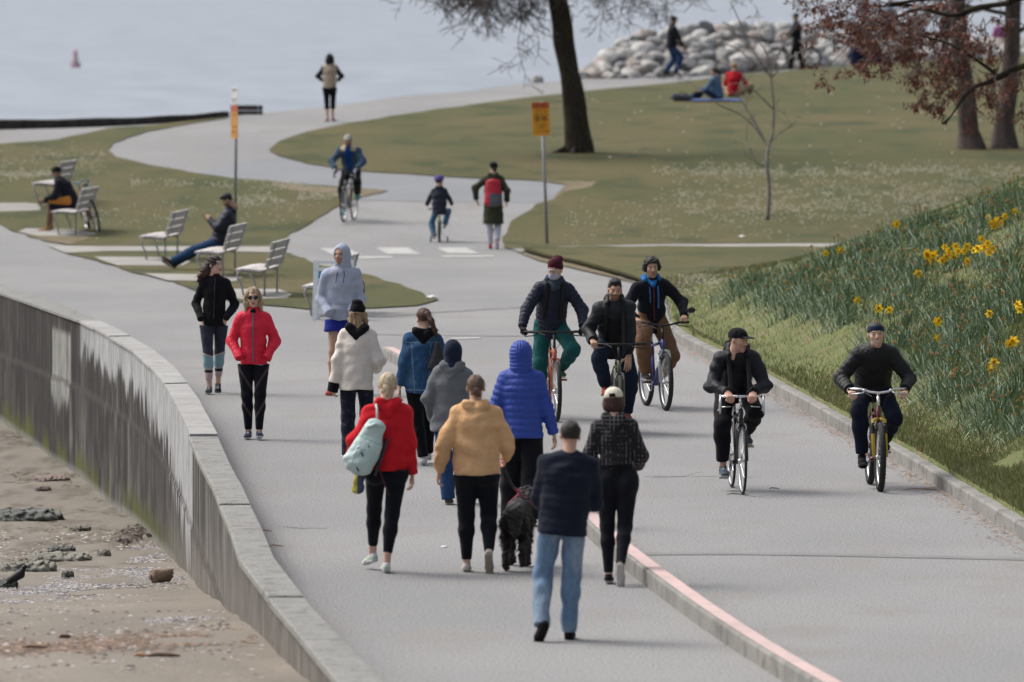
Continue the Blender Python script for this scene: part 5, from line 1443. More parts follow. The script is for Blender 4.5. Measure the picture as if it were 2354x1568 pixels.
# yellow fork bicycle
h16 = 1.82
bk, rt_, d = bicycle((2023, 1130), 182.7, 'dark red mountain bicycle with a yellow suspension fork', frame=c(120, 34, 48), fork=c(232, 190, 50), tyre=.030, knob=.004, r=.345, bars='rise', barw=.60, barz=.975, barc=M_chrome, crank=-20, susp='y', pedal=c(180, 180, 180))
P = person(0, 0, 'smiling cyclist in a black quilted jacket and navy headband on the yellow forked bicycle', root=rt_, rot=182.7, h=h16, sex='m', res=.0085, skin='fair', girth=1.12,
    pel=S((.0, -.30, 1.02), h16), neck=S((.0, .05, 1.40), h16), head=(0, 2, 4), face=dict(smile=True, beard=((.2, .14, .12), .15)),
    hands=[S((-.275, .245, 1.0), h16), S((.275, .245, 1.0), h16)], pole=[(-.7, -.5, -.5), (.7, -.5, -.5)], hpose=('grip', 'grip'), hdir=[(.15, 1, -.3), (-.15, 1, -.3)], hpalm=[(0, -.3, -1), (0, -.3, -1)],
    feet=[ped(d, 0, pitch=2), ped(d, 1, pitch=14)], kpole=[(-.22, 1, .2), (.22, 1, .2)],
    top=dict(col=c(32, 33, 40), hem=.83, r=(.162, .165, .182), d=(.14, .13, .13), sl=(.080, .074, .056), quilt=(.008, .058), fold=.0025, mat=M_nylon, collar=.074, hemoff=(0, .03, 0)),
    legs=dict(col=c(30, 38, 56), r=(.098, .078, .058), hem=.03, fold=.004, mat=M_denim, calf=False), shoes=(c(26, 26, 30), c(38, 34, 32), 'boot'), hair=('short', c(58, 44, 42)), hat=('headband', c(34, 46, 78)))
# distant cyclist
h17 = 1.80
bk, rt_, d = bicycle((790, 514), 170, 'silver bicycle with curved bars coming down the far path', frame=c(150, 150, 152), fork=c(176, 176, 178), tyre=.018, bars='drop', barz=1.04, crank=-70)
P = person(0, 0, 'distant cyclist in a denim jacket with pale collar and grey cap', root=rt_, rot=170, h=h17, sex='m', res=.012, skin='tan', girth=1.1, wide=1.05,
    pel=S((.0, -.24, 1.04), h17), neck=S((.0, .05, 1.48), h17), head=(0, -4, 0), face=dict(beard=((.08, .05, .04), .7)),
    hands=[S((-.22, .34, 1.06), h17), S((.22, .34, 1.06), h17)], pole=[(-1, -.5, 0), (1, -.5, 0)], hpose=('grip', 'grip'), hdir=[(.1, 1, -.3), (-.1, 1, -.3)], hpalm=[(0, -.3, -1), (0, -.3, -1)], gloves=c(130, 122, 150),
    feet=[ped(d, 0), ped(d, 1)], kpole=[(-.2, 1, .2), (.2, 1, .2)],
    top=dict(col=c(72, 98, 122), hem=.82, r=(.165, .165, .18), d=(.14, .13, .13), sl=(.084, .076, .058), fold=.005, mat=M_denim, collar=.07, fn=lambda v, cc, f: colband(v, colband(v, cc, (np.abs(v[:, 0]) < .10 - .12 * (1.5 - v[:, 2])) & (v[:, 1] > f.chest[1]), c(20, 74, 150)), (np.abs(np.abs(v[:, 0]) - .11) < .05) & (v[:, 2] > 1.42) & (v[:, 1] > .0), c(214, 196, 160))),
    legs=dict(col=BLK, r=(.10, .08, .07), hem=.06, fold=.004, calf=False), shoes=(c(60, 180, 176), c(60, 180, 176)), hair=('short', c(60, 50, 44)), hat=('cap', c(182, 184, 176)))
# child on small bicycle
bk, rt_, d = bicycle(rot=0, root=(lambda p: p)(gp(1010, 556)), label='small green child bicycle with yellow saddle and stabilisers', frame=c(90, 160, 80), tyre=.034, r=.33, barw=.72, barz=1.02, saddlez=.78, train=True, scale=.62, saddle=c(222, 222, 50), crank=60, wall=paint(c(60, 120, 60), .7), cat='child bicycle')
P = person(0, 0, 'small child in a purple helmet and dark jacket on the green child bicycle', root=rt_, rot=0, h=1.20, hsc=1.38, sex='f', res=.011, skin='fair', girth=1.15, wide=1.05,
    pel=S((.0, -.14, .60), 1.16), neck=S((.0, -.06, 1.0), 1.16), head=(-25, 0, 0),
    hands=[S((-.25, .19, .665), 1.16), S((.25, .19, .665), 1.16)], pole=[(-1, -.6, .2), (1, -.6, .2)], hide_hands=(True, True),
    feet=[S((-.10, -.11, .06), 1.16), S((.10, .02, .26), 1.16)], kpole=[(-.4, 1, .3), (.4, 1, .3)],
    top=dict(col=c(52, 56, 70), hem=.82, r=(.18, .18, .18), d=(.15, .14, .13), sl=(.080, .074, .062), fold=.005, hood='down', mat=M_cloth),
    legs=dict(col=c(82, 124, 156), r=(.10, .085, .075), hem=.03, fold=.004, calf=False, mat=M_denim), shoes=(c(180, 170, 160), c(200, 196, 190)), hair=('short', c(60, 44, 60)),
    hat=('helmet', c(64, 66, 160), lambda v, cc: colband(v, cc, np.abs(v[:, 2] - .055 - .1 * v[:, 0]) < .012, c(150, 100, 180))))
# woman with red rucksack
F19 = person(1134, 573, 'person in long dark green coat and white trousers with a red rucksack, jogging away', h=1.66, rot=0, res=.012, skin='fair',
    pel=(0, 0, .96), neck=(.0, .02, 1.47), head=(18, 0, 0), hands=[(-.335, .08, .99), (.27, .06, .95)], pole=[(-1, -.5, .2), (.6, -1, 0)],
    feet=[(-.06, .05, 0, 0, 0), (.075, -.25, .12, 66, 0)], girth=1.08,
    top=dict(col=c(70, 74, 58), hem=.50, r=(.205, .165, .165), d=(.15, .13, .12), sl=(.080, .072, .062), fold=.004, hood='down', name='coat'),
    legs=dict(col=c(214, 214, 228, .7), r=(.090, .072, .056), hem=.06, fold=.003), shoes=(c(206, 60, 110), c(226, 214, 220)), hat=('cap', c(28, 30, 36)), hair=('bun', c(40, 30, 30)))
def rucksack(f, cols, label, w_=.15, hgt=.40, dp=.09, off=.0, drop=.14):
    W = empty('backpack', f.E.location, 0, label, 'backpack', 'rucksacks on backs', rot=tuple(f.E.rotation_euler))
    A = f.neck - f.up * (drop + hgt) * f.k - f.fw * (.135 + dp * .6) ; B = f.neck - f.up * drop * f.k - f.fw * (.115 + dp * .4)
    part_sdf('bag', SDF().seg(A, B, (w_, dp), (w_ * .82, dp * .7), f.rt, .03).warp(folds(.004, 18, 16, 3)), .010, cols[0], M_nylon, W,
        lambda v, cc: colband(v, cc, ((v - A) @ f.up < hgt * .42 - .06 * 0) & ((v - A) @ f.rt > -.07), cols[1]))
    for q in (-1, 1): MB().tube([B + f.rt * q * .08, f.neck - f.up * .03 + f.rt * q * .10 - f.fw * .03, f.neck - f.up * .05 + f.rt * q * .10 + f.fw * .10, f.neck - f.up * .25 + f.rt * q * .12 + f.fw * .13], .018, 6, flat=.5).build('strap', paint(cols[2], .8), W)
    return W
rucksack(F19, (c(206, 40, 64), c(104, 104, 116), c(30, 28, 32)), 'red and grey rucksack on the back of the jogger in the green coat', w_=.175, hgt=.40)
# tan vest by the water
F20 = person(758, 280, 'person in a tan vest and black cropped leggings walking by the water', h=1.66, rot=0, res=.014, skin='fair',
    pel=(0, 0, .96), neck=(-.0, .02, 1.47), hands=[(-.20, .24, 1.06), (.20, .24, 1.06)], pole=[(-1, -.8, -.3), (1, -.8, -.3)], feet=[(-.06, -.05, 0, 0, -20), (.07, .15, 0, 0, 20)], bare=True, girth=1.05,
    top=dict(col=c(206, 190, 168, .68), hem=.86, r=(.17, .16, .165), d=(.13, .12, .12), sl=(.072, .066, .05), fold=.004, name='vest', fn=lambda v, cc, f: colband(v, cc, np.abs(v[:, 0]) > .175, c(44, 48, 56))),
    legs=dict(legg, hem=.68, col=c(26, 28, 40)), shoes=(c(176, 150, 158), c(150, 120, 124)), hair=('long', c(30, 28, 38)))
# skateboarder
F21 = person(1543, 181, 'man in dark jacket and cap rolling on a skateboard by the boulders', h=1.76, rot=-75, sex='m', res=.014, skin='brown', z=None,
    pel=(0, 0, .97), neck=(.0, .05, 1.50), head=(0, -14, 0), hands=[(-.20, .25, .98), (.22, .30, .92)], pole=[(-.6, -1, 0), (.6, -1, 0)], feet=[(-.08, -.14, .12, 0, -30), (.08, .12, .12, 0, -30)], girth=1.05,
    top=dict(col=c(38, 40, 50), hem=.86, r=(.17, .16, .17), d=(.15, .13, .13), sl=(.08, .07, .055), fold=.004), legs=dict(col=c(44, 74, 116), r=(.10, .08, .07), hem=0, fold=.003, calf=False), shoes=(c(34, 34, 38), c(60, 60, 60)), hair=('short', c(24, 22, 24)), hat=('cap', c(34, 34, 40)))
sb = empty('skateboard', F21.E.location, R(-75), 'dark skateboard under the man by the boulders', 'skateboard')
MB().tube([(0, -.46, .13), (0, -.34, .095), (0, .34, .095), (0, .46, .13)], [.09, .105, .105, .09], 10, flat=.12).build('deck', M_black, sb)
for q in (-1, 1):
    for e in (-1, 1): MB().tube([(e * .07, q * .24, .035), (e * .11, q * .24, .035)], .032, 10).build('wheel', paint(c(160, 150, 140), .5), sb)
# person pushing a bicycle
F22 = person(1832, 161, 'person in a black coat pushing a bicycle across the grass', h=1.74, rot=92, sex='m', res=.014, skin='tan', girth=1.05,
    pel=(0, 0, .97), neck=(.0, .02, 1.50), hands=[(-.20, .30, 1.00), (.20, .34, 1.0)], pole=[(-.6, -1, 0), (.6, -1, 0)], feet=[(-.09, -.16, .0, 0, 0), (.09, .22, .0, 0, 0)],
    top=dict(col=c(34, 34, 40), hem=.70, r=(.18, .165, .17), d=(.16, .135, .13), sl=(.08, .07, .055), fold=.004, name='coat'), legs=dict(col=BLK2, r=(.10, .08, .065), hem=0, fold=.003, calf=False), shoes=(c(34, 34, 38), c(60, 60, 60)), hair=('short', c(34, 30, 30)), hat=('cap', c(40, 40, 46)))
p = gp(1826, 158)
bicycle(rot=92, root=Vector((p.x, p.y - .38, float(Z(p.x, p.y)))), label='thin wheeled bicycle being pushed by the person in the black coat', frame=c(60, 62, 70), tyre=.028, rim=M_black, bars='drop', barz=1.0)
# seated pair on the lawn
F23 = person(1650, 232, 'person in a denim blue jacket sitting on the lawn beside the one in red', h=1.68, rot=62, res=.014, skin='fair', pel=(0, 0, .14), neck=(.0, .10, .63), head=(10, -6, 0),
    hands=[(-.20, .42, .28), (.22, .40, .25)], pole=[(-.6, -1, 0), (.6, -1, 0)], feet=[(-.12, .80, .03, -30, 0), (.12, .72, .03, -30, 0)], kpole=[(0, 0, 1), (0, 0, 1)], girth=1.1,
    top=dict(col=c(96, 126, 152), hem=.90, r=(.17, .165, .17), d=(.145, .135, .13), sl=(.08, .072, .055), fold=.004), legs=dict(col=c(44, 48, 66), r=(.10, .08, .06), hem=0, fold=.003, calf=False), shoes=(c(40, 40, 44), c(200, 200, 200)), hair=('tail', c(60, 44, 44)))
F24 = person(1686, 224, 'blond person in a red jacket and beige trousers sitting cross-legged on the lawn', h=1.72, rot=-20, sex='m', res=.014, skin='fair', pel=(0, 0, .14), neck=(.0, .05, .66), head=(0, 0, 0),
    hands=[(-.20, .40, .28), (.26, .36, .26)], pole=[(-.6, -1, 0), (.6, -1, 0)], feet=[(-.02, .50, .05, 0, 60), (.28, .52, .06, 0, -40)], kpole=[(-1, .4, .6), (1, .4, .6)], girth=1.05,
    top=dict(col=c(206, 24, 40, .7), hem=.90, r=(.17, .165, .17), d=(.145, .135, .13), sl=(.08, .072, .055), fold=.004), legs=dict(col=c(196, 170, 140), r=(.10, .085, .07), hem=0, fold=.003, calf=False), shoes=(c(60, 50, 50), c(200, 200, 200)), hair=('short', c(206, 170, 130)))
bl = empty('blanket', gp(1640, 233), 0, 'blue picnic blanket under the two people sitting on the lawn', 'blanket')
xs_, ys_ = np.meshgrid(np.linspace(-.6, .75, 14), np.linspace(-.45, .7, 12)); gz_ = np.array([[float(Z(bl.location.x + a, bl.location.y + b)) - bl.location.z for a, b in zip(r1, r2)] for r1, r2 in zip(xs_, ys_)])
V = np.stack([xs_, ys_, gz_ + .035 + .02 * fbm(xs_ * 5, ys_ * 5, 0, 4)], -1).reshape(-1, 3); I = (np.arange(11)[:, None] * 14 + np.arange(13)[None]); F = np.stack([I, I + 1, I + 15, I + 14], -1).reshape(-1, 4)
mesh('cloth', V, F, paint(c(90, 120, 190), .9), bl)
bgE = empty('bag', gp(1568, 233), 0, 'grey holdall lying on the lawn beside the sitting pair', 'bag')
part_sdf('bag_body', SDF().seg((-.20, 0, .10), (.22, .05, .09), .10, .09, None, .03).warp(folds(.012, 18, 16, 3)), .014, c(96, 98, 110), M_cloth, bgE); MB().tube([(-.12, 0, .18), (0, 0, .25), (.12, .02, .18)], .012, 6).build('handle', M_black, bgE)
# bench sitters
BENCH = {}
def sit_person(px, py, zseat, **kw): pass
F25 = person(158, 533, 'man in black jacket, beanie and knee length shorts sitting bent forward on the bench', h=1.76, rot=84, sex='m', res=.012, skin='brown', girth=1.12, bare=True,
    pel=(0, -.06, .56), neck=(.02, .21, 1.02), head=(0, -16, 0), face=dict(beard=((.4, .38, .38), .6)), hands=[(-.14, .46, .62), (.10, .48, .60)], pole=[(-.7, -.8, -.3), (.7, -.8, -.3)],
    feet=[(-.12, .42, .0, 0, 10), (.12, .40, .0, 0, -10)], kpole=[(-.15, 1, .6), (.15, 1, .6)],
    top=dict(col=c(28, 31, 42), hem=.88, r=(.175, .172, .18), d=(.15, .14, .135), sl=(.084, .076, .058), fold=.004, collar=.066), legs=dict(col=c(30, 34, 50), r=(.105, .088, .1), shorts=.98, fold=.003, name='shorts'), shoes=(c(176, 140, 100), c(120, 96, 76), 'boot'), hat=('skullcap', c(22, 23, 28)))
bgE = empty('bag', F25.E.location, R(84), 'orange brown bag on the thigh of the man bent forward on the bench', 'bag')
part_sdf('bag_body', SDF().seg((-.20, -.04, .62), (-.20, .34, .62), (.045, .085), (.045, .065), (1, 0, 0), .03).warp(folds(.006, 18, 16, 3)), .010, c(196, 130, 56), M_cloth, bgE)
F26 = person(500, 622, 'man in dark puffer jacket and jeans leaning back on the bench with a phone', h=1.80, rot=93, sex='m', res=.011, skin='tan', girth=1.12,
    pel=(0, -.02, .52), neck=(.0, -.20, 1.02), head=(0, -34, 0), headfwd=.05, face=dict(beard=((.05, .035, .03), .7)), hands=[(-.10, .14, .88), (.12, .12, .84)], pole=[(-.7, -.9, -.6), (.7, -.9, -.6)], hpose=('grip', 'grip'),
    feet=[(-.06, .98, .04, -38, 8), (.14, .86, .02, -30, 0)], kpole=[(0, .3, 1), (.1, .3, 1)],
    top=dict(col=c(46, 48, 66), hem=.90, r=(.178, .175, .18), d=(.15, .14, .135), sl=(.088, .082, .060), quilt=(.009, .085), fold=.003, mat=M_nylon, hood='down', collar=.066), legs=dict(col=c(48, 82, 122), r=(.100, .082, .068), hem=-.02, fold=.004, calf=False, mat=M_denim), shoes=(c(66, 54, 58), c(206, 202, 196)), hair=('quiff', c(30, 26, 28)))
ph = empty('phone', F26.E.location, R(93), 'dark mobile phone in the hands of the man leaning back on the bench', 'phone')
MB().box(-.02, .22, .93, .07, .012, .14, Matrix.Rotation(R(-35), 3, 'X')).build('phone_case', M_black, ph)
# ================================================================ BAGS, DOG, LEASH
f = F2
W = empty('backpack', f.E.location, 0, 'mint green rucksack hanging from the left shoulder of the woman in the red hoodie', 'backpack', rot=tuple(f.E.rotation_euler))
MINT = c(206, 228, 226, .75)
A = np.array((-.235, -.20, .96)) ; B = np.array((-.085, -.19, 1.28))
part_sdf('bag', SDF().seg(A, B, (.140, .095), (.085, .060), (.9, .1, -.4), .04).seg(A - np.array((-.03, 0, .0)), A + np.array((.12, .0, .12)), (.07, .09), (.07, .08), None, .06).warp(folds(.005, 17, 19, 3)), .0085, MINT, M_nylon, W,
    lambda v, cc: colband(v, cc, np.abs((v - B) @ nrm((.45, 0, 1)) + .13) < .006, c(150, 214, 196, .75)))
part_sdf('side_panel', SDF().seg((-.090, -.175, .86), (.015, -.165, 1.16), (.014, .055), (.014, .05), (1, 0, -.4), .02), .008, c(70, 66, 84), M_nylon, W)
MB().tube([(-.075, -.185, 1.29), (-.075, -.13, 1.42), (-.095, -.03, 1.475), (-.10, .08, 1.42), (-.12, .13, 1.30)], .030, 8, flat=.35).build('strap', paint(MINT, .8), W, smooth=True)
for q in ((-.02, -.20, .80), (.0, -.19, .76)): MB().tube([(-.07, -.20, .95), q, (q[0] + .03, -.18, q[2] - .08)], .005, 5).build('strap', paint(c(88, 30, 56), .8), W)
tw = empty('towel', f.E.location, 0, 'folded yellow and grey blue cloth hanging below the mint rucksack', 'towel', rot=tuple(f.E.rotation_euler))
part_sdf('cloth', SDF().seg((-.24, -.12, .72), (-.225, -.12, .90), (.055, .030), (.040, .030), (1, 0, 0), .02).warp(folds(.006, 30, 20, 3)), .008, c(200, 190, 80, .75), M_cloth, tw, lambda v, cc: colband(v, cc, v[:, 0] > -.245, c(86, 100, 124)))
f = F7
part_sdf('pocket', SDF().seg((-.235, -.268, .95), (-.19, -.262, 1.08), (.085, .035), (.07, .03), (.9, .1, -.4), .04).warp(folds(.004, 30, 30, 5)), .008, c(200, 224, 222, .75), M_nylon, W)
MB().tube([(-.16, -.25, 1.27), (-.085, -.265, 1.30), (-.03, -.235, 1.27)], .022, 8, flat=.7).build('roll_top', paint(MINT, .8), W, smooth=True)
for q in ((-.21, -.30, 1.06), (-.15, -.285, 1.12), (-.25, -.30, .93)): MB().tube([q, (q[0] + .02, q[1], q[2] - .035)], .006, 6).build('toggle', paint(c(70, 30, 50), .7), W)
f = F7
W = empty('handbag', f.E.location, 0, 'dark leather bag on the right shoulder of the woman in the denim jacket', 'bag', rot=tuple(f.E.rotation_euler))
part_sdf('bag', SDF().seg((.16, -.16, 1.04), (.17, -.13, 1.28), (.10, .05), (.03, .03), (1, 0, 0), .03), .009, c(50, 48, 56), M_nylon, W)
MB().tube([(.16, -.13, 1.28), (.13, -.09, 1.46), (.12, .05, 1.46), (.18, .12, 1.2)], .010, 6, flat=.6).build('strap', paint(c(40, 38, 44), .6), W)
# dog, seen from behind, walking away
dp = gp(1188, 1308)
D = empty('dog', dp, R(-4), 'big shaggy black dog on a pink lead walking away', 'dog', scale=.90)
FUR = c(30, 24, 26)
b = SDF()
b.seg((0, -.26, .50), (0, .08, .49), (.125, .145), (.120, .150), (1, 0, 0), .05).seg((0, .08, .49), (0, .38, .50), (.120, .150), (.125, .165), (1, 0, 0), .05)
b.seg((0, .38, .55), (.05, .56, .66), .095, .075, None, .05).ell((.06, .62, .69), (.075, .10, .075), .03).seg((.065, .68, .67), (.07, .78, .65), .042, .032, None, .02)
for q in (-1, 1): b.ell((.06 + q * .07, .58, .69), (.022, .035, .055), .02)
hl = [(-1, -.10, .0), (1, -.34, .05)]
for q, fy, lift in hl:
    b.seg((q * .075, -.27, .46), (q * .085, -.17 + fy * .3, .30), (.075, .10), (.055, .06), (1, 0, 0), .04).seg((q * .085, -.17 + fy * .3, .30), (q * .085, -.27 + fy * .55 + .0, .17 + lift), .052, .036, None, .03)
    b.seg((q * .085, -.27 + fy * .55, .17 + lift), (q * .085, -.20 + fy * .55 - lift, .045 + lift), .038, .034, None, .02).seg((q * .085, -.20 + fy * .55 - lift, .035 + lift), (q * .085, -.13 + fy * .55 - lift, .028 + lift), (.040, .028), (.036, .024), (1, 0, 0), .02)
for q, fy in ((-1, .10), (1, -.05)):
    b.seg((q * .08, .34, .45), (q * .08, .32, .28), .065, .050, None, .04).seg((q * .08, .32, .28), (q * .08, .34 + fy, .05), .048, .036, None, .03).seg((q * .08, .34 + fy, .03), (q * .08, .40 + fy, .026), (.038, .026), (.034, .022), (1, 0, 0), .02)
b.warp(lambda X, Y, Z_: .010 * np.sin(60 * X + 9 * np.sin(13 * Z_)) * np.sin(34 * Z_ + 25 * Y) + .006 * np.sin(95 * X + 40 * Z_))
part_sdf('body', b, .0095, FUR, M_hair, D, lambda v, cc: cc * (1 + 1.1 * sstep(.36, .10, v[:, 2]))[:, None] * np.array((1.12, .95, .92)))
part_sdf('tail', SDF().seg((0, -.34, .56), (.01, -.44, .54), .055, .075, None, .03).seg((.01, -.44, .54), (.02, -.47, .40), .080, .055, None, .03).warp(lambda X, Y, Z_: .011 * np.sin(70 * X + 9 * np.sin(13 * Z_)) * np.sin(40 * Z_ + 25 * Y)), .009, FUR, M_hair, D)
# fur tufts
mbv = []; mbf = []
me = D.children[0].data; nv = len(me.vertices); co = np.empty(nv * 3); me.vertices.foreach_get('co', co); co = co.reshape(-1, 3); no = np.empty(nv * 3); me.vertices.foreach_get('normal', no) ; no = no.reshape(-1, 3)
for i in rng.choice(nv, 5200, replace=False):
    p = co[i]; nn = no[i]
    if p[2] < .06: continue
    L_ = rng.uniform(.025, .06) * (1 if p[2] > .25 else .6); dr = nrm(nn * .55 + np.array((rng.normal() * .25, -.35, -.75))); sd2 = nrm(np.cross(dr, nn + .01)) * .004
    o_ = len(mbv); mbv += [p - sd2, p + sd2, p + dr * L_]; mbf.append((o_, o_ + 1, o_ + 2))
mesh('fur', np.array(mbv), np.array(mbf), M_hair, D, cols=np.tile(np.array(FUR) * .7, (len(mbv), 1)))
MB().tube([(-.11, .40, .60), (0, .36, .70), (.12, .40, .60), (.0, .43, .46), (-.11, .40, .60)], .012, 8).build('collar', paint(c(190, 50, 96), .7), D)
a = F3.E.matrix_basis @ Vector(F3.wr[1]) + Vector((-.02, .06, -.03)); e = D.matrix_basis @ Vector((0, .36, .72))
PINK = c(206, 52, 110, .8)
ls = empty('leash', a, 0, 'black and pink lead between the woman in the camel sweatshirt and the black dog', 'leash')
pts = [Vector(a).lerp(e, t) - Vector(a) - Vector((0, 0, .06 * math.sin(math.pi * t))) for t in np.linspace(0, 1, 12)]
MB().tube(pts[1:9], .011, 8).build('lead', M_black, ls, smooth=True)
MB().tube(pts[8:], .013, 8).build('clip_end', paint(PINK, .6), ls, smooth=True); MB().tube(pts[:2], .013, 8).build('handle', paint(PINK, .6), ls, smooth=True)

# ================================================================ BENCHES
M_slat = mat('bench_slat', (.54, .515, .51), .8, nscale=6, namt=.14, bump=.5, bscale=20, stretch=(.2, 3, 3))
M_dslat = mat('dark_slat', (.06, .055, .055), .8, nscale=6, namt=.2)
M_gal = mat('galvanised', (.30, .31, .32), .5, .3, nscale=20, namt=.15)
def bench(px, py, rz, label, L=2.05, dark=False, z=None, plaque=True):
    p = gp(px, py)
    if z is not None: p.z = z
    E = empty('park_bench', p, R(rz), label, 'bench', 'white slatted park benches' if not dark else None)
    sm = M_dslat if dark else M_slat
    for i, (y, zz) in enumerate(((.245, .455), (.155, .465), (.065, .460), (-.025, .450), (-.115, .44))):
        MB().box(0, y, zz, L, .080, .035).build('seat_slat', sm, E, bevel=.004)
    ta = R(16)
    for i in range(3):
        h_ = .125 + i * .145
        MB().box(0, -.195 - math.sin(ta) * h_, .44 + math.cos(ta) * h_, L, .032, .126, Matrix.Rotation(ta, 3, 'X')).build('back_slat', sm, E, bevel=.004)
    for x in (-L * .36, L * .36):
        mb = MB()
        mb.tube([(x, .17, 0), (x, .215, .20), (x, .28, .33), (x, .27, .40), (x, .20, .425), (x, -.15, .41)], .0165, 8)
        mb.tube([(x, -.16, 0), (x, -.16, .41), (x, -.21, .48), (x, -.215 - math.sin(ta) * .5, .44 + math.cos(ta) * .48)], .0165, 8)
        mb.tube([(x, .17, .012), (x, -.16, .012)], .012, 6)
        mb.build('leg_frame', M_gal, E, smooth=True)
    if plaque and not dark:
        h_ = .125 + 2 * .145
        MB().box(0, -.195 - math.sin(ta) * h_ + .018, .44 + math.cos(ta) * h_ + .0, .09, .006, .055, Matrix.Rotation(ta, 3, 'X')).build('plaque', M_gal, E)
    return E
bench(122, 470, 84, 'white slatted bench behind the man in the beanie, farthest left')
bench(170, 537, 84, 'white slatted bench with the man in the beanie sitting on it')
bench(374, 598, 84, 'empty white slatted bench behind the one with the man on his phone')
bench(505, 636, 84, 'white slatted bench with the man on his phone sitting on it')
bench(600, 680, 84, 'empty white slatted bench nearest the woman in the red jacket')
bench(757, 722, 84, 'white slatted bench half hidden behind the man in the pale grey hoodie')
p = gflat(567, 259)
bench(567, 262, 2, 'dark bench facing the water beside the far path', dark=True, L=.80, z=p.z - .70)
# bicycle leaning behind the bench
p = gp(205, 536)
bicycle(rot=14, root=Vector((p.x + .05, p.y + .75, float(Z(p.x, p.y)))), label='orange bicycle with pale blue bars leaning behind the bench on the left', frame=c(196, 110, 60), tyre=.022, bars='drop', barz=1.0, barc=paint(c(96, 158, 180), .6), roll=-14)

# ================================================================ SIGNS
def plate(w_, h_, t=.004, r=.02):
    bm_ = MB(); pts = []
    for cx_, cz_, a0 in ((w_ / 2 - r, h_ / 2 - r, 0), (-w_ / 2 + r, h_ / 2 - r, 90), (-w_ / 2 + r, -h_ / 2 + r, 180), (w_ / 2 - r, -h_ / 2 + r, 270)):
        for q in range(5): a = R(a0 + 22.5 * q); pts.append((cx_ + r * math.cos(a), cz_ + r * math.sin(a)))
    n = len(pts); V = [(x, -t, z) for x, z in pts] + [(x, t, z) for x, z in pts]
    return bm_.raw(V, [tuple(range(n)), tuple(range(2 * n - 1, n - 1, -1))] + [(i, n + i, n + (i + 1) % n, (i + 1) % n) for i in range(n)])
def dblob(items, y=-.0065):
    mb = MB()
    for it in items: mb.box(it[0], y, it[1], it[2], .002, it[3], Matrix.Rotation(R(it[4]), 3, 'Y') if len(it) > 4 else None)
    return mb
p = gp(1258, 560)
Sg = empty('road_sign', p, 0, 'yellow and orange cycle path sign on a grey post in the lawn', 'sign', rot=(0, R(-2.2), R(4)))
MB().tube([(0, .03, -.02), (0, .03, 2.72)], .030, 12).build('post', M_gal, Sg, smooth=True)
pb = plate(.335, .64).build('panel', paint(c(246, 168, 6, .80), .5), Sg); pb.matrix_local = Matrix.Translation((-.03, -.005, 2.39))
hd = plate(.333, .115, .003, .018).build('header', paint(c(214, 98, 26, .72), .5), pb); hd.matrix_local = Matrix.Translation((0, -.003, .26))
OL = paint(c(96, 72, 10, .6), .7)
def letters(z, x0, x1, h_, n, seed):
    rr = random.Random(seed); it = []; st_ = (x1 - x0) / n
    for i in range(n):
        if rr.random() < .12: continue
        cx_ = x0 + st_ * (i + .5); it.append((cx_ - st_ * .25, z, st_ * .2, h_))
        if rr.random() < .8: it.append((cx_, z + h_ * rr.choice((-.4, 0, .4)), st_ * .5, h_ * .2))
        if rr.random() < .6: it.append((cx_ + st_ * .25, z, st_ * .2, h_))
    return it
its = letters(.168, -.11, .11, .030, 8, 1) + letters(-.105, -.095, .095, .030, 7, 2) + letters(-.160, -.085, .12, .030, 8, 3) + letters(-.238, -.15, -.02, .026, 6, 4) + letters(-.238, .0, .15, .026, 7, 5)
dblob(its).build('lettering', OL, pb)
dblob(letters(0, -.10, .10, .03, 8, 9), -.005).build('lettering', paint(c(60, 50, 60), .7), hd)
for q in (-1, 1):
    mb = MB(); mb.tube([(q * .068 + .052 * math.cos(a), -.0068, .035 + .082 * math.sin(a)) for a in np.linspace(0, 2 * math.pi, 29)[:-1]], .0058, 6, closed=True)
    mb.build('ring', paint(c(50, 96, 24, .6), .6), pb)
    mb = dblob([(q * .068, .060, .022, .022), (q * .068, .030, .030, .045), (q * .068 - .012, -.012, .012, .050, 14), (q * .068 + .012, -.012, .012, .050, -14)] if q < 0 else [(q * .068, .055, .020, .020), (q * .068, .030, .03, .03, 25), (q * .068 - .022, .0, .030, .030, 45), (q * .068 + .022, .0, .030, .030, 45)])
    mb.build('pictogram', OL, pb)
p = gp(538, 520)
Sg = empty('road_sign', p, 0, 'narrow white and orange sign pair turned edge-on, on a post behind the phone man', 'sign', rot=(0, R(1.0), R(-62)))
MB().tube([(0, .03, -.02), (0, .03, 2.75)], .030, 12).build('post', M_gal, Sg, smooth=True)
a1 = plate(.30, .34).build('panel', paint(c(226, 226, 230, .75), .5), Sg); a1.matrix_local = Matrix.Translation((0, -.005, 2.60))
dblob(letters(.11, -.1, .1, .03, 5, 7) + letters(-.07, -.12, .12, .02, 9, 8) + letters(-.12, -.08, .06, .02, 4, 12)).build('lettering', paint(c(90, 90, 100), .7), a1)
a2 = plate(.30, .66).build('panel', paint(c(226, 160, 66, .66), .5), Sg); a2.matrix_local = Matrix.Translation((0, -.005, 2.08))
hd = plate(.298, .13, .003, .015).build('header', paint(c(208, 96, 66, .66), .5), a2); hd.matrix_local = Matrix.Translation((0, -.003, .265))
dblob(letters(.14, -.1, .1, .03, 8, 1) + letters(-.1, -.1, .1, .03, 7, 2) + letters(-.2, -.12, .12, .026, 9, 3)).build('lettering', paint(c(176, 120, 40), .7), a2)
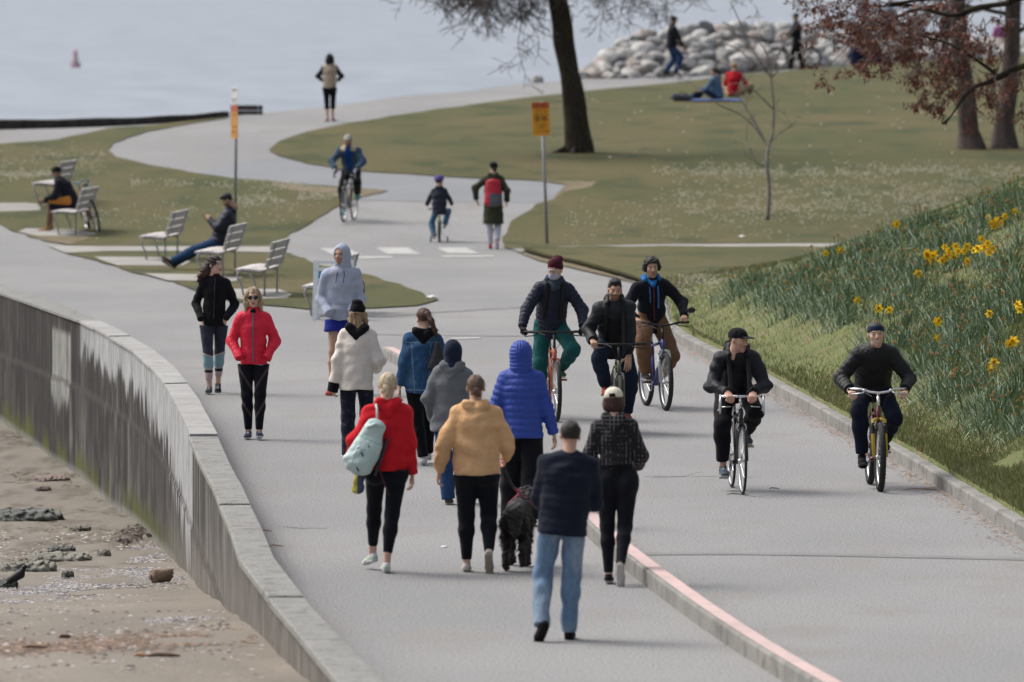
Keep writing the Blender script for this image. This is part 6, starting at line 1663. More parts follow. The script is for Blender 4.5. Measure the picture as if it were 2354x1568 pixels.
# A-board
p = gp(768, 735)
Ab = empty('sandwich_board', p, R(-8), 'white framed sandwich board with a blue panel behind the man in the grey hoodie', 'sign')
M_wp = paint(c(232, 238, 242, .8), .5)
for q in (-1, 1):
    mb = MB(); L_ = Matrix.Rotation(R(q * 9), 4, 'X')
    for x in (-.27, .27): mb.box(x, 0, .45, .075, .035, .90)
    mb.box(0, 0, .875, .54, .03, .04); mb.box(0, 0, .12, .54, .03, .05); mb.box(0, 0, .76, .54, .03, .04)
    fr = mb.build('board_frame', M_wp, Ab); fr.matrix_local = Matrix.Translation((0, q * .14, 0)) @ L_
    fr2 = MB().box(0, 0, .44, .48, .012, .60).build('poster', paint(c(226, 232, 238, .8), .5), fr)
    MB().box(0, q * .009, .68, .46, .004, .11).build('poster_header', paint(c(40, 160, 214, .8), .5), fr2); MB().box(0, q * .009, .52, .46, .004, .16).build('poster_picture', paint(c(120, 190, 224, .8), .5), fr2)

# ================================================================ TREES
def branch_tree(segs, r0, rng_, depth, mb, twigs, p, d, L, droop, spread=.5, curl=.25, minr=.006, n=5, tipcb=None, dec=.62, kids=(3, 5)):
    k = 6; pts = [p]; rs = [r0]; q = Vector(p); dd = Vector(d).normalized()
    for i in range(k):
        dd = (dd + Vector((rng_.normal(), rng_.normal(), rng_.normal())) * curl * .35 + Vector((0, 0, -droop * .12))).normalized()
        q = q + dd * (L / k); pts.append(q.copy()); rs.append(max(minr, r0 * (1 - .55 * (i + 1) / k)))
    mb.tube(pts, rs, 6 if r0 > .03 else 4)
    if tipcb and depth <= 1: tipcb(pts)
    if depth <= 0: return
    for j in range(rng_.integers(kids[0], kids[1] + 1)):
        t = rng_.uniform(.25, 1.0); i = min(k - 1, int(t * k)); a = pts[i].lerp(pts[i + 1], t * k - i)
        dv = (pts[i + 1] - pts[i]).normalized(); s_ = Vector((rng_.normal(), rng_.normal(), rng_.normal() * .8)); s_ = (s_ - dv * s_.dot(dv)).normalized()
        nd = (dv * (1 - spread) + s_ * spread * 1.2).normalized()
        branch_tree(segs, max(minr, rs[i] * dec), rng_, depth - 1, mb, twigs, a, nd, L * rng_.uniform(.45, .75), droop, spread, curl, minr, n, tipcb, dec, kids)
def barkmat(name, c1, moss=None, ns=5):
    m = ground_mat(name, c1, tuple(x * .55 for x in c1), ns, ns * 2, moss, bump=1, fine=22, famt=.35, stretch=(1.5, 1.5, .35), bd=.04)
    return m
M_bark = barkmat('dark_bark', (.050, .040, .032), (.052, .046, .022), 2)
M_bark2 = barkmat('grey_bark', (.33, .295, .275), None, 3)
M_bark3 = barkmat('brown_bark', (.135, .105, .095), None, 3)
M_twig = mat('twig', (.105, .088, .080), .9, nscale=4, namt=.3)
def trunk(name, pts, rs, m, E, flare=1.0, n=16):
    mb = MB(); P_ = [Vector(p) for p in pts]; dn = dens(P_, .15); 
    s0 = [0]; 
    for a, b_ in zip(P_[:-1], P_[1:]): s0.append(s0[-1] + (b_ - a).length)
    acc = 0; R_ = []
    for i, q in enumerate(dn):
        if i: acc += (dn[i] - dn[i - 1]).length
        R_.append(float(np.interp(acc, s0, rs)))
    mb.tube(dn, R_, n)
    V = np.array(mb.v); nz_ = fbm(V[:, 0] * 4, V[:, 1] * 4, V[:, 2] * 1.2, 7) - .5
    cxy = np.array([np.interp(V[:, 2], [q.z for q in dn], [q[k_] for q in dn]) for k_ in (0, 1)]).T
    V[:, :2] += (V[:, :2] - cxy) * nz_[:, None] * .5
    return mesh(name, V, mb.f, m, E)
# big dark tree in the middle
p0 = gp(1330, 350); s = p0.y / FPX
E = empty('tree', p0, 0, 'large dark trunk leaning left with bare drooping twigs over the water', 'tree')
tp = [(.0, 0, -.15), (-.02, 0, .35), (-.12, 0, 1.2), (-.30, 0, 2.4), (-.50, .05, 3.6), (-.72, .1, 4.6), (-.9, .1, 6.5), (-1.0, .2, 9)]
trunk('trunk', tp, [.34, .30, .255, .23, .222, .24, .22, .15], M_bark, E)
mb = MB()
for q in ((-.8, -.35), (.35, -.5), (.45, .1), (-.2, -.7)): mb.tube([(0, 0, .22), (q[0] * .3, q[1] * .3, .09), (q[0] * .7, q[1] * .7, -.03), (q[0] * 1.0, q[1] * 1.0, -.09)], [.15, .10, .05, .03], 8)
mb.build('root', M_bark, E, smooth=True)
trunk('limb', [(-.55, .05, 4.25), (.1, 0, 4.62), (.65, -.1, 4.50), (1.1, -.2, 4.32), (1.6, -.3, 4.38), (2.4, -.4, 4.6)], [.11, .10, .09, .075, .06, .03], M_bark, E, n=10)
trunk('limb', [(-.75, .05, 5.0), (-1.6, -.4, 5.6), (-2.6, -.8, 5.5), (-3.8, -1, 5.1)], [.17, .13, .09, .05], M_bark, E, n=10)
r2 = np.random.default_rng(5); mb = MB()
for i in range(40):
    x = r2.uniform(-4.2, -1.1) if i < 30 else r2.uniform(-3.6, -1.6)
    branch_tree(0, .032, r2, 3, mb, 0, Vector((x + .2, r2.uniform(-1.2, .8), r2.uniform(3.9, 5.3))), Vector((r2.uniform(-.7, .5), r2.uniform(-.4, .4), -.8)), r2.uniform(.8, 1.5), .35, .55, .55, .0062)
for i in range(14):
    branch_tree(0, .022, r2, 3, mb, 0, Vector((r2.uniform(.3, 1.9), r2.uniform(-.5, .2), r2.uniform(4.2, 4.7))), Vector((r2.uniform(-.2, .9), r2.uniform(-.4, .4), -.4)), r2.uniform(.9, 1.5), .3, .55, .5, .005)
mb.build('twigs', M_twig, E)
# sapling
p0 = gp(1764, 505)
E = empty('tree', p0, 0, 'thin grey bare sapling standing alone in the lawn', 'tree')
s = p0.y / FPX
def L2(px, py, dy=0): return ((px - 1764) * s, dy, (505 - py) * s)
trunk('trunk', [L2(1764, 510), L2(1768, 440), L2(1763, 380), L2(1766, 340), L2(1775, 310), L2(1778, 240), L2(1770, 170)], [.046, .038, .035, .033, .028, .024, .019], M_bark2, E, n=10)
r2 = np.random.default_rng(11); mb = MB()
for a in ([(1768, 345), (1740, 300), (1700, 262), (1650, 240), (1600, 200)], [(1766, 340), (1735, 280), (1690, 215), (1660, 205)], [(1763, 385), (1740, 375), (1725, 340)], [(1774, 180), (1745, 140), (1722, 100), (1700, 50), (1678, 5)], [(1774, 175), (1740, 150), (1690, 110), (1640, 95)],
          [(1772, 170), (1790, 120), (1830, 60), (1860, 20)], [(1772, 180), (1820, 130), (1880, 100)], [(1776, 320), (1800, 300), (1820, 290)], [(1776, 250), (1735, 210), (1700, 195)], [(1772, 172), (1755, 110), (1700, 70), (1660, 50)]):
    pts = [Vector(L2(*q, dy=r2.uniform(-.2, .2))) for q in a]; mb.tube(dens(pts, .15), list(np.linspace(.020, .009, len(dens(pts, .15)))), 5)
    for t in range(3):
        q = pts[r2.integers(1, len(pts))]; branch_tree(0, .007, r2, 1, mb, 0, q, Vector((r2.normal(), r2.normal(), .6)), .5, 0, .5, .4, .0045, kids=(1, 3))
mb.build('branches', M_bark2, E)
# two trees at the back right
for base, q, lab in (((2232, 342), [(2232, 342), (2226, 300), (2218, 200), (2206, 80), (2196, -60), (2190, -260)], 'slimmer grey brown trunk, left one of the pair at the back right'), ((2308, 340), [(2305, 340), (2308, 290), (2318, 200), (2326, 80), (2330, -60), (2334, -260)], 'stouter grey brown trunk, right one of the pair at the back right')):
    p0 = gp(*base); s = p0.y / FPX; E = empty('tree', p0, 0, lab, 'tree')
    pts = [((a - base[0]) * s, 0, (base[1] - b_) * s) for a, b_ in q]; pts[0] = (pts[0][0], 0, -.1)
    trunk('trunk', pts, [.34, .24, .21, .19, .17, .13], M_bark3, E)
    mb = MB(); r2 = np.random.default_rng(int(base[0]))
    for i in range(7): branch_tree(0, .06, r2, 2, mb, 0, Vector(pts[3]) + Vector((0, 0, i * .45)), Vector((r2.uniform(-1, 1), r2.uniform(-.6, .6), .3)), 2.2, .2, .5, .4, .01)
    mb.build('branches', M_bark3, E)
# nearer tree whose limb with dead brown leaves reaches in from the right
Yt = 124.0
def T(px, py, Y=Yt): return at(px, py, Y)
tb = T(2610, 400); tb.z = float(Z(tb.x, tb.y)); E = empty('tree', tb, 0, 'tree reaching in from the right edge with clusters of withered red brown leaves', 'tree')
def TL(px, py, dy=0): return T(px, py, Yt + dy) - tb
trunk('trunk', [Vector((0, 0, -.2)), Vector((0, 0, 1.2)), TL(2590, 60), TL(2560, -300), TL(2540, -700), TL(2550, -1000)], [.40, .28, .24, .16, .09, .02], M_bark3, E)
trunk('limb', [TL(2590, 90), TL(2470, 105, -.4), TL(2354, 150, -.8), TL(2300, 180, -1), TL(2240, 205, -1), TL(2205, 240, -1.1), TL(2175, 285, -1.2)], [.11, .070, .055, .044, .034, .024, .008], M_bark, E, n=10)
trunk('limb', [TL(2300, 178, -1), TL(2262, 150, -.9), TL(2205, 112, -.8), TL(2150, 90, -.6), TL(2080, 75, -.5)], [.036, .032, .026, .018, .010], M_bark, E, n=8)
trunk('limb', [TL(2590, 0), TL(2440, -20, -.5), TL(2290, 10, -.6), TL(2190, 35, -.7), TL(2110, 20, -.7), TL(2020, 60, -.8), TL(1960, 80, -.8)], [.09, .06, .046, .036, .026, .016, .008], M_bark, E, n=8)
trunk('limb', [TL(2560, -90), TL(2380, -60, -.2), TL(2200, -20, -.1), TL(2080, 5, 0), TL(1980, 15, 0), TL(1905, 5, 0)], [.08, .05, .036, .026, .016, .008], M_bark, E, n=8)
mb = MB(); LV = []; r2 = np.random.default_rng(21)
def tip(pts): LV.append(pts[-1].copy()); LV.append(pts[len(pts) // 2].copy()); (LV.append(pts[-2].copy()) if r2.random() < .5 else None)
zones = [(1900, 2000, -20, 80, 18, 0), (1960, 2120, -10, 100, 22, .1), (2000, 2240, 40, 140, 22, .3), (2090, 2250, 90, 185, 15, .8), (2120, 2215, 180, 230, 3, 1.0), (2230, 2354, 40, 190, 11, .7), (2100, 2354, -20, 70, 20, .3)]
for x0, x1, y0, y1, n_, dr in zones:
    for i in range(n_):
        branch_tree(0, .011, r2, 2, mb, 0, TL(r2.uniform(x0, x1), r2.uniform(y0, y1), r2.uniform(-1.6, .4)), Vector((r2.uniform(-.9, .3), r2.normal() * .3, r2.uniform(-.6, .3) - dr * .4)), r2.uniform(.35, .65), dr, .5, .45, .0045, tipcb=tip, kids=(2, 3))
mb.build('twigs', mat('pale_twig', (.16, .13, .125), .85, nscale=4, namt=.3), E)
V = []; F = []; Cc = []
for q in LV:
    if r2.random() < .42: continue
    for j in range(r2.integers(4, 10)):
        o = q + Vector((r2.normal(), r2.normal(), r2.normal() - .6)) * .030; d = Vector((r2.normal() * .7, r2.normal() * .7, -1)).normalized(); L_ = r2.uniform(.045, .085)
        s_ = d.cross(Vector((r2.normal(), r2.normal(), .2))).normalized() * L_ * r2.uniform(.16, .3); nn = d.cross(s_).normalized() * L_ * .15; n0 = len(V)
        V += [o, o + d * L_ * .5 + s_ + nn, o + d * L_, o + d * L_ * .5 - s_ + nn]; F.append((n0, n0 + 1, n0 + 2, n0 + 3))
        col = np.array((.185, .075, .052)) * r2.uniform(.5, 1.7); Cc += [col] * 4
mesh('leaves', np.array(V), np.array(F), M_attr, E, cols=np.array(Cc), smooth=False)

# ================================================================ BOULDERS
def boulder_mesh(seed, flat=.75):
    s = SDF(); r3 = np.random.default_rng(seed); s.ell((0, 0, 0), (.5, .42, .5 * flat), .05)
    for q in range(3): a = r3.uniform(0, 6.28); s.ell((.3 * math.cos(a), .25 * math.sin(a), r3.uniform(-.1, .12)), (.28, .26, .24 * flat), .1)
    for q in range(5):
        n_ = nrm((r3.normal(), r3.normal(), r3.normal() * .7)); d_ = r3.uniform(.30, .40)
        s.cut(lambda X, Y, Z_, n_=n_, d_=d_: X * n_[0] + Y * n_[1] + Z_ * n_[2] - d_)
    s.warp(folds(.018, 9, 8, seed)); v, fc = s.mesh(.055); return v, fc
rockm = [mat('boulder_%s' % nm, col, .9, nscale=3.5, namt=.28, bump=.6, bscale=9) for nm, col in (('pale', (.36, .35, .335)), ('grey', (.25, .25, .25)), ('pink', (.32, .285, .26)), ('dark', (.14, .14, .145)), ('white', (.42, .415, .40)))]
def thing(name, v, fc, m, loc, rz, sc, label, cat, group=None, cols=None, rot=None):
    o = mesh(name, v, fc, m, None, cols=cols); o.location = loc; o.rotation_euler = rot or (0, 0, rz); o.scale = sc if hasattr(sc, '__len__') else (sc,) * 3
    return tag(o, label, cat, group)
BM = [boulder_mesh(i) for i in range(6)]; BMM = {}
r2 = np.random.default_rng(3)
top_px = [(1335, 150), (1375, 118), (1420, 100), (1480, 88), (1560, 72), (1640, 66), (1740, 62), (1860, 64), (1960, 72), (2080, 86), (2200, 95), (2354, 100), (2420, 100)]
bot_px = [(1335, 182), (1420, 181), (1519, 179), (1600, 175), (1700, 168), (1850, 158), (2000, 148), (2150, 138), (2354, 128), (2420, 125)]
nrock = 0
CLAB = ['pale boulder in the breakwater heap beyond the far path', 'mid grey boulder in the breakwater heap beyond the far path', 'pinkish boulder in the breakwater heap beyond the far path', 'dark boulder in the breakwater heap beyond the far path', 'whitish boulder in the breakwater heap beyond the far path']
rows = 7
for r_ in range(rows):
    t = r_ / (rows - 1); x = 1335 + 16 * r_
    while x < 2400:
        yb = np.interp(x, [a for a, _ in bot_px], [b_ for _, b_ in bot_px]); yt = 7 + np.interp(x, [a for a, _ in top_px], [b_ for _, b_ in top_px])
        y = yb + (yt - yb) * t + r2.uniform(-5, 5); Yd = gflat(x, yb).y + 1.5 + t * 12
        wpx = r2.uniform(28, 66) * (1.05 - .15 * t); sc = wpx * Yd / FPX
        i = int(r2.integers(0, 6)); k = int(r2.choice([0, 0, 1, 1, 2, 2, 3, 4, 4])); key = (i, k)
        P_ = at(x, y - 3, Yd)
        if key not in BMM:
            o = mesh('boulder', BM[i][0], BM[i][1], rockm[k]); BMM[key] = o.data
        else:
            o = bpy.data.objects.new('boulder', BMM[key]); COL.objects.link(o)
        o.location = P_; o.rotation_euler = (r2.normal() * .25, r2.normal() * .25, r2.uniform(0, 6.28)); o.scale = (sc * r2.uniform(.95, 1.3), sc, sc * r2.uniform(.8, 1.05))
        tag(o, CLAB[k], 'boulder', 'boulders of the breakwater'); nrock += 1
        x += wpx * r2.uniform(.62, .85)
# mound under the boulders
V = []; F = []; xs_ = list(range(1320, 2480, 20))
for x in xs_:
    yb = np.interp(x, [a for a, _ in bot_px], [b_ for _, b_ in bot_px]); yt = np.interp(x, [a for a, _ in top_px], [b_ for _, b_ in top_px])
    Y0 = gflat(x, yb).y + 2; V += [at(x, yb + 2, Y0), at(x, (yb + yt) / 2 + 6, Y0 + 6), at(x, yt + 12, Y0 + 12), at(x, yt + 120, Y0 + 17)]
for i in range(len(xs_) - 1):
    for j in range(3): F.append((4 * i + j, 4 * i + j + 1, 4 * i + j + 5, 4 * i + j + 4))
tag(mesh('breakwater_core', np.array([tuple(v) for v in V]), F, rockm[3]), kind='structure')
o = thing('boulder', *BM[1], rockm[0], gp(1235, 189) + Vector((0, .3, .06)), 1, (.42, .4, .36), 'single pale boulder alone at the edge of the far path', 'boulder')
# hazy people on the breakwater
for (px, py, Yp, lab, col, lc, seat) in ((1986, 88, 232, 'grey clad person standing on the breakwater behind the red brown leaves', c(120, 116, 126), BLK, 0), (2046, 112, 230, 'person in light blue standing on the breakwater behind the leaves', c(96, 164, 196), c(60, 60, 70), 0),
    (2104, 130, 229, 'brown clad person standing behind the leaves left of the slim trunk', c(96, 74, 70), c(60, 60, 66), 0), (2172, 128, 231, 'dark clad person standing just left of the slim trunk', c(58, 58, 64), c(40, 40, 46), 0),
    (2296, 150, 228, 'person in magenta partly hidden by the stout trunk', c(170, 80, 150), c(60, 60, 70), 0),
    (1966, 153, 226, 'person in navy sitting with back to the lawn before the boulders', c(34, 44, 78), c(34, 40, 66), 1), (2018, 150, 226, 'smaller person in navy sitting beside another before the boulders', c(38, 46, 80), c(34, 40, 66), 1),
    (2086, 142, 225, 'person in black crouching before the boulders behind the leaves', c(30, 32, 38), BLK, 1)):
    yb_ = float(np.interp(px, [a for a, _ in bot_px], [b_ for _, b_ in bot_px])); P_ = gflat(px, yb_ + 2) if seat else at(px, py, gflat(px, yb_).y + 10)
    kw = dict(pel=(0, 0, .14), neck=(0, .04, .64), feet=[(-.12, .7, .03, -20, 0), (.12, .7, .03, -20, 0)], kpole=[(0, 0, 1), (0, 0, 1)], hands=[(-.2, .3, .3), (.2, .3, .3)]) if seat else dict(hands=[(-.2, .2, 1.0), (.2, .2, 1.0)])
    person(px, py, lab, root=P_, rot=r2.uniform(-30, 30), h=1.7 if px != 2018 else 1.4, res=.02, girth=1.1, skin='tan', top=dict(col=col, hem=.88 if seat else .82, r=(.18, .17, .17), fold=.004), legs=dict(col=lc, r=(.10, .08, .07), hem=0, calf=False), shoes=(BLK, BLK), hair=('short', c(50, 40, 36)), **kw)
# buoy
B_ = at(173, 148, 415); bu = empty('buoy', B_, 0, 'faded pink marker buoy floating on the water', 'buoy')
MB().tube([(0, 0, -.2), (0, 0, .12), (0, 0, .14), (0, 0, .75), (0, 0, .85)], [.30, .30, .17, .13, .03], 14).build('float', paint(c(205, 172, 184, .8), .8), bu)
MB().tube([(0, 0, .3), (0, 0, .42)], [.168, .158], 14).build('band', paint(c(225, 220, 222, .8), .6), bu)

# ================================================================ BEACH THINGS
def sp(px, py):
    d = ray(px, py); d = d / d[1]; Ys = np.arange(42, 128, .1); h_ = CAMZ + d[2] * Ys - sandz(d[0] * Ys, Ys); i = int(np.argmax(h_ < 0)) or 10
    Y = Ys[i]; return Vector((d[0] * Y, Y, float(sandz(d[0] * Y, Y))))
M_slab = mat('slab_rock', (.17, .165, .14), .9, nscale=4, namt=.45, bump=1, bscale=11)
M_slab2 = mat('slab_rock_dark', (.11, .115, .105), .9, nscale=7, namt=.6, bump=1, bscale=14)
M_slab3 = mat('slab_rock_red', (.20, .155, .145), .85, nscale=3, namt=.3, bump=.7, bscale=8)
def slab_mesh(seed):
    s = SDF(); r3 = np.random.default_rng(seed); s.seg((-.3, 0, 0), (.3, .02, 0), (.42, .17), (.30, .13), (0, 1, 0), .05).seg((-.1, -.1, .02), (.42, .05, .0), (.22, .12), (.2, .10), (0, 1, 0), .04)
    s.cut(lambda X, Y, Z_: Z_ - .10 - .06 * X + 0 * Y); s.warp(lambda X, Y, Z_: .022 * np.sin(14 * X + 3 * np.sin(9 * Y) + seed) * np.sin(11 * Y + 40 * Z_) + .014 * np.sin(33 * X + 21 * Y + 4 * np.sin(30 * Z_)) + .008 * np.sin(71 * X - 50 * Y) * np.sin(60 * Y + 30 * X)); return s.mesh(.018)
SM_ = [slab_mesh(i) for i in range(3)]
for i, (px, py, wpx, hs_, m_, rz, lab, k) in enumerate((
    (55, 1190, 215, .9, M_slab2, .1, 'long low grey barnacled slab of rock, upper left of the beach', 0), (118, 1100, 100, .55, M_slab3, .2, 'smooth reddish flat boulder at the foot of the stained wall', 1),
    (130, 1285, 190, .7, M_slab, .05, 'long olive slab of rock, upper one of the pair behind the crow', 2), (62, 1310, 165, 1.0, M_slab, -.1, 'chunky olive and black slab of rock, lower one of the pair behind the crow', 0),
    (12, 1345, 70, .9, M_slab2, .4, 'small dark rock at the left edge beside the crow', 1), (140, 1262, 80, .6, M_slab2, 0, 'low grey rock above the olive slabs', 2), (183, 1213, 62, .5, M_slab, .3, 'small sandy mound of rock in the middle of the beach', 1),
    (155, 1322, 36, .8, M_slab2, .2, 'little dark green rock just right of the chunky slab', 1), (240, 1277, 36, 1.2, M_slab, .5, 'small mossy stone among shells near the wall', 1), (97, 1125, 50, .8, M_slab3, .0, 'small brown heap below the reddish boulder', 1))):
    P_ = sp(px, py + 6); w_ = wpx * P_.y / FPX
    thing('rock', *SM_[k], m_, P_ + Vector((0, 0, .02)), rz, (w_ * .80, w_ * 1.2, hs_ * (.4 + .55 * w_)), lab, 'rock')
# log stump
P_ = sp(370, 1340); E = empty('driftwood', P_, R(-50), 'short weathered log stump lying on the shell bank by the wall', 'log', scale=.82)
mb = MB(); mb.tube([(-.02, -.12, .085), (-.01, -.06, .09), (0, 0, .09), (.01, .06, .085), (.02, .12, .075), (.03, .15, .07)], [.080, .095, .09, .082, .07, .03], 18); v = np.array(mb.v); v += (fbm(v[:, 0] * 20, v[:, 1] * 12, v[:, 2] * 20, 3)[:, None] - .5) * np.array((.09, .10, .09))
mesh('log', v, mb.f, mat('driftwood', (.26, .19, .14), .9, nscale=8, namt=.4, bump=1, bscale=30, stretch=(3, .4, 3)), E)
o = MB().ell(-.022, -.112, .080, .050, .016, .040).build('hollow', mat('rotten_wood', (.06, .035, .025), .95, nscale=30, namt=.5), E, smooth=True)
# sticks
for i, (px, py, L_, a, col, lab) in enumerate(((375, 1512, .26, 8, (.16, .11, .08), 'dark smooth stick lying on the sand near the bottom'), (325, 1512, .12, -20, (.34, .20, .10), 'short orange brown stick beside the dark one on the sand'), (80, 1492, .20, -8, (.26, .18, .12), 'curved pale driftwood stick at the left of the brown debris line'), (150, 1470, .12, 40, (.18, .10, .07), 'small brown lump of bark alone on the sand'),
      (612, 1224.5, .10, 0, (.30, .17, .09), 'upper short reddish twig on the paving beside the coping'), (635, 1259, .13, 3, (.30, .17, .09), 'lower longer reddish twig on the paving beside the coping'), (1690, 1140, .16, 0, (.10, .08, .06), 'dead leaf and twig on the bicycle path right of the road bicycle'), (1780, 1127, .11, 15, (.12, .09, .07), 'small dark leaf lying between the two nearest cyclists'), (2115, 1129, .34, 0, (.20, .12, .08), 'long thin reddish twig on the path near the kerb'))):
    P_ = sp(px, py) if px < 600 else gflat(px, py); E = empty('stick', P_ + Vector((0, 0, .012)), R(a), lab, 'stick')
    mb = MB(); mb.tube([(-L_ / 2, 0, .0), (-L_ * .2, .02, .012), (L_ * .2, -.01, .008), (L_ / 2, .01, 0)], [.008, .016, .017, .006] if px < 600 else [.003, .006, .006, .003], 7); mb.build('wood', paint(col, .9), E, smooth=True)
for px, py, lab, s_ in ((993, 688, 'crumpled white napkin at the tip of the bench lawn', .09), (1706, 548, 'white scrap of paper on the lawn above the narrow path', .07), (1021, 1259, 'small white scrap on the paving behind the camel sweatshirt woman', .030)):
    P_ = gflat(px, py) + Vector((0, 0, .035 if px != 1021 else .008)); v, fc = SDF().ell((0, 0, 0), (s_, s_ * .8, s_ * .35), .02).warp(folds(s_ * .12, 60, 50, 3)).mesh(s_ / 6); thing('litter', v, fc, paint((.75, .75, .75), .7), P_, 0, 1, lab, 'litter')
# crow
P_ = sp(38, 1358); CR = empty('crow', P_, R(-78), 'black crow standing on the shell bank at the left edge', 'bird', scale=.8)
v, fc = SDF().seg((0, -.08, .125), (0, .05, .20), (.045, .05), (.052, .058), (1, 0, 0), .03).seg((0, .05, .21), (0, .085, .265), .045, .030, None, .03).ell((0, .10, .29), (.028, .036, .028), .02).seg((0, -.08, .12), (0, -.24, .035), (.035, .022), (.03, .008), (1, 0, 0), .03).mesh(.008)
mesh('body', v, fc, mat('feathers', (.012, .012, .014), .45, nscale=50, namt=.3, bump=.4, bscale=80), CR)
MB().tube([(0, .125, .29), (0, .17, .283)], [.011, .003], 8).build('beak', M_black, CR, smooth=True)
for q in (-1, 1): MB().tube([(q * .02, .0, .13), (q * .022, -.01, .07), (q * .022, .01, .008), (q * .022, .05, .004)], [.010, .005, .004, .003], 6).build('leg', M_black, CR)
# shells, weed, wood scraps: scattered stuff
def scatter(name, n, region, cols, size, sfun, label, flat=.35, mat_=None, cat='debris', elong=2.0, lift=.004):
    V = np.zeros((n * 5, 3)); F = np.zeros((n * 4, 3), int); Cc = np.zeros((n * 5, 3)); i = 0; tries = 0
    while i < n and tries < n * 20:
        tries += 1; px, py = region()
        P_ = sfun(px, py)
        if P_ is None: continue
        s_ = rng.uniform(*size); a = rng.uniform(0, 6.28); e = rng.uniform(1, elong); ca, sa = math.cos(a) * s_, math.sin(a) * s_
        q = np.array([(-ca * e, -sa * e, 0), (sa, -ca, 0), (ca * e, sa * e, 0), (-sa, ca, 0), (0, 0, s_ * flat)]) + np.array(P_) + (0, 0, lift)
        V[5 * i:5 * i + 5] = q; F[4 * i:4 * i + 4] = np.array([(0, 1, 4), (1, 2, 4), (2, 3, 4), (3, 0, 4)]) + 5 * i
        Cc[5 * i:5 * i + 5] = np.array(cols[rng.integers(len(cols))]) * rng.uniform(.7, 1.25); i += 1
    return tag(mesh(name, V[:5 * i], F[:4 * i], mat_ or M_attr, cols=Cc[:5 * i], smooth=False), label, cat, kind='stuff')
def inwall(px, py):
    P_ = sp(px, py); wx = float(np.interp(P_.y, [p.y for p in reversed(WO)], [p.x for p in reversed(WO)]))
    return P_ if P_.x < wx - .03 else None
def gband(x0, x1, yl, yr, sd_): 
    def r_():
        x = rng.uniform(x0, x1); t = (x - x0) / (x1 - x0); return x, yl + (yr - yl) * t + rng.normal() * sd_
    return r_
SHC = [(.38, .37, .37), (.28, .28, .31), (.13, .14, .18), (.33, .29, .26), (.07, .07, .085), (.24, .215, .19)]
scatter('shells', 5200, gband(0, 470, 1365, 1305, 22), SHC, (.007, .02), inwall, 'broken mussel shells in a pale band across the beach')
scatter('shells', 1500, gband(290, 400, 1290, 1258, 14), SHC[:4] + [(.06, .05, .05)], (.008, .024), inwall, 'bluish mussel shells heaped against the wall')
scatter('shells', 700, gband(330, 520, 1432, 1415, 5), SHC, (.006, .016), inwall, 'thin line of mussel shells below the smooth sand')
scatter('shells', 260, lambda: (rng.uniform(0, 330), rng.uniform(1220, 1290)), [(.6, .58, .56), (.45, .42, .40)], (.010, .022), inwall, 'single white shells strewn on the sand')
scatter('seaweed', 420, gband(275, 352, 1238, 1222, 6), [(.025, .02, .018), (.07, .055, .045), (.13, .11, .09)], (.018, .045), inwall, 'dark dried seaweed heap by the wall', elong=5, flat=1.4)
scatter('seaweed', 180, gband(150, 330, 1368, 1350, 5), [(.045, .035, .03), (.09, .07, .055)], (.010, .022), inwall, 'dark strands of dried seaweed on the shells', elong=5)
scatter('wood_scraps', 2600, gband(0, 600, 1492, 1462, 9), [(.19, .125, .085), (.12, .08, .055), (.26, .19, .14), (.08, .055, .045)], (.007, .022), inwall, 'line of brown bark and wood scraps along the sand', elong=4)
scatter('wood_scraps', 500, lambda: (rng.uniform(0, 620), rng.uniform(1440, 1568)), [(.24, .16, .10), (.15, .10, .07), (.4, .38, .36)], (.005, .014), inwall, 'loose bits of wood strewn over the near sand', elong=4)
scatter('sand_crumbs', 1600, lambda: (rng.uniform(0, 420), rng.uniform(985, 1300)), [(.12, .095, .07), (.18, .15, .12)], (.010, .035), inwall, 'crumbs of dark weed and lumpy sand across the wet beach', elong=5, flat=.3)
scatter('small_stones', 260, lambda: (rng.uniform(0, 560), rng.uniform(1400, 1540)), [(.20, .17, .15), (.13, .10, .09), (.3, .28, .27)], (.014, .034), inwall, 'small stones on the near sand', flat=.7, elong=1.5)
def kerbside(px, py): return None
def kreg():
    Y = rng.uniform(62, 107) ; x = float(KX(Y)) - abs(rng.normal()) * .11 - .01; return x, Y
scatter('leaf_litter', 2100, kreg, [(.27, .17, .11), (.18, .12, .08), (.36, .27, .19), (.12, .085, .065)], (.005, .014), lambda x, Y: Vector((x, Y, 0)), 'brown leaf scraps and twigs along the foot of the kerb', elong=4)
pkx = [p.x for p in PKW]; pky = [p.y for p in PKW]
scatter('grit', 2600, lambda: ((lambda Y: (float(np.interp(Y, pky, pkx)) + .2 + abs(rng.normal()) * .18, Y))(rng.uniform(52, 98))), [(.30, .24, .19), (.24, .20, .17)], (.004, .010), lambda x, Y: Vector((x, Y, 0)), 'sandy grit beside the pink kerb')
wix = [p.x for p in reversed(WI)]; wiy = [p.y for p in reversed(WI)]
scatter('grit', 5200, lambda: ((lambda Y: (float(np.interp(Y, wiy, wix)) + abs(rng.normal()) * .40, Y))(rng.uniform(52, 100))), [(.34, .27, .22), (.28, .24, .20), (.36, .32, .29)], (.004, .011), lambda x, Y: Vector((x, Y, 0)), 'pale sand grit drifted along the foot of the coping', flat=.15)
scatter('grit', 1200, lambda: (rng.uniform(-2.5, 4.5), rng.uniform(55, 100)), [(.13, .12, .11), (.34, .33, .32)], (.003, .009), lambda x, Y: Vector((x, Y, 0)) if x < float(KX(Y)) and x > float(np.interp(Y, [p.y for p in reversed(WI)], [p.x for p in reversed(WI)])) else None, 'tiny specks of grit strewn on the paving')
for sgn_, (x_, y_, s_) in enumerate(((2160, 1134, 1), (1650, 1128, 1))): pass

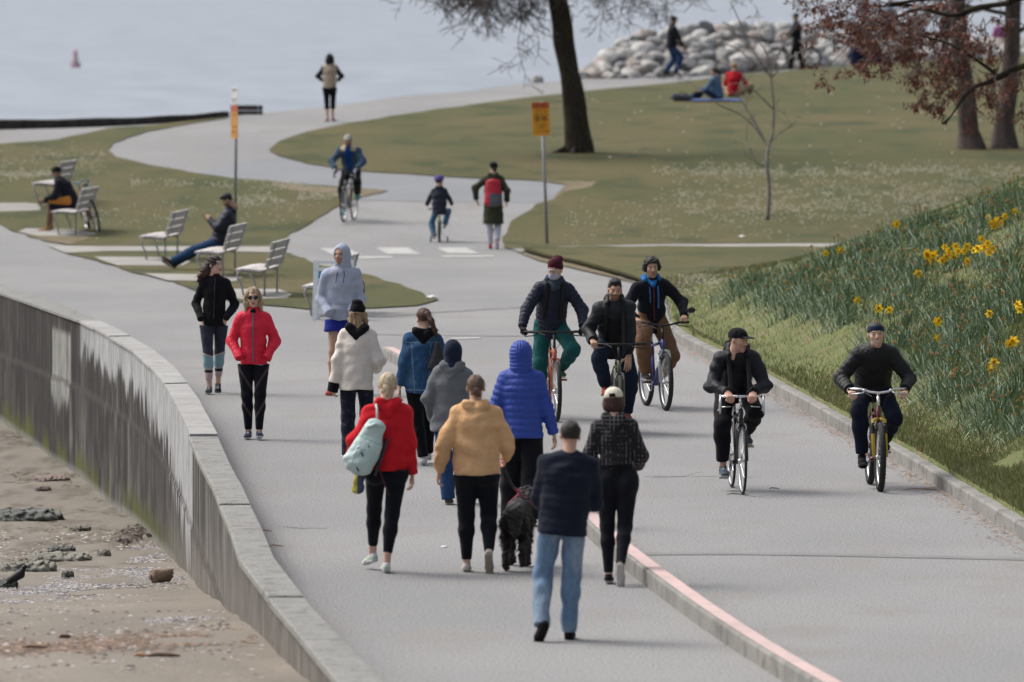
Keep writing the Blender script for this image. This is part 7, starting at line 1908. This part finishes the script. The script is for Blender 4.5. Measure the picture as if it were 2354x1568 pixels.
# ================================================================ GRASS, DAISIES, DAFFODILS
def blades(n, pos, hgt, wdt, cols, name, label, lean=.5, nseg=2, cat='grass', kind='stuff', parent=None):
    X, Y = pos; n = len(X); z = Z(X, Y) - (0 if parent is None else 0)
    h_ = rng.uniform(hgt[0], hgt[1], n); a = rng.uniform(0, 2 * np.pi, n); ln = rng.uniform(.1, lean, n) * h_; w_ = rng.uniform(wdt[0], wdt[1], n)
    ux, uy = np.cos(a), np.sin(a); sx_, sy_ = -uy * w_, ux * w_
    sx_ = np.abs(sx_) * .5 + w_ * .5
    rows_ = []
    for t in (0, .55, 1):
        cx_ = X + ux * ln * t ** 1.8; cy_ = Y + uy * ln * t ** 1.8; cz_ = z + h_ * (t - .25 * (ln / h_) * t * t)
        ww = (1, .8, .1)[int(t * 2 + .1) if t != .55 else 1]
        rows_ += [np.stack([cx_ - sx_ * ww, cy_ - sy_ * ww * .3, cz_], 1), np.stack([cx_ + sx_ * ww, cy_ + sy_ * ww * .3, cz_], 1)]
    V = np.stack(rows_, 1).reshape(-1, 3); b_ = np.arange(n)[:, None] * 6
    F = np.concatenate([b_ + np.array([[0, 1, 3, 2]]), b_ + np.array([[2, 3, 5, 4]])])
    cc = np.array(cols)[rng.integers(len(cols), size=n)] * rng.uniform(.7, 1.3, (n, 1)); cc = np.repeat(cc, 6, 0)
    return tag(mesh(name, V, F, M_blade, parent, cols=cc, smooth=False), label, cat, kind=kind)
M_blade = mat('leaf_blade', attr=True, rough=.6, nscale=9, namt=.18, spec=.35)
# bank grass, denser toward the camera
Yb = np.concatenate([rng.uniform(60, 92, 150000), rng.uniform(92, 124, 70000)]); Xb = KX(Yb) + .09 + rng.uniform(0, 1, len(Yb)) ** .8 * np.clip((2450 - 1177) / FPX * Yb - KX(Yb), .3, 9)
m_ = fbm(Xb * 1.4, Yb * .6, 0, 51, 3) > .25 - .1 * (Yb > 90); Xb, Yb = Xb[m_], Yb[m_]
GC = [(.160, .205, .062), (.185, .22, .08), (.13, .175, .05), (.27, .24, .13), (.22, .22, .09), (.32, .28, .17)]
blades(0, (Xb, Yb), (.04, .13), (.003, .006), GC, 'grass', 'tufty grass covering the bank above the kerb')
Xe = KX(Ye := rng.uniform(62, 108, 9000)) + .07 + rng.uniform(0, .14, 9000)
blades(0, (Xe, Ye), (.03, .08), (.003, .005), GC, 'grass', 'ragged fringe of grass overhanging the kerb')
# lawn edge and lawn tufts, left lawns and right lawn (cheap, blurred by distance)
def pxset(n, f_):
    o = [f_() for _ in range(n)]; P_ = [gflat(a, b_) for a, b_ in o]; return np.array([p.x for p in P_]), np.array([p.y for p in P_])
def inpoly(px, py, poly):
    r_ = False; j = len(poly) - 1
    for i in range(len(poly)):
        xi, yi = poly[i]; xj, yj = poly[j]
        if (yi > py) != (yj > py) and px < (xj - xi) * (py - yi) / (yj - yi) + xi: r_ = not r_
        j = i
    return r_
RL = L4 + [(2354, 140)] + L4b
def daisies(n, fpos, label, size=(.012, .022)):
    V = np.zeros((n * 6, 3)); F = []; Cc = np.zeros((n * 6, 3)); i = 0
    while i < n:
        px, py = fpos(); P_ = gflat(px, py) if px < 1500 or py < 560 else gp(px, py); s_ = rng.uniform(*size); h_ = rng.uniform(.02, .06)
        for k in range(5): V[6 * i + k] = (P_.x + s_ * math.cos(k * 1.2566), P_.y + s_ * math.sin(k * 1.2566) * .5, P_.z + h_ + .02 + s_ * .8 * math.sin(k * 1.2566))
        V[6 * i + 5] = (P_.x, P_.y - s_ * .4, P_.z + h_ + .02); F += [(6 * i + k, 6 * i + (k + 1) % 5, 6 * i + 5) for k in range(5)]
        Cc[6 * i:6 * i + 5] = (.50, .49, .45); Cc[6 * i + 5] = (.6, .5, .2); i += 1
    return tag(mesh('daisies', V, np.array(F), M_attr, cols=Cc, smooth=False), label, 'daisies', kind='stuff')
def band(poly, rows_):
    def r_():
        while True:
            a = rows_[rng.integers(len(rows_))]; x = rng.uniform(a[0], a[1]); y = a[2] + (a[3] - a[2]) * (x - a[0]) / (a[1] - a[0]) + rng.normal() * a[4]
            if inpoly(x, y, poly) and fbm(x / 28., y / 9., 0, 77, 2) > .40: return x, y
    return r_
daisies(1200, band(L1, [(300, 760, 425, 440, 5), (520, 830, 470, 452, 7), (520, 830, 470, 452, 6), (0, 250, 375, 372, 16), (560, 700, 410, 425, 8), (0, 130, 410, 405, 5), (200, 700, 500, 490, 18)]), 'white daisies in drifts across the left lawn')
daisies(2700, band(RL, [(1500, 2350, 402, 398, 9), (1560, 2300, 455, 440, 14), (1560, 2250, 488, 470, 12), (1600, 2354, 395, 410, 10), (1300, 2200, 520, 500, 22), (1500, 2200, 480, 440, 28)]), 'white daisies in drifts across the right lawn')
daisies(60, band(RL, [(1350, 2350, 280, 250, 60)]), 'few scattered white daisies on the upper lawn', size=(.02, .035))
daisies(420, lambda: (rng.uniform(1560, 1800), rng.uniform(655, 760)) if rng.random() < .5 else (rng.uniform(1900, 2354), 0), 'daisies at the foot of the bank') if 0 else None
daisies(420, lambda: (lambda x: (x, 640 + (x - 1560) * .02 + abs(rng.normal()) * 28))(rng.uniform(1560, 1700)), 'white daisies on the low end of the bank')
# daffodil clumps
DG = [(.110, .175, .110), (.155, .215, .145), (.09, .145, .085), (.24, .29, .215), (.17, .225, .11)]
CP = []
def crest(px): return float(np.interp(px, [1660, 1700, 1800, 1900, 2100, 2354], [690, 640, 622, 590, 510, 425]))
t_ = 0
while len(CP) < 240 and t_ < 9000:
    t_ += 1; px = rng.uniform(1675, 2372); lo_ = crest(px) + 18; hi_ = float(np.interp(px, [1675, 1760, 1900, 2000, 2100, 2200, 2354], [695, 725, 755, 800, 900, 960, 1040]))
    py = rng.uniform(lo_, hi_); P_ = gp(px, py)
    if all(abs(px - a) > 15 * (1 + .4 * (b_ > 700)) or abs(py - b_) > 13 for a, b_, _ in CP) and fbm(px / 90., py / 60., 0, 15, 2) > .30: CP.append((px, py, P_))
YEL = [(2180, 578), (2195, 590), (2130, 590), (2152, 582), (2165, 600), (2215, 578), (2225, 600), (2240, 575), (2272, 500), (2290, 510), (2310, 498), (2285, 520), (2060, 515), (2270, 560), (2282, 572), (2262, 570), (2020, 710), (2045, 712), (1898, 582), (1970, 690), (2110, 630), (2155, 740), (2155, 778), (2280, 850), (2285, 835), (2330, 785), (2340, 700), (2320, 790), (2175, 590), (2145, 600), (1930, 575), (2275, 722), (2345, 712)]
def flower_verts(P_, s_, col, col2, tilt):
    V = []; F = []; Cc = []; rm = (Matrix.Rotation(rng.uniform(-.6, .6), 3, 'Z') @ Matrix.Rotation(tilt, 3, 'X'))
    for k in range(6):
        a = k * math.pi / 3; d = Vector((math.cos(a), 0, math.sin(a))); s2 = Vector((-math.sin(a), 0, math.cos(a))); n0 = len(V)
        V += [Vector((0, 0, 0)), d * s_ * .55 + s2 * s_ * .30, d * s_ + Vector((0, -.1 * s_, 0)), d * s_ * .55 - s2 * s_ * .30]; F.append((n0, n0 + 1, n0 + 2, n0 + 3)); Cc += [col] * 4
    n0 = len(V)
    for yy, rr in ((0, .20), (-.55, .32)):
        for k in range(6): V.append(Vector((rr * s_ * math.cos(k * 1.047), yy * s_, rr * s_ * math.sin(k * 1.047)))); Cc.append(col2)
    for k in range(6): F.append((n0 + k, n0 + (k + 1) % 6, n0 + 6 + (k + 1) % 6, n0 + 6 + k))
    return [rm @ v + P_ for v in V], F, Cc
YEL += [(x + random.uniform(-22, 22), y + random.uniform(-14, 14)) for x, y in YEL if x > 2120 and 480 < y < 620]
used_y = set()
for yx, yy_ in YEL:
    if not any(abs(yx - px) < 22 and -75 < yy_ - py < -38 for px, py, _ in CP): CP.append((yx + 4, yy_ + 52, gp(yx + 4, yy_ + 52)))
CP = [q for q in CP if not any(abs(q[0] - a) < 12 and 64 < q[1] - b_ < 92 for a, b_ in YEL)]
ASG = {}
for y, (fx_, fy_) in enumerate(YEL):
    b_ = min(range(len(CP)), key=lambda i: abs(CP[i][0] - fx_) + abs(CP[i][1] - 50 - fy_)); ASG.setdefault(b_, []).append(y)
for ci, (px, py, P_) in enumerate(CP):
    E = empty('daffodil_clump', P_, 0, None, 'flower clump', 'daffodil clumps on the bank')
    n = int(rng.integers(46, 76)); th = rng.uniform(0, 6.28, n); r_ = rng.uniform(0, .19, n) ** .8; X0 = r_ * np.cos(th) * 1.2; Y0 = r_ * np.sin(th); h_ = rng.uniform(.24, .42, n); ln = rng.uniform(.15, .75, n) * h_
    a = th + rng.normal(0, .5, n); V = []; F = []; Cc = []
    for i in range(n):
        w_ = rng.uniform(.004, .0078); u = np.array((math.cos(a[i]), math.sin(a[i]))); sd3 = np.array((-u[1], u[0])) * w_; sd3[0] = abs(sd3[0]) * .6 + w_ * .4; n0 = len(V); bend = rng.random() < .3; col = np.array(DG[rng.integers(5)]) * rng.uniform(.75, 1.25)
        z0 = float(Z(P_.x + X0[i], P_.y + Y0[i])) - P_.z - .02
        for t, ww in ((0, .8), (.4, 1), (.75, .9), (1, .15)):
            c_ = np.array((X0[i], Y0[i])) + u * ln[i] * t ** 1.7; zz_ = z0 + h_[i] * (t - (.75 if bend else .18) * t ** 3)
            V += [(c_[0] - sd3[0] * ww, c_[1] - sd3[1] * ww, zz_), (c_[0] + sd3[0] * ww, c_[1] + sd3[1] * ww, zz_)]; Cc += [col, col]
        F += [(n0 + 2 * k, n0 + 2 * k + 1, n0 + 2 * k + 3, n0 + 2 * k + 2) for k in range(3)]
    mesh('leaves', np.array(V), np.array(F), M_blade, E, cols=np.array(Cc), smooth=False)
    mine = ASG.get(ci, [])
    kinds = 0
    for y in mine:
        used_y.add(y); fl = at(YEL[y][0], YEL[y][1], P_.y - .18) - P_
        V, F, Cc = flower_verts(fl, rng.uniform(.055, .075), (.90, .62, .02), (.85, .50, .01), rng.uniform(-.5, .3)); o = mesh('flower', np.array([tuple(v) for v in V]), F, M_attr, E, cols=np.array(Cc), smooth=False); o['label'] = 'bright yellow daffodil bloom'; kinds = 1
        MB().tube([(fl.x * .8, fl.y * .7, 0), (fl.x * .95, fl.y * .8, fl.z * .7), tuple(fl)], .004, 5).build('stem', paint((.07, .11, .04), .7), E)
    for q in range(int(rng.choice([0, 1, 1, 2, 3]))):
        fl = Vector((rng.uniform(-.16, .16), -rng.uniform(0, .12), rng.uniform(.28, .42))); V, F, Cc = flower_verts(fl, rng.uniform(.020, .032), (.68, .44, .22), (.48, .24, .10), rng.uniform(.2, 1.2))
        o = mesh('withered_flower', np.array([tuple(v) for v in V]), F, M_attr, E, cols=np.array(Cc), smooth=False); kinds = max(kinds, .5)
        MB().tube([(fl.x * .5, 0, 0), (fl.x * .9, fl.y * .5, fl.z * .7), tuple(fl)], .0035, 5).build('stem', paint((.07, .11, .04), .7), E)
    E['label'] = {1: 'daffodil clump on the bank with bright yellow blooms above its leaves', .5: 'daffodil clump on the bank with only withered orange brown flowers', 0: 'daffodil clump on the bank with green leaves and no flowers'}[kinds]
